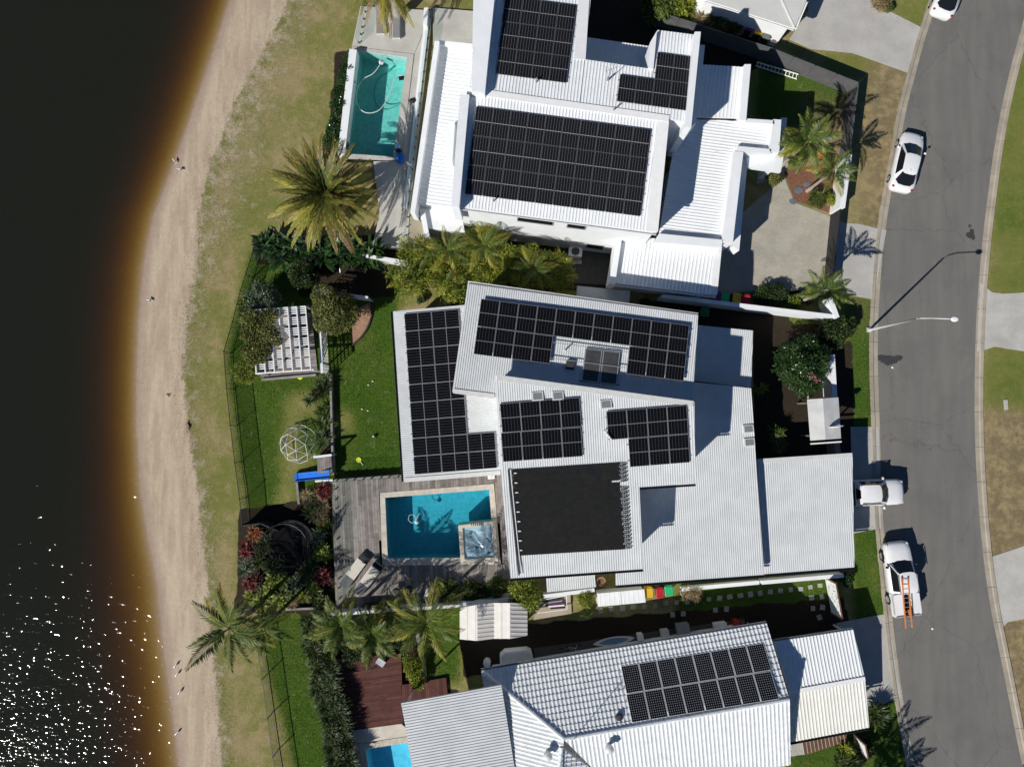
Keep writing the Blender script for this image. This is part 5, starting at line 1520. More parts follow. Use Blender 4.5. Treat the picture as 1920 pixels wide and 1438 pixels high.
# golden cane palms between the two houses
cane = [(772, 470), (795, 505), (800, 470), (825, 490), (838, 515), (858, 480), (870, 505), (888, 468), (905, 495), (918, 520), (935, 478), (950, 505), (972, 490), (985, 518), (1005, 495), (1022, 515), (1040, 500), (1050, 525), (760, 515), (845, 540), (905, 448), (775, 530)]
for i, (x, y) in enumerate(cane):
    c = P(x, y, 3.1)
    t = thing('cane_palm', 'yellow-green cane palm in the thick clump between the two houses', 'palm', (c.x, c.y, 0), 0, 'golden cane palms between the houses')
    foliage('crown', blobset(c, 1.1, 6, .8, .75), 1100, .30, .055, leaf_gold, t, .3, .6)
    for k in range(15):
        o = bpy.data.objects.new('frond', F_GOLD[random.choice((0, 1, 1, 2, 2))]); col.objects.link(o); o.parent = t
        o.location = (random.uniform(-.4, .4), random.uniform(-.4, .4), random.uniform(2.2, 3.5)); o.rotation_euler = (random.uniform(-.3, .3), random.uniform(-.3, .1), k*2.4+random.uniform(-.3, .3)); s = random.uniform(1.0, 1.5); o.scale = (s, s, s)
    m = MB()
    for k in range(4): m.tube([(random.uniform(-.15, .15), random.uniform(-.15, .15), 0), (random.uniform(-.4, .4), random.uniform(-.4, .4), 3.0)], [.05, .03], 5)
    m.build('stems', M('cane_stem', (.25, .24, .08), .6, .15, 4), t, keep=False)
for x, y, s in ((905, 460, 2.2), (840, 470, 2.0), (1000, 505, 1.8)):
    palm('taller green cane palm standing up through the clump between the houses', x, y, 4.2, s, 12, F_GOLD, .07, name='cane_palm', group='tall cane palms between the houses', seed=int(x))

# ---- rosettes of strap leaves
def rosette_mesh(n, L, W, e_rng, bend, mat, seed):
    r_ = np.random.default_rng(seed)
    V, F, VAR = [], [], []
    for i in range(n):
        a = i*2.39996+r_.normal(0, .15); e = r_.uniform(*e_rng); l = L*r_.uniform(.7, 1.15); q = r_.random()
        p = np.array([0, 0, 0.0]); d = e; w = W*r_.uniform(.8, 1.2); sdir = np.array([-math.sin(a), math.cos(a), 0])
        rows = []
        for k in range(4):
            ww = w*(.55, 1, .8, .05)[k]/2
            rows.append((p-sdir*ww, p+sdir*ww))
            p = p+np.array([math.cos(a)*math.cos(d), math.sin(a)*math.cos(d), math.sin(d)])*l/3; d -= bend/3*r_.uniform(.7, 1.3)
        for k in range(3):
            n0 = len(V); V += [rows[k][0], rows[k][1], rows[k+1][1], rows[k+1][0]]; F.append((n0, n0+1, n0+2, n0+3)); VAR += [q*.85, q*.85, q, q]
    o = fastmesh('leaves', np.array(V), np.array(F), mat, None, True, np.array(VAR)); me = o.data; bpy.data.objects.remove(o)
    return me
def strap_plant(label, px, py, z, me, scale=1.0, heads=1, spread=.3, name='strap_plant', cat='plant', group=None):
    c = P(px, py, z)
    root = thing(name, label, cat, (c.x, c.y, 0), 0, group)
    for k in range(heads):
        a = 2*math.pi*k/max(1, heads)+random.random(); rr = 0 if heads == 1 else spread*random.uniform(.5, 1)
        zz = z*random.uniform(.75, 1.1)
        o = bpy.data.objects.new('leaves', me if not isinstance(me, list) else random.choice(me)); col.objects.link(o); o.parent = root
        o.location = (rr*math.cos(a), rr*math.sin(a), zz); o.rotation_euler = (random.uniform(-.2, .2), random.uniform(-.2, .2), random.uniform(0, 6.3)); s = scale*random.uniform(.85, 1.15); o.scale = (s, s, s)
        MB().tube([(0, 0, 0), (rr*math.cos(a), rr*math.sin(a), zz+.02)], [.03, .022], 5).build('stem', bark, root, keep=False)
    return root
R_RED = rosette_mesh(26, .55, .075, (.2, 1.4), 1.0, leaf_red, 1); R_ORANGE = rosette_mesh(26, .55, .07, (.2, 1.4), 1.0, leaf_orange, 2)
R_DARK = rosette_mesh(34, .75, .075, (.1, 1.35), .9, leaf_dark, 3); R_GREEN = rosette_mesh(26, .6, .09, (.15, 1.3), .9, leaf_mid, 4)
R_LIME = rosette_mesh(26, .55, .09, (.15, 1.3), 1.0, leaf_lime, 5); R_SILVER = rosette_mesh(24, .6, .06, (.2, 1.3), .6, leaf_silver, 6)
R_PADDLE = rosette_mesh(16, 1.25, .26, (.35, 1.3), 1.1, leaf_gloss, 7); R_STRAW = rosette_mesh(40, .6, .03, (.1, 1.3), 1.2, leaf_straw, 8)
R_YUCCA = rosette_mesh(40, .7, .055, (.0, 1.45), .25, leaf_dark, 9); R_GOLD = rosette_mesh(26, .5, .08, (.15, 1.3), 1.0, leaf_gold, 10)
garden = [
 (480, 1000, .9, R_ORANGE, 5, 'orange-leaved cordyline beside the end of the black picket fence'), (463, 1030, .9, R_RED, 6, 'deep red cordyline between the orange cordyline and the silver plant'),
 (463, 1063, .6, R_SILVER, 3, 'silver-green strappy plant below the deep red cordyline'), (472, 1092, .8, R_RED, 6, 'dark red cordyline at the beach side of the trampoline garden'),
 (512, 1088, .7, R_LIME, 5, 'lime-green plant in the middle of the trampoline garden'), (486, 1130, .6, R_GOLD, 6, 'low golden-green plant near the sparse beach palm'),
 (498, 1050, .5, R_GREEN, 4, 'mid-green strappy plant between cordylines and trampoline'), (534, 1112, .6, R_GREEN, 4, 'mid-green strappy plant in the shade of the palms'),
 (553, 1092, .6, R_SILVER, 3, 'silver plant at the foot of the trampoline'), (607, 921, .7, R_RED, 4, 'red bromeliad beside the blue slide'),
 (606, 950, .5, R_STRAW, 5, 'straw-coloured grass clump along the grey deck edge'), (600, 968, .5, R_STRAW, 4, 'dry grass clump beside the black trampoline'),
 (610, 985, .6, R_LIME, 2, 'yellow spiky plant against the glass fence of the deck'), (598, 1004, .6, R_SILVER, 3, 'grey-green agave between the trampoline and the deck'),
 (607, 1035, .6, R_LIME, 6, 'bright yellow-green plant beside the middle of the glass fence'), (588, 1040, .5, R_LIME, 2, 'pale leaf plant leaning over the trampoline edge'),
 (606, 1080, .8, R_RED, 5, 'red cordyline beside the sun loungers'), (585, 1098, .5, R_GOLD, 4, 'golden strappy plant below the red cordyline near the deck'),
 (594, 1118, .4, R_GREEN, 5, 'green clump at the deck corner near the sleeper'), (566, 1118, .4, R_GOLD, 4, 'yellowing clump beside the grey sleeper'),
 (575, 1075, .5, R_DARK, 4, 'dark strappy plant in the shade behind the trampoline'), (550, 1130, .4, R_STRAW, 3, 'dry clump next to the low grey sleeper'),
 (600, 735, .5, R_YUCCA, 3, 'dark spiky yucca at the foot of the lattice screen'), (607, 718, .4, R_DARK, 3, 'dark strappy plant between the pergola and the yucca'),
 (588, 748, .4, R_DARK, 2, 'small dark spiky plant on the lawn side of the yucca'), (605, 772, .3, R_GREEN, 4, 'green groundcover clump by the timber sleeper'),
 (607, 795, .3, R_GREEN, 3, 'leafy clump beside the yellow racket'), (610, 822, .3, R_DARK, 3, 'dark clump near the play platform'),
 (604, 930, .4, R_STRAW, 4, 'pale dry grass in front of the red bromeliad'), (572, 932, .3, R_STRAW, 4, 'dry fluffy grass below the blue slide'),
 (500, 1018, .5, R_DARK, 5, 'dark strappy plant between the orange cordyline and the trampoline'), (520, 1062, .5, R_DARK, 5, 'dark strappy plant under the trampoline edge'),
 (530, 1086, .6, R_GOLD, 5, 'golden clump between the trampoline and the lime-green plant'), (505, 1112, .7, R_LIME, 5, 'lime clump near the slim coconut-like palm'),
 (524, 1128, .6, R_GOLD, 6, 'golden clump just above the grey sleeper'), (488, 1108, .5, R_GREEN, 5, 'green clump behind the dark red cordyline'),
 (470, 1118, .5, R_GOLD, 4, 'yellow-green clump on the beach side of the garden'), (492, 992, .4, R_DARK, 4, 'dark clump beside the solid black screen fence'),
 (590, 955, .4, R_DARK, 4, 'dark clump between the dry grass and the trampoline'), (580, 1062, .4, R_GREEN, 4, 'green clump between the trampoline and the yellow-green plant'),
 (1290, 22, 1.0, R_LIME, 5, 'yellowish strappy plant behind the dark fence'), (1318, 30, 1.0, R_STRAW, 4, 'dry-tipped strappy plant beside the pale flat roof'),
 (1345, 45, .9, R_DARK, 6, 'dark strappy plant next to the wheelie bins of the corner house'), (1372, 55, .8, R_DARK, 5, 'dark leafy clump beside the purple-lidded bin'),
 (1265, 30, .9, R_GREEN, 6, 'mid-green strappy plant in the row behind the dark fence'), (1305, 42, .7, R_STRAW, 4, 'brown grassy clump in front of the yellowish strappy plant'),
 (1454, 815, .9, R_GREEN, 7, 'bright strappy plant between the pale roof and the entry roof'), (1462, 835, .7, R_GREEN, 5, 'strappy clump just above the garage roof'),
 (1425, 730, .3, R_LIME, 2, 'tiny lime plant in the dark bed beside the pale roof'), (1590, 1404, .6, R_GOLD, 5, 'yellow-tipped plant at the slatted steps'),
 (1575, 1425, .6, R_GREEN, 5, 'green strappy plant below the slatted steps'), (1600, 1425, .6, R_DARK, 5, 'dark strappy plant behind the patterned screen'),
 (1640, 1335, .6, R_DARK, 6, 'dark strappy plant at the carport corner'), (1642, 1350, .5, R_LIME, 3, 'lime clump on the verge by the carport'),
 (905, 1112, .6, R_DARK, 4, 'dark strappy plant between the side garden shrubs'), (1300, 1112, .5, R_STRAW, 4, 'dry trailing plant spilling from the stone pot'),
 (1284, 1110, .45, R_STRAW, 3, 'pale succulent in the round stone pot'), (825, 1095, 1.2, R_LIME, 1, 'single upright banana shoot at the edge of the deck'),
]
for x, y, z, me, hd, lab in garden: strap_plant(lab, x, y, z, me, random.uniform(.95, 1.2), hd, .34)
# bird-of-paradise row between date palm and lawn
for i, (x, y) in enumerate(((500, 458), (520, 470), (545, 462), (562, 478), (585, 466), (606, 480), (628, 470), (648, 482), (668, 474), (688, 486), (532, 484), (655, 462), (700, 470))):
    strap_plant('big-leaved bird-of-paradise plant in the row below the date palm', x, y, .7, R_PADDLE, random.uniform(.85, 1.15), 3, .35, 'paddle_plant', 'plant', 'bird-of-paradise row')
# strappy hedge along the red deck
for i in range(34):
    t = i/33
    for dx in (0, 1):
        x = 588+62*t+(-8 if dx else 12)+random.uniform(-5, 5); y = 1165+300*t+random.uniform(-5, 5)
        strap_plant('dark strappy hedge plant between the narrow lawn and the red deck', x, y, .9, R_DARK if random.random() < .8 else R_YUCCA, random.uniform(.9, 1.2), 3, .3, 'hedge_plant', 'plant', 'strappy hedge along the red deck')
    if i % 2 == 0:
        strap_plant('yellow-tipped low plant on the lawn side of the strappy hedge', 578+62*t+random.uniform(-4, 4), 1170+300*t, .25, R_GOLD, .7, 2, .2, 'border_plant', 'plant', 'low border plants along the strappy hedge')

# ---- shrubs and trees
shrub('round clipped olive-green tree beside the pergola', 628, 584, 2.3, 1.8, 16000, .14, .075, leaf_olive, 9, .85, 'round_tree', 'tree', shell=.85)
shrub('dark dense shrub in the shade north of the pergola', 567, 515, 1.3, 1.15, 4200, .17, .085, leaf_dark, 6)
shrub('silver-green open shrub beside the black picket fence', 492, 560, 1.6, 1.3, 3800, .24, .07, leaf_silver, 7, .7, shell=.5)
shrub('grey-green shrub at the pergola corner under the silver shrub', 470, 590, 1.5, 1.0, 2600, .22, .08, leaf_mid, 6)
shrub('pale green shrub at the lower fence-side corner of the pergola', 461, 697, 1.0, .9, 4200, .16, .04, leaf_lime, 6)
# vine on the pergola
vn = thing('pergola_vine', 'olive-green vine sprawling over the fence side of the pergola', 'vine', tuple(P(482, 640)))
vb = []
for x, y, r in ((470, 600, .7), (490, 605, .8), (508, 592, .5), (470, 625, .75), (492, 632, .7), (512, 622, .4), (478, 650, .65), (498, 655, .45), (488, 668, .5), (465, 660, .5), (520, 640, .3), (474, 676, .4)):
    c = P(x, y, 2.62); vb.append((c.x, c.y, c.z, r, r, .22))
foliage('leaves', vb, 6800, .16, .09, leaf_olive, vn, .7, .7)
c = P(470, 640, 0); MB().tube([(c.x, c.y, 0), (c.x+.1, c.y, 1.3), (c.x+.4, c.y+.1, 2.6)], [.05, .04, .03], 6).build('stem', bark, vn)
# flowering tree near the street
mg = thing('flowering_tree', 'glossy green tree with a few pink flowers beside the street', 'tree', tuple(P(1505, 690)))
mbx = []
for x, y, h, r in ((1480, 668, 2.0, .95), (1505, 690, 2.4, 1.1), (1528, 682, 2.2, .9), (1490, 705, 2.0, .9), (1520, 712, 2.1, .9), (1512, 648, 2.0, .8), (1470, 688, 1.7, .75), (1508, 728, 1.8, .7), (1538, 665, 1.7, .7)):
    c = P(x, y, h); mbx.append((c.x, c.y, c.z, r, r, r*.75))
foliage('crown', mbx, 7000, .24, .085, leaf_gloss, mg, .6, .7)
foliage('flowers', [(*P(1521, 702, 3.0), .28, .28, .12), (*P(1532, 713, 2.9), .2, .2, .1)], 60, .11, .09, flower_pink, mg, 1, .9)
trunk(mg, tuple(P(1505, 692)), [b[:3] for b in mbx[:5]], .12)
shrub('dark shrub beside the white wall pier', 1560, 622, 1.1, 1.2, 3200, .18, .09, leaf_dark, 6)
shrub('dark low shrub shading the verge corner by the wall pier', 1588, 612, .9, .8, 2200, .16, .08, leaf_dark, 5)
for i, (x, y, r) in enumerate(((655, 108, .5), (650, 130, .6), (646, 152, .7), (640, 175, .7), (636, 198, .75), (634, 222, .7), (628, 245, .85), (622, 265, .8), (640, 275, .6))):
    shrub('dark glossy hedge shrub along the white wall of the narrow pool', x, y, .6, r, 1500, .14, .07, leaf_gloss, 4, .8, 'hedge_shrub', 'shrub', 'hedge along the narrow pool')
shrub('broad-leaved green shrub beside the dark fence and the upper solar wing', 1232, 8, 1.3, 1.3, 2600, .34, .15, leaf_mid, 6)
shrub('broad-leaved green shrub overhanging the dark fence', 1275, 8, 1.4, 1.0, 2000, .3, .12, leaf_lime, 5)
shrub('shady shrub beside the pale flat-roofed corner house', 1390, 30, .9, .9, 1800, .16, .08, leaf_dark, 5)
shrub('brown-tipped shrub on the verge beside the sloping driveway', 1650, 4, .5, .8, 2400, .14, .05, leaf_straw, 5)
shrub('green end of the verge shrub near the driveway', 1664, 14, .4, .45, 1200, .16, .06, leaf_mid, 4)
shrub('round clipped green shrub in the red mulch bed', 1532, 372, .6, .75, 2600, .11, .06, leaf_mid, 5)
shrub('yellowish clipped shrub beside the white front wall', 1556, 374, .5, .55, 1600, .11, .05, leaf_gold, 4)
shrub('small green shrub between the porch and the mulch bed', 1452, 335, .7, .6, 1500, .13, .06, leaf_olive, 4)
shrub('green shrub under the feathery porch palm', 1490, 300, .7, .6, 1500, .14, .06, leaf_mid, 4)
shrub('shrub with orange flowers in the mulch bed', 1545, 296, .6, .5, 700, .14, .06, leaf_mid, 4)
o = tag(foliage('orange_flowers', [(*P(1541, 292, .9), .25, .2, .1)], 120, .1, .07, flower_orange, None, 1, .9), 'cluster of orange flowers on the shrub by the porch palm', 'flowers')
shrub('dark shrub at the driveway edge beside the boundary wall', 1455, 550, .6, .9, 2000, .14, .07, leaf_dark, 5)
shrub('pale leafy shrub against the white boundary wall', 1486, 572, .7, .7, 1500, .2, .07, leaf_lime, 5)
shrub('dark shrub in the driveway bed between the bins and the pale shrub', 1428, 556, .5, .8, 1500, .14, .07, leaf_dark, 4)
shrub('leafy dark shrub at the bed corner near the lone palm', 1512, 556, .5, .6, 1200, .14, .07, leaf_dark, 4)
shrub('small leafy shrub in the side garden nearest the banana shoot', 842, 1108, .8, .85, 1700, .2, .07, leaf_mid, 5)
shrub('small leafy shrub in the middle of the side garden', 884, 1104, .8, .8, 1600, .2, .07, leaf_dark, 5)
shrub('small leafy shrub at the pipe end of the side garden', 934, 1099, .9, .85, 1700, .2, .07, leaf_mid, 5)
shrub('light green side-garden tree beside the zigzag shed', 985, 1112, 1.8, 1.35, 3200, .24, .07, leaf_lime, 7, .8, 'small_tree', 'tree', shell=.5)
shrub('bright green weeping bush beside the white storage box', 1098, 1122, .8, .65, 1500, .2, .05, leaf_lime, 5)
shrub('trailing tip of the weeping bush over the dark path', 1098, 1150, .4, .35, 600, .18, .05, leaf_mid, 4)
shrub('dense shrub under the dark feathery palms', 668, 1215, 1.0, 1.2, 2400, .22, .05, leaf_dark, 6)
shrub('yellow-flecked shrub between the red deck and the small lawn', 775, 1250, .8, .85, 2400, .16, .08, leaf_gold, 6)
shrub('yellow-flecked shrub at the lower end of the red deck', 782, 1275, .6, .6, 1400, .16, .08, leaf_gold, 5)
shrub('dark shrub behind the barbecue', 745, 1195, .9, .9, 2000, .2, .06, leaf_dark, 5)
shrub('dark shrub filling the corner by the white paling fence', 705, 1150, .9, 1.0, 2000, .2, .06, leaf_dark, 5)
shrub('shaded shrub beside the yellow-green palm', 770, 1165, .9, .9, 2000, .2, .06, leaf_mid, 5)
shrub('dark hedge bush at the beach end of the paling fence', 610, 1150, .7, .8, 1600, .2, .06, leaf_dark, 5)
shrub('dark bush behind the patterned screen and carport', 1620, 1400, .6, .8, 1600, .18, .07, leaf_dark, 5)
shrub('dark shrub beside the garage near the white patterned screen', 1586, 1085, .5, .6, 1400, .13, .07, leaf_gloss, 4)
shrub('reddish twiggy bush behind the golden cane clump', 850, 575, .4, .5, 900, .14, .04, leaf_red, 4)
shrub('dark bush beside the low roof and the lawn corner', 790, 560, .3, .4, 800, .12, .06, leaf_dark, 3)

# ---- grass: blades over rough and mown areas
def blades(name, attr_w, n, hgt, wid, mat, seed, label=None):
    r_ = np.random.default_rng(seed)
    w = attr_w.ravel()/attr_w.sum(); k = r_.choice(len(w), n, p=w)
    x = X.ravel()[k]+r_.uniform(-.14, .14, n); y = Y.ravel()[k]+r_.uniform(-.14, .14, n); z = Z.ravel()[k]-.005
    a = r_.uniform(0, 2*np.pi, n); h = hgt*r_.uniform(.5, 1.4, n); l = h*r_.uniform(.4, 1.6, n)
    b = np.stack([x, y, z], 1); tip = b+np.stack([np.cos(a)*l, np.sin(a)*l, h], 1)
    s = np.stack([-np.sin(a), np.cos(a), np.zeros(n)], 1)*(wid*r_.uniform(.6, 1.4, n))[:, None]
    v = np.stack([b-s, b+s, tip], 1).reshape(-1, 3)
    tone = .5+.5*np.sin(x*1.3+2*np.sin(y*.7)); var = np.clip(.5*tone+.5*r_.random(n), 0, 1)
    o = fastmesh(name, v, np.arange(3*n).reshape(-1, 3), mat, None, True, np.repeat(var, 3))
    return tag(o, label, 'grass', kind='stuff')
grass_rough = LEAF('grass_rough', (.15, .16, .05), (.24, .21, .085), (.42, .35, .20), trans=.3)
grass_lawn = LEAF('grass_lawn', (.045, .095, .010), (.095, .15, .020), (.20, .21, .05), trans=.3)
rough_w = np.clip(sand, 0, .72)*(sand < 1)*(PX > xs)*(sand > .02)+.12*((PX > xg-25) & (PX <= xg))
blades('foreshore_grass', rough_w, 30000, .05, .014, grass_rough, 5, 'sparse rough grass creeping over the sand of the foreshore')
lawn_w = lush*(1-worn)*(1-soil)*(~hole)
blades('lawn_grass', lawn_w, 170000, .06, .012, grass_lawn, 6, 'short green mown lawn grass in the gardens')
# ================================================================== VEHICLES
def loft(stations, ring):
    """stations: list of x-dependent parameter tuples, ring(*params) -> list of (y, z)"""
    v, f = [], []
    n = None
    for x, *pr in stations:
        r_ = ring(*pr); n = len(r_)
        v += [(x, y, z) for y, z in r_]
    for i in range(len(stations)-1):
        for k in range(n): f.append((i*n+k, (i+1)*n+k, (i+1)*n+(k+1) % n, i*n+(k+1) % n))
    f.append(tuple(range(n))); f.append(tuple(range(len(v)-1, len(v)-n-1, -1)))
    return v, f
def body_ring(w, zb, zt, zc):
    return [(0, zb), (w*.8, zb), (w, zb+.12), (w, zb+(zt-zb)*.55), (w*.975, zt-.07), (w*.90, zt-.005), (w*.5, zc), (0, zc+.01),
            (-w*.5, zc), (-w*.90, zt-.005), (-w*.975, zt-.07), (-w, zb+(zt-zb)*.55), (-w, zb+.12), (-w*.8, zb)]
head_glass = M('headlamp', (.55, .57, .58), .15, .05, 3); tail_red = M('tail_lamp', (.35, .02, .02), .3, .05, 3)
def ring_faces(parent, bot, top, groups, roofz, white):
    """bot/top rings of (x, y, z); groups: list of (name, [edge indices]); remaining edges are pillars"""
    n = len(bot); used = set()
    for nm, es in groups:
        v, f = [], []
        for e in es:
            used.add(e); a, b = e, (e+1) % n; k = len(v)
            v += [bot[a], bot[b], top[b], top[a]]; f.append((k, k+1, k+2, k+3))
        obj(nm, v, f, glass_dark, parent, False)
    v, f = list(bot)+list(top), []
    for e in range(n):
        if e not in used: f.append((e, (e+1) % n, n+(e+1) % n, n+e))
    obj('pillars', v, f, white, parent, False)
    c = (sum(p[0] for p in top)/n, 0, roofz)
    inner = [(c[0]+(p[0]-c[0])*.8, p[1]*.8, p[2]+.028) for p in top]
    v = list(top)+inner+[c]; f = [(i, (i+1) % n, n+(i+1) % n, n+i) for i in range(n)]+[(n+i, n+(i+1) % n, 2*n) for i in range(n)]
    obj('roof', v, f, white, parent, False, smooth=True)
def wheels(root, xf, xr, y, r, w=.22):
    for x in (xf, xr):
        for s in (-1, 1):
            m = MB().tube([(x, s*y-w/2, r), (x, s*y+w/2, r)], r, 18); wh = m.build('wheel', rubber, root, False)
            MB().tube([(x, s*(y+w/2)-.004, r), (x, s*(y+w/2)+.012, r)], r*.62, 12).build('rim', alu, wh, False)
def sedan(label, loc, rz):
    t = thing('parked_car', label, 'car', loc, rz)
    st = [(2.32, .42, .30, .58, .60), (2.24, .66, .24, .66, .69), (2.05, .80, .20, .72, .76), (1.7, .87, .18, .80, .85), (1.2, .90, .18, .88, .93), (.6, .90, .18, .93, .95), (-.6, .90, .18, .95, .96),
          (-1.4, .90, .18, .97, 1.0), (-1.8, .88, .20, .97, 1.01), (-2.1, .80, .24, .94, .98), (-2.24, .70, .30, .86, .90), (-2.30, .55, .36, .72, .74)]
    v, f = loft(st, body_ring); obj('body', v, f, white_paint, t, False, smooth=True)
    bot = [(1.34, -.25, .94), (1.34, .25, .94), (1.18, .68, .93), (1.02, .80, .93), (-.25, .82, .95), (-1.25, .80, .97), (-1.62, .70, .99), (-1.9, .45, 1.0), (-1.96, 0, 1.0)]
    top = [(.36, -.22, 1.43), (.36, .22, 1.43), (.30, .50, 1.42), (.20, .58, 1.42), (-.3, .57, 1.44), (-.95, .55, 1.42), (-1.10, .50, 1.41), (-1.20, .32, 1.39), (-1.22, 0, 1.39)]
    mir = lambda r_: [r_[1], r_[2], r_[3], r_[4], r_[5], r_[6], r_[7], r_[8]]+[(x, -y, z) for x, y, z in (r_[7], r_[6], r_[5], r_[4], r_[3], r_[2], r_[1])]
    bot, top = mir(bot), mir(top)
    ring_faces(t, bot, top, [('windscreen', [0, 13, 14]), ('side_window', [2, 3]), ('side_window', [10, 11]), ('rear_window', [5, 6, 7, 8])], 1.475, white_paint)
    wheels(t, 1.40, -1.38, .80, .31)
    for s in (-1, 1):
        MB().ell((.82, s*1.02, .98), (.09, .11, .07)).build('mirror', white_paint, t, False, True)
        MB().ell((2.02, s*.66, .69), (.20, .11, .05)).build('headlight', head_glass, t, False, True)
        MB().ell((-2.08, s*.68, .90), (.12, .13, .06)).build('tail_light', tail_red, t, False, True)
        MB().box((.0, s*.905, .78), (.18, .03, .03)).build('door_handle', white_trim, t, False)
    MB().box((2.28, 0, .50), (.06, .7, .12)).build('grille', black_plastic, t, False)
    MB().box((-2.29, 0, .62), (.03, .46, .12)).build('number_plate', white_trim, t, False)
    MB().box((-.95, 0, 1.475), (.14, .06, .05)).build('roof_antenna', white_paint, t, False)
    return t
def ute(label, loc, rz, load=True):
    t = thing('parked_ute', label, 'ute', loc, rz)
    st = [(2.66, .52, .45, .80, .83), (2.58, .76, .36, .92, .96), (2.40, .88, .32, 1.02, 1.07), (2.0, .93, .32, 1.08, 1.14), (1.35, .94, .32, 1.14, 1.20), (1.0, .94, .32, 1.16, 1.20), (-.9, .94, .32, 1.16, 1.18), (-1.0, .92, .32, 1.14, 1.16)]
    v, f = loft(st, body_ring); obj('body', v, f, white_paint, t, False, smooth=True)
    bot = [(1.38, -.28, 1.19), (1.38, .28, 1.19), (1.26, .70, 1.16), (1.12, .84, 1.16), (.10, .87, 1.17), (-.78, .86, 1.17), (-.95, .78, 1.17), (-1.0, .4, 1.17), (-1.0, 0, 1.17)]
    top = [(.62, -.25, 1.75), (.62, .25, 1.75), (.55, .54, 1.74), (.43, .62, 1.74), (-.1, .65, 1.77), (-.72, .64, 1.75), (-.86, .58, 1.74), (-.90, .3, 1.73), (-.90, 0, 1.73)]
    mir = lambda r_: r_[1:]+[(x, -y, z) for x, y, z in r_[-2:0:-1]]
    bot, top = mir(bot), mir(top)
    ring_faces(t, bot, top, [('windscreen', [0, 13, 14]), ('side_window', [2, 3]), ('side_window', [10, 11]), ('rear_window', [6, 7])], 1.82, white_paint)
    wheels(t, 1.62, -1.55, .82, .39, .26)
    tray = thing_part = None
    m = MB()
    m.box((-1.86, 0, .70), (1.62, 1.7, .10))
    for s in (-1, 1): m.box((-1.86, s*.90, .92), (1.62, .06, .52))
    m.box((-2.69, 0, .92), (.05, 1.86, .46)); m.box((-1.07, 0, .98), (.05, 1.74, .60))
    tr = m.build('tray', white_paint, t, False)
    if load:
        for s, w_ in ((1, .66), (-1, .52)):
            MB().box((-1.80, s*(.93-w_/2), 1.12), (1.42, w_, .34)).build('tool_box', white_paint, tr, False)
        MB().box((-1.8, .02, .95), (1.4, .42, .4)).build('tray_liner', black_plastic, tr, False)
        MB().box((-2.45, -.12, 1.12), (.5, .2, .2), .2).build('tool_bag', orange_paint, tr, False)
        MB().bar((-2.66, -.95, 1.18), (-2.66, .95, 1.18), .05).build('rack_bar', alu, tr, False)
    else:
        MB().box((-1.86, 0, 1.22), (1.6, 1.72, .05)).build('tray_cover', black_plastic, tr, False)
    for s in (-1, 1):
        MB().ell((.98, s*1.07, 1.24), (.10, .13, .10)).build('mirror', black_plastic if load else white_paint, t, False, True)
        MB().ell((2.42, s*.74, .95), (.18, .12, .08)).build('headlight', head_glass, t, False, True)
        MB().box((-2.70, s*.82, .95), (.05, .14, .34)).build('tail_light', tail_red, t, False)
        MB().bar((.45, s*.66, 1.80), (-.85, s*.66, 1.79), .04).build('roof_rail', grey_metal, t, False)
        MB().box((1.62, s*.955, .62), (.92, .06, .18)).build('wheel_arch', black_plastic, t, False)
    MB().box((2.66, 0, .62), (.12, 1.5, .22)).build('bull_bar', black_plastic if load else white_paint, t, False)
    MB().tube([(1.16, .86, 1.0), (1.1, .93, 1.3), (.55, .72, 1.78)], .035, 6).build('snorkel', black_plastic, t, False) if load else None
    return t
g0 = lambda px, py, h: tuple(P(px, py, h).xy)+(.02,)
sedan('white sedan parked alone at the kerb near the white front wall', g0(1703, 303, .85), R(75.5))
sedan('white car cut off by the picture edge, parked beside the sloping driveway', g0(1786, -22, .85), R(67))
ute('white ute carrying an orange ladder, parked at the kerb', g0(1691, 1084, 1.0), R(97), True)
ute('white ute poking out from under the garage roof onto the street', g0(1628, 924, 1.0), R(2), False)
ld = thing('ladder', 'orange extension ladder lying over the tray of the parked ute', 'ladder', tuple(P(1700, 1130, 1.6)))
a0, a1, b0_, b1 = P(1690.5, 1083, 1.92), P(1698.5, 1178, 1.42), P(1702, 1083, 1.92), P(1710, 1176, 1.42)
for p, q in ((a0, a1), (b0_, b1)): MB().bar(p, q, .06, .09).build('rail', orange_paint, ld)
for k in range(11):
    t_k = (k+.4)/11; MB().bar(a0.lerp(a1, t_k), b0_.lerp(b1, t_k), .035).build('rung', alu, ld)
ld = thing('ladder', 'white aluminium ladder lying in the shade by the dark grey fence', 'ladder', tuple(P(1458, 132)))
a0, a1 = P(1419, 117, .35), P(1497, 140, .35); b0_, b1 = P(1417, 124, .12), P(1494, 149, .12)
for p, q in ((a0, a1), (b0_, b1)): MB().bar(p, q, .05, .08).build('rail', white_trim, ld)
for k in range(12):
    t_k = (k+.3)/11.6; MB().bar(a0.lerp(a1, t_k), b0_.lerp(b1, t_k), .04).build('rung', white_trim, ld)

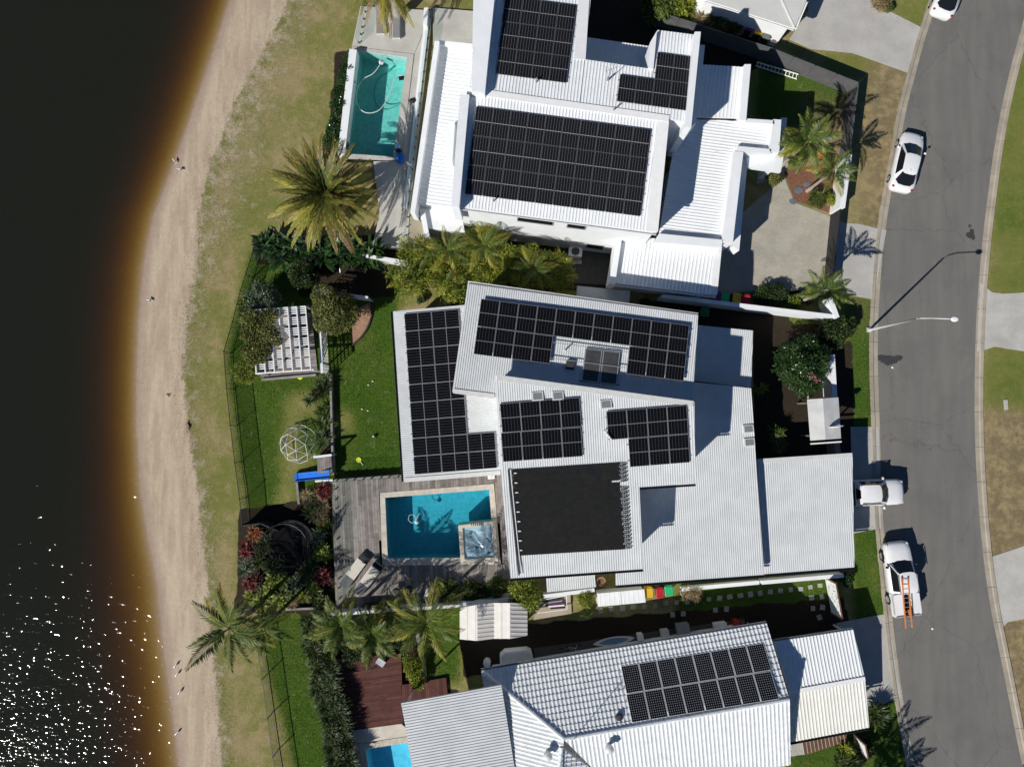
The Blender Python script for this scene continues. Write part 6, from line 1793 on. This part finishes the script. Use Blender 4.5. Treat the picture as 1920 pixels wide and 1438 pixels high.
# ================================================================== PROPS
def bin_(label, px, py, rz, lid, body=None, z=1.05):
    c = P(px, py, z); t = thing('wheelie_bin', label, 'bin', (c.x, c.y, 0), rz)
    m = MB(); v = []
    for w, d, zz in ((.44, .50, .06), (.54, .62, .94), (.58, .66, .98)): v += [(-w/2, -d/2, zz), (w/2, -d/2, zz), (w/2, d/2, zz), (-w/2, d/2, zz)]
    f = [(3, 2, 1, 0)]+[(r_*4+i, r_*4+(i+1) % 4, r_*4+4+(i+1) % 4, r_*4+4+i) for r_ in (0, 1) for i in range(4)]+[(8, 9, 10, 11)]
    obj('bin_body', v, f, body or bin_body, t, False)
    lv = []
    for w, d, zz in ((.62, .70, .985), (.62, .70, 1.03), (.50, .56, 1.075), (.46, .40, 1.06)): lv += [(-w/2, -d/2, zz), (w/2, -d/2, zz), (w/2, d/2, zz), (-w/2, d/2, zz)]
    lf = [(3, 2, 1, 0)]+[(r_*4+i, r_*4+(i+1) % 4, r_*4+4+(i+1) % 4, r_*4+4+i) for r_ in (0, 1, 2) for i in range(4)]+[(12, 13, 14, 15)]
    l = obj('lid', lv, lf, lid, t, False)
    MB().bar((-.22, .39, 1.0), (.22, .39, 1.0), .04).build('handle', lid, l, False)
    for s in (-1, 1): MB().tube([(s*.24, .30, .10), (s*.30, .30, .10)], .10, 10).build('wheel', rubber, t, False)
    return t
bin_('wheelie bin with yellow lid beside the white storage box', 1217, 1111, R(5), bin_yellow, M('bin_yellow'))
bin_('wheelie bin with red lid between yellow and green lids under the pale roof', 1238, 1112, R(5), bin_red)
bin_('wheelie bin with bright green lid beside the stone pot', 1254.5, 1108, R(5), bin_green)
bin_('shaded wheelie bin with purple lid beside the boundary wall', 1345, 557, R(-8), bin_purple)
bin_('shaded wheelie bin with green lid beside the purple one', 1360, 559, R(-8), bin_green)
bin_('shaded wheelie bin with yellow lid in the row at the boundary wall', 1382, 559, R(-8), bin_yellow)
bin_('shaded wheelie bin with red lid at the end of the boundary wall row', 1399, 562, R(-8), bin_red)
bin_('dark green wheelie bin alone behind the highest pale roof', 1322, 585, R(-8), M('bin_dark_green', (.01, .16, .06), .5, .1, 3))
bin_('purple-lidded wheelie bin against the pale corner house', 1407, 50, R(-20), bin_purple)
bin_('bright yellow-lidded wheelie bin against the pale corner house', 1424, 57, R(-20), bin_yellow)
bin_('grey-green-lidded wheelie bin against the pale corner house', 1439, 64, R(-20), M('bin_grey', (.10, .13, .11), .5, .1, 3))
bx_ = thing('storage_crate', 'small whitish crate beside the grey-green-lidded bin', 'crate', tuple(P(1451, 76)))
c = P(1451, 76, .5); MB().box((c.x, c.y, .3), (.5, .45, .6), R(-20)).build('crate_body', white_trim, bx_); MB().box((c.x, c.y, .64), (.3, .25, .08), R(-20)).build('contents', M('crate_red', (.3, .12, .1), .6, .2, 4), bx_)
# storage box
sb_ = thing('storage_box', 'long white metal storage box beside the yellow-lidded bin', 'storage box', tuple(P(1165, 1120)))
q = [P(x, y, 1.2) for x, y in ((1119, 1112), (1208, 1104), (1211, 1129), (1121, 1137))]
MB().prism(inset(q, .05), 0, 1.15).build('box_body', white_wall, sb_)
for k in range(2):
    r_ = [q[0].lerp(q[1], k/2+.004), q[0].lerp(q[1], (k+1)/2-.004), q[3].lerp(q[2], (k+1)/2-.004), q[3].lerp(q[2], k/2+.004)]
    l = MB().prism(r_, [1.24, 1.24, 1.16, 1.16], [1.28, 1.28, 1.20, 1.20]).build('lid', white_roof, sb_)
    for j in range(5):
        a, b = r_[0].lerp(r_[1], (j+.5)/5), r_[3].lerp(r_[2], (j+.5)/5); MB().bar((a.x, a.y, 1.285), (b.x, b.y, 1.205), .03, .02).build('lid_rib', white_roof, l)
# paved utility pad with frame
up = thing('tool_rack', 'pale paved pad with a white frame of garden tools beside the light green tree', 'frame', tuple(P(1040, 1140)))
MB().prism([P(x, y, .12) for x, y in ((1015, 1118), (1070, 1110), (1072, 1150), (1000, 1162))], 0, .12).build('pad', M('sandstone'), up)
for a, b in (((1000, 1150), (1063, 1142)), ((1063, 1142), (1062, 1116)), ((1000, 1150), (999, 1128)), ((999, 1128), (1062, 1116))):
    MB().bar(P(*a, .5), P(*b, .5), .05).build('frame_bar', white_trim, up)
for k in range(5):
    MB().bar(P(1012+5*k, 1128+3*k, .3), P(1052+2*k, 1122+4*k, .3), .10, .08).build('tool_handle', [dark_trim, grey_metal, M('bin_purple'), white_trim, dark_trim][k], up)
# stone pots
def pot(label, px, py, r, mat):
    c = P(px, py, .3); t = thing('plant_pot', label, 'pot', (c.x, c.y, 0))
    MB().lathe([(r*.6, 0), (r*.95, .28), (r, .42), (r*.86, .42), (r*.8, .34)], (0, 0, 0), 16).build('pot', mat, t, False)
    MB().lathe([(r*.8, .33), (r*.1, .36)], (0, 0, 0), 12).build('soil', M('mulch'), t, False)
pot('round pale stone pot beside the green-lidded bin', 1284, 1110, .36, concrete_pale)
pot('round woven-looking pot in the dark nook of the pale roofs', 1127, 1089, .34, M('pot_brown', (.25, .16, .10), .8, .2, 4))
pot('large black pot at the end of the tiled-roof side path', 1391, 1164, .38, black_plastic)
# air conditioner
ac = thing('air_conditioner', 'white outdoor air conditioner unit against the two-storey house', 'air conditioner', tuple(P(1079, 474)))
c = P(1079, 472, .9); MB().box((c.x, c.y, .5), (1.0, .72, .9), R(-6)).build('case', white_trim, ac)
MB().lathe([(.30, 0), (.30, .02), (.05, .03)], (c.x, c.y, .955), 18).build('fan_grille', dark_trim, ac)
for k in range(3): MB().tube([(c.x-.27, c.y-.2+.2*k, .99), (c.x+.27, c.y-.2+.2*k, .99)], .01, 4).build('grille_bar', grey_metal, ac)
MB().box((c.x, c.y-.55, .06), (1.1, .3, .12), R(-6)).build('slab', concrete_pale, ac)
# sun loungers
def lounger(label, px, py, rz, z, L=2.6, W=.77, cm_=None, pad=None, frame=None):
    c = P(px, py, z+.35); t = thing('sun_lounger', label, 'lounger', (c.x, c.y, z), rz)
    MB().box((0, 0, .26), (L, W, .06)).build('frame', frame or white_trim, t, False)
    for sx in (-1, 1):
        for sy in (-1, 1): MB().box((sx*(L/2-.1), sy*(W/2-.05), .115), (.06, .06, .23)).build('leg', frame or white_trim, t, False)
    cu = cm_ or cushion
    MB().box((.12, 0, .34), (L*.62, W*.94, .10)).build('cushion', cu, t, False)
    MB().prism([(-L/2+.02, -W*.47), (-L*.2, -W*.47), (-L*.2, W*.47), (-L/2+.02, W*.47)], [.30]*4, [.62, .40, .40, .62]).build('backrest', pad or cushion_grey, t, False)
    MB().box((L/2-.17, 0, .345), (.30, W*.98, .11)).build('foot_cover', black_plastic if cm_ is None else cu, t, False)
    return t
lounger('cream sun lounger with black foot cover nearer the glass fence', 664, 1071, R(53.7), .65)
lounger('cream sun lounger with black foot cover half in palm shade', 690.5, 1085, R(53.7), .65)
lounger('grey cushioned lounger under the fronds, nearer the lawn', 712, 38, R(-88), .28, 2.1, .55, cushion_grey)
lounger('grey cushioned lounger under the fronds, nearer the white house', 743, 46, R(-90), .28, 2.1, .55, cushion_grey)
t = thing('side_table', 'white pointed beach towel lying between the grey loungers', 'towel', tuple(P(728, 35, .3))); t.name = 'towel'
MB().prism([P(x, y, .34) for x, y in ((730, 22), (735, 24), (735, 44), (731, 49), (727, 44))], .29, .35).build('cloth', white_trim, t)
# float toy by the pool
ft = thing('pool_float', 'blue and white striped pool float lying on the pool paving', 'pool toy', tuple(P(752, 290, .3)))
for (x, y, l, w_, mt, nm) in ((746, 274, .5, .42, M('pale_blue', (.35, .55, .75), .4, .05, 3), 'nose'), (748, 283, .36, .5, M('navy', (.005, .01, .06), .4, .05, 3), 'band'), (751, 297, .95, .62, blue_plastic, 'body')):
    c = P(x, y, .4); MB().ell((c.x, c.y, .40), (w_/2, l/2, .10), 12, 6).build(nm, mt, ft, True, True)
# loose pebble-dark bag by house A
bg = thing('garden_bag', 'small black bag on the paving beside the white kerb wall', 'bag', tuple(P(774, 189, .3))); c = P(774, 189, .4)
MB().ell((c.x, c.y, .40), (.28, .2, .13), 10, 6).build('bag_body', black_plastic, bg, True, True); MB().tube([(c.x-.1, c.y, .5), (c.x, c.y+.05, .58), (c.x+.1, c.y, .5)], .015, 5).build('handle', black_plastic, bg)
# swimming-pool side furniture: patio umbrella base on deck near the house
ub = thing('umbrella_base', 'white umbrella stand at the house corner of the grey deck', 'umbrella stand', tuple(P(921, 894, .65))); c = P(921, 894, .7)
MB().box((c.x, c.y, .72), (.5, .3, .12), .1).build('base', white_trim, ub); MB().tube([(c.x, c.y, .75), (c.x, c.y, 1.5)], .03, 6).build('tube', white_trim, ub)
for i, (x, y) in enumerate(((744, 1108), (768, 1104))):
    rt = thing('round_stool', 'dark round stool on the shaded end of the grey deck', 'stool', (*P(x, y, .9).xy, .65), 0, 'dark round stools on the deck')
    MB().lathe([(.30, .38), (.30, .44), (.24, .46)], (0, 0, 0), 16).build('seat', dark_trim, rt, False)
    for k in range(3): MB().tube([(.2*math.cos(k*2.1), .2*math.sin(k*2.1), 0), (.14*math.cos(k*2.1), .14*math.sin(k*2.1), .4)], .02, 5).build('leg', dark_trim, rt, False)
pd_ = thing('paddle_board', 'short white bodyboard standing against the paling fence', 'bodyboard', tuple(P(797, 1112, .7))); c = P(797, 1112, .9)
MB().prism([(c.x-.14, c.y-.35), (c.x+.10, c.y-.42), (c.x+.38, c.y+.3), (c.x+.25, c.y+.42), (c.x+.12, c.y+.34)], .86, .93).build('board', white_trim, pd_)
MB().box((c.x+.1, c.y, .945), (.05, .3, .02), -.4).build('stringer', grey_metal, pd_)
# climbing dome
dm = thing('climbing_dome', 'white tubular geodesic climbing dome on the lawn', 'climbing frame', tuple(P(562, 830)))
bm = bmesh.new(); bmesh.ops.create_icosphere(bm, subdivisions=2, radius=1.45)
rot = Matrix.Rotation(R(31.7), 3, 'Y'); c = P(562, 832)
for v in bm.verts: v.co = rot @ v.co
for e in bm.edges:
    a, b = e.verts[0].co, e.verts[1].co
    if min(a.z, b.z) < -.12: continue
    p, q = c+Vector((a.x, a.y, max(a.z, 0)*.95)), c+Vector((b.x, b.y, max(b.z, 0)*.95))
    MB().tube([p, q], .024, 6).build('tube', pale_trim, dm)
bm.free()
# slide and platform
sl2 = thing('slide', 'blue plastic slide running down from the timber play platform', 'slide', tuple(P(585, 893)))
p0, p1 = P(618, 888, .95), P(553, 895, .12)
d = (p1-p0); n = 8; u = Vector((0, 1, 0))
sv, sf = [], []
prof = [(-.30, .20), (-.27, .20), (-.24, .0), (.24, .0), (.27, .20), (.30, .20), (.27, -.05), (-.27, -.05)]
for k in range(n+1):
    t_k = k/n; c = p0+d*t_k; c.z = .12+.83*(1-t_k)**1.3
    for a, h in prof: sv.append((c.x, c.y+a, c.z+h))
m_ = len(prof)
sf = [(k*m_+i, k*m_+(i+1) % m_, (k+1)*m_+(i+1) % m_, (k+1)*m_+i) for k in range(n) for i in range(m_)]
obj('chute', sv, sf, blue_plastic, sl2)
MB().box((p1.x+.1, p1.y, .10), (.2, .55, .2)).build('foot', blue_plastic, sl2)
pf = thing('play_platform', 'small weathered timber play platform at the top of the blue slide', 'platform', tuple(P(608, 872)))
deck(pf, [(594, 858), (621, 856), (623, 886), (596, 888)], .9, ((600, 880), (599, 860)), .15, board_grey)
MB().prism([P(x, y, .85) for x, y in ((595, 859), (620, 857), (622, 885), (597, 887))], 0, .85).build('frame', timber_grey, pf)
MB().bar(P(588, 857, 1.5), P(622, 853, 1.5), .16, .12).build('top_rail', white_trim, pf)
MB().bar(P(591, 902, .7), P(624, 900, .7), .14, .10).build('lower_rail', white_trim, pf)
for x, y in ((590, 857), (620, 854)):
    c = P(x, y, 1.4); MB().box((c.x, c.y, .72), (.1, .1, 1.44)).build('post', white_trim, pf)
# trampoline
tp = thing('trampoline', 'round black trampoline with safety net among the cordylines', 'trampoline', tuple(P(545, 1020)))
c = P(545, 1020, .8)
MB().lathe([(1.55, .74), (1.55, .80), (1.75, .80), (1.75, .72)], (c.x, c.y, 0), 32).build('padding', M('tramp_pad', (.02, .02, .022), .6, .2, 3), tp)
MB().lathe([(1.54, .765), (.02, .76)], (c.x, c.y, 0), 28).build('jumping_mat', shade_cloth, tp)
for k in range(8):
    a = k*math.pi/4+.2; x, y = c.x+1.78*math.cos(a), c.y+1.78*math.sin(a)
    MB().tube([(x, y, 0), (x, y, 2.4)], .025, 6).build('pole', dark_trim, tp)
def net_mat():
    m, nt, b = newmat('safety_net'); tr = nd(nt, 'ShaderNodeBsdfTransparent'); mx = nd(nt, 'ShaderNodeMixShader'); mx.inputs[0].default_value = .55
    b.inputs['Base Color'].default_value = (.008, .008, .009, 1); b.inputs['Roughness'].default_value = .9
    nt.links.new(tr.outputs[0], mx.inputs[1]); nt.links.new(b.outputs[0], mx.inputs[2]); nt.links.new(mx.outputs[0], nt.nodes['Material Output'].inputs[0]); return m
v, f = [], []
for k in range(33):
    a = 2*math.pi*k/32
    for z in (.8, 2.35): v.append((c.x+1.7*math.cos(a), c.y+1.7*math.sin(a), z))
obj('net', v, [(2*k, 2*k+2, 2*k+3, 2*k+1) for k in range(32)], net_mat(), tp)
MB().tube([(c.x+1.72*math.cos(k*math.pi/12), c.y+1.72*math.sin(k*math.pi/12), 2.36) for k in range(25)], .02, 5).build('top_hoop', black_plastic, tp)
# toys
def racket(label, px, py, rz):
    c = P(px, py); t = thing('toy_racket', label, 'racket', (c.x, c.y, .03), rz)
    MB().lathe([(.19, 0), (.2, .02), (.19, .04), (.05, .03)], (0, 0, 0), 14).build('head', yellow_toy, t, False); MB().bar((.18, 0, .02), (.5, 0, .02), .05).build('handle', M('toy_white', (.7, .7, .6), .5, .05, 3), t, False)
racket('yellow plastic racket lying by the timber sleeper', 630, 795, R(165)); racket('yellow plastic racket lying on the lawn near the grey deck', 673, 862, R(-50))
racket('lime racket lying in the strip below the pergola', 563, 707, R(20))
b_ = thing('ball', 'small brown and white ball on the lawn beside the low roof', 'ball', tuple(P(702, 818))); c = P(702, 818, .12)
MB().ell((c.x, c.y, .12), (.13, .13, .12), 12, 8).build('ball', M('ball_brown', (.14, .09, .05), .6, .2, 4), b_, True, True); MB().ell((c.x-.06, c.y+.01, .16), (.08, .08, .09), 10, 6).build('patch', white_trim, b_, True, True)
for i, (x, y, lab) in enumerate(((691, 722, 'small white toy on the darker patch of lawn'), (699, 715, 'tiny white toy near the lawn patch edge'), (679, 767, 'white scrap lying on the lawn'), (690, 770, 'pale scrap beside the white scrap on the lawn'))):
    c = P(x, y); o = MB().ell((c.x, c.y, .05), (.08, .05, .04), 8, 5).build('toy', white_trim); tag(o, lab, 'toy')
# barbecue on red deck
bq_ = thing('barbecue', 'stainless barbecue with open hood at the edge of the red deck', 'barbecue', tuple(P(712, 1240, .25))); c = P(714, 1240, 1.0)
MB().box((c.x, c.y, .75), (.7, .5, .9), R(-35)).build('cabinet', dark_trim, bq_); MB().box((c.x+.05, c.y+.05, 1.26), (.62, .44, .14), R(-35)).build('hood', alu, bq_)
MB().tube([(c.x-.35, c.y-.35, 1.0), (c.x-.75, c.y-.7, .6)], .06, 8).build('rolled_cover', black_plastic, bq_)
# side yard of house C
tb = thing('spa_tub', 'white rounded tub cover in the shade behind the tiled roof', 'tub', tuple(P(965, 1228))); q = [P(x, y, .8) for x, y in ((937, 1230), (946, 1222), (988, 1218), (996, 1222), (1000, 1238), (938, 1248))]
MB().prism(q, 0, .8).build('tub', white_trim, tb); MB().prism(inset(q, .12), .8, .86).build('cover', M('tub_cover', (.6, .6, .6), .6, .05, 3), tb)
o = thing('side_crate', 'small pale drum beside the white tub', 'drum', tuple(P(913, 1245))); o.name = 'drum'; c = P(913, 1243, .5)
MB().lathe([(.26, 0), (.28, .3), (.26, .6)], (c.x, c.y, 0), 14).build('drum_body', pale_trim, o); MB().lathe([(.27, .6), (.1, .66)], (c.x, c.y, 0), 14).build('drum_lid', white_trim, o)
sf_ = thing('surfboard', 'blue and white surfboard stored along the tiled-roof eaves', 'surfboard', tuple(P(1150, 1200))); a, b = P(1112, 1208, .7), P(1190, 1196, .7); d = (b-a); s = Vector((-d.y, d.x, 0)).normalized()
ring_ = [a+d*t_k+s*.30*math.sin(math.pi*t_k)**.7 for t_k in np.linspace(0, 1, 12)]+[a+d*t_k-s*.30*math.sin(math.pi*t_k)**.7 for t_k in np.linspace(1, 0, 12)[1:-1]]
MB().prism(ring_, .6, .68).build('board', M('board_white', (.6, .62, .62), .4, .05, 3), sf_); MB().prism([a.lerp(b, .5)+(p-a.lerp(b, .5))*.72 for p in ring_], .68, .69).build('blue_panel', M('board_blue', (.12, .25, .38), .4, .08, 3), sf_)
for i, (x, y, w_, l, lab, mt) in enumerate(((1247, 1192, .55, .9, 'pale wrapped surf bag beside the tiled eaves', pale_trim), (1280, 1178, .9, .7, 'grey storage chest on the tiled-roof side path', grey_metal), (1350, 1174, .9, .5, 'white plastic chest near the black pot', white_trim), (1380, 1168, .35, .5, 'red plastic crate beside the black pot', bin_red), (1200, 1193, .4, .4, 'white bucket lid near the surfboard', white_trim))):
    c = P(x, y, .4); t = thing('storage_chest', lab, 'container', (c.x, c.y, 0), R(8)); MB().box((0, 0, .28), (w_, l, .56)).build('chest', mt, t, False); MB().box((0, 0, .59), (w_+.04, l+.04, .05)).build('lid', mt, t, False)
bk = thing('bicycle', 'dark bicycle leaning in the shade beside the surfboard', 'bicycle', tuple(P(1070, 1212))); c = P(1070, 1212, .4); ax = Vector((math.cos(R(9)), math.sin(R(9)), 0))
for s in (-.5, .5):
    cc = c+ax*s; w_ = MB().tube([cc+ax*.32*math.cos(k*math.pi/10)+Vector((0, .1*math.sin(k*math.pi/10), .32*math.sin(k*math.pi/10))) for k in range(21)], .022, 6).build('wheel', rubber, bk)
    MB().tube([cc-Vector((0, .03, 0)), cc+Vector((0, .03, 0))], .04, 8).build('hub', alu, w_)
m = MB(); 
for a, b in (((-.5, 0), (-.1, .05)), ((-.1, .05), (.35, .45)), ((-.2, .5), (.35, .45)), ((-.5, 0), (-.2, .5)), ((-.1, .05), (-.2, .5)), ((.5, 0), (.33, .55))): m.tube([c+ax*a[0]+Vector((0, 0, a[1])), c+ax*b[0]+Vector((0, 0, b[1]))], .02, 6)
m.build('frame', grey_metal, bk); MB().bar(c+ax*.33+Vector((-.05, -.28, .58)), c+ax*.33+Vector((.05, .28, .58)), .03).build('handlebar', alu, bk); MB().ell(tuple(c-ax*.22+Vector((0, 0, .54))), (.13, .07, .04)).build('saddle', black_plastic, bk)
# verge pit lid
o = MB().box(tuple(P(1886, 759, .03)), (.28, .75, .06), R(3)).box(tuple(P(1886, 759, .065)), (.2, .6, .012), R(3)).build('utility_pit', concrete_pale); tag(o, 'narrow concrete pit lid in the verge across the road', 'pit lid')
o = MB().lathe([(.02, 0), (.09, .03), (.02, .06)], tuple(P(1673, 689, .02)), 8).build('litter', white_trim); tag(o, 'white scrap on the road just below the dark patch', 'litter')
o = MB().lathe([(.02, 0), (.09, .03), (.02, .06)], tuple(P(1748, 1178, .02)), 8).build('litter', white_trim); tag(o, 'white scrap on the road beside the ladder-carrying ute', 'litter')
# beach: birds, driftwood
def bird(label, px, py, rz, group=None):
    c = P(px, py, -.3); zz = -.42 if px < 345 else 0
    kx = np.interp(py, [r_[0] for r_ in shore], [r_[1] for r_ in shore]); gx = np.interp(py, [r_[0] for r_ in sand_edge], [r_[1] for r_ in sand_edge])
    zz = WATER_Z*(1-min(1, max(0, (px-kx)/(gx-kx))))**1.1
    t = thing('gull', label, 'bird', (c.x, c.y, zz), rz, group); t.scale = (.75, .75, .75)
    b = MB(); b.ell((0, 0, .22), (.20, .09, .085), 10, 6); b.ell((.19, 0, .31), (.065, .05, .055), 8, 6); b.tube([(.12, 0, .25), (.18, 0, .30)], [.06, .05], 8)
    b.add([(-.15, -.05, .22), (-.15, .05, .22), (-.33, .04, .20), (-.33, -.04, .20)], [(0, 1, 2, 3)]); b.build('body', white_trim, t, False, True)
    for s in (-1, 1):
        MB().ell((-.05, s*.075, .25), (.19, .035, .055), 8, 5).build('wing', M('wing_grey', (.10, .10, .11), .7, .1, 4), t, False, True); MB().tube([(.0, s*.03, 0), (0, s*.03, .16)], .008, 4).build('leg', orange_paint, t, False)
    MB().tube([(.24, 0, .31), (.31, 0, .30)], [.018, .004], 5).build('beak', orange_paint, t, False)
for x, y, r_ in ((327, 302, 2.2), (339, 319, 3.0), (281, 563, 2.8), (330, 1246, .9), (333, 1262, .9), (338, 1295, 1.0), (332, 1373, .8)): bird('white gull with dark wings standing at the water edge', x, y, r_, 'gulls along the beach')
o = MB().tube([P(351, 792, .05), P(355, 800, .08), P(353, 806, .05)], [.05, .07, .03], 6).tube([P(354, 788, .05), P(352, 795, .06)], [.02, .05], 5).build('driftwood', bark); tag(o, 'dark forked driftwood at the edge of the beach grass', 'driftwood')
o = blot('seaweed', (315, 740), 4, 3, .0, M('mulch'), 4); 
zz = WATER_Z*(1-(315-250)/(343-250))**1.1+.02; o.location.z = zz; tag(o, 'small dark clump of seaweed on the bare sand', 'seaweed')
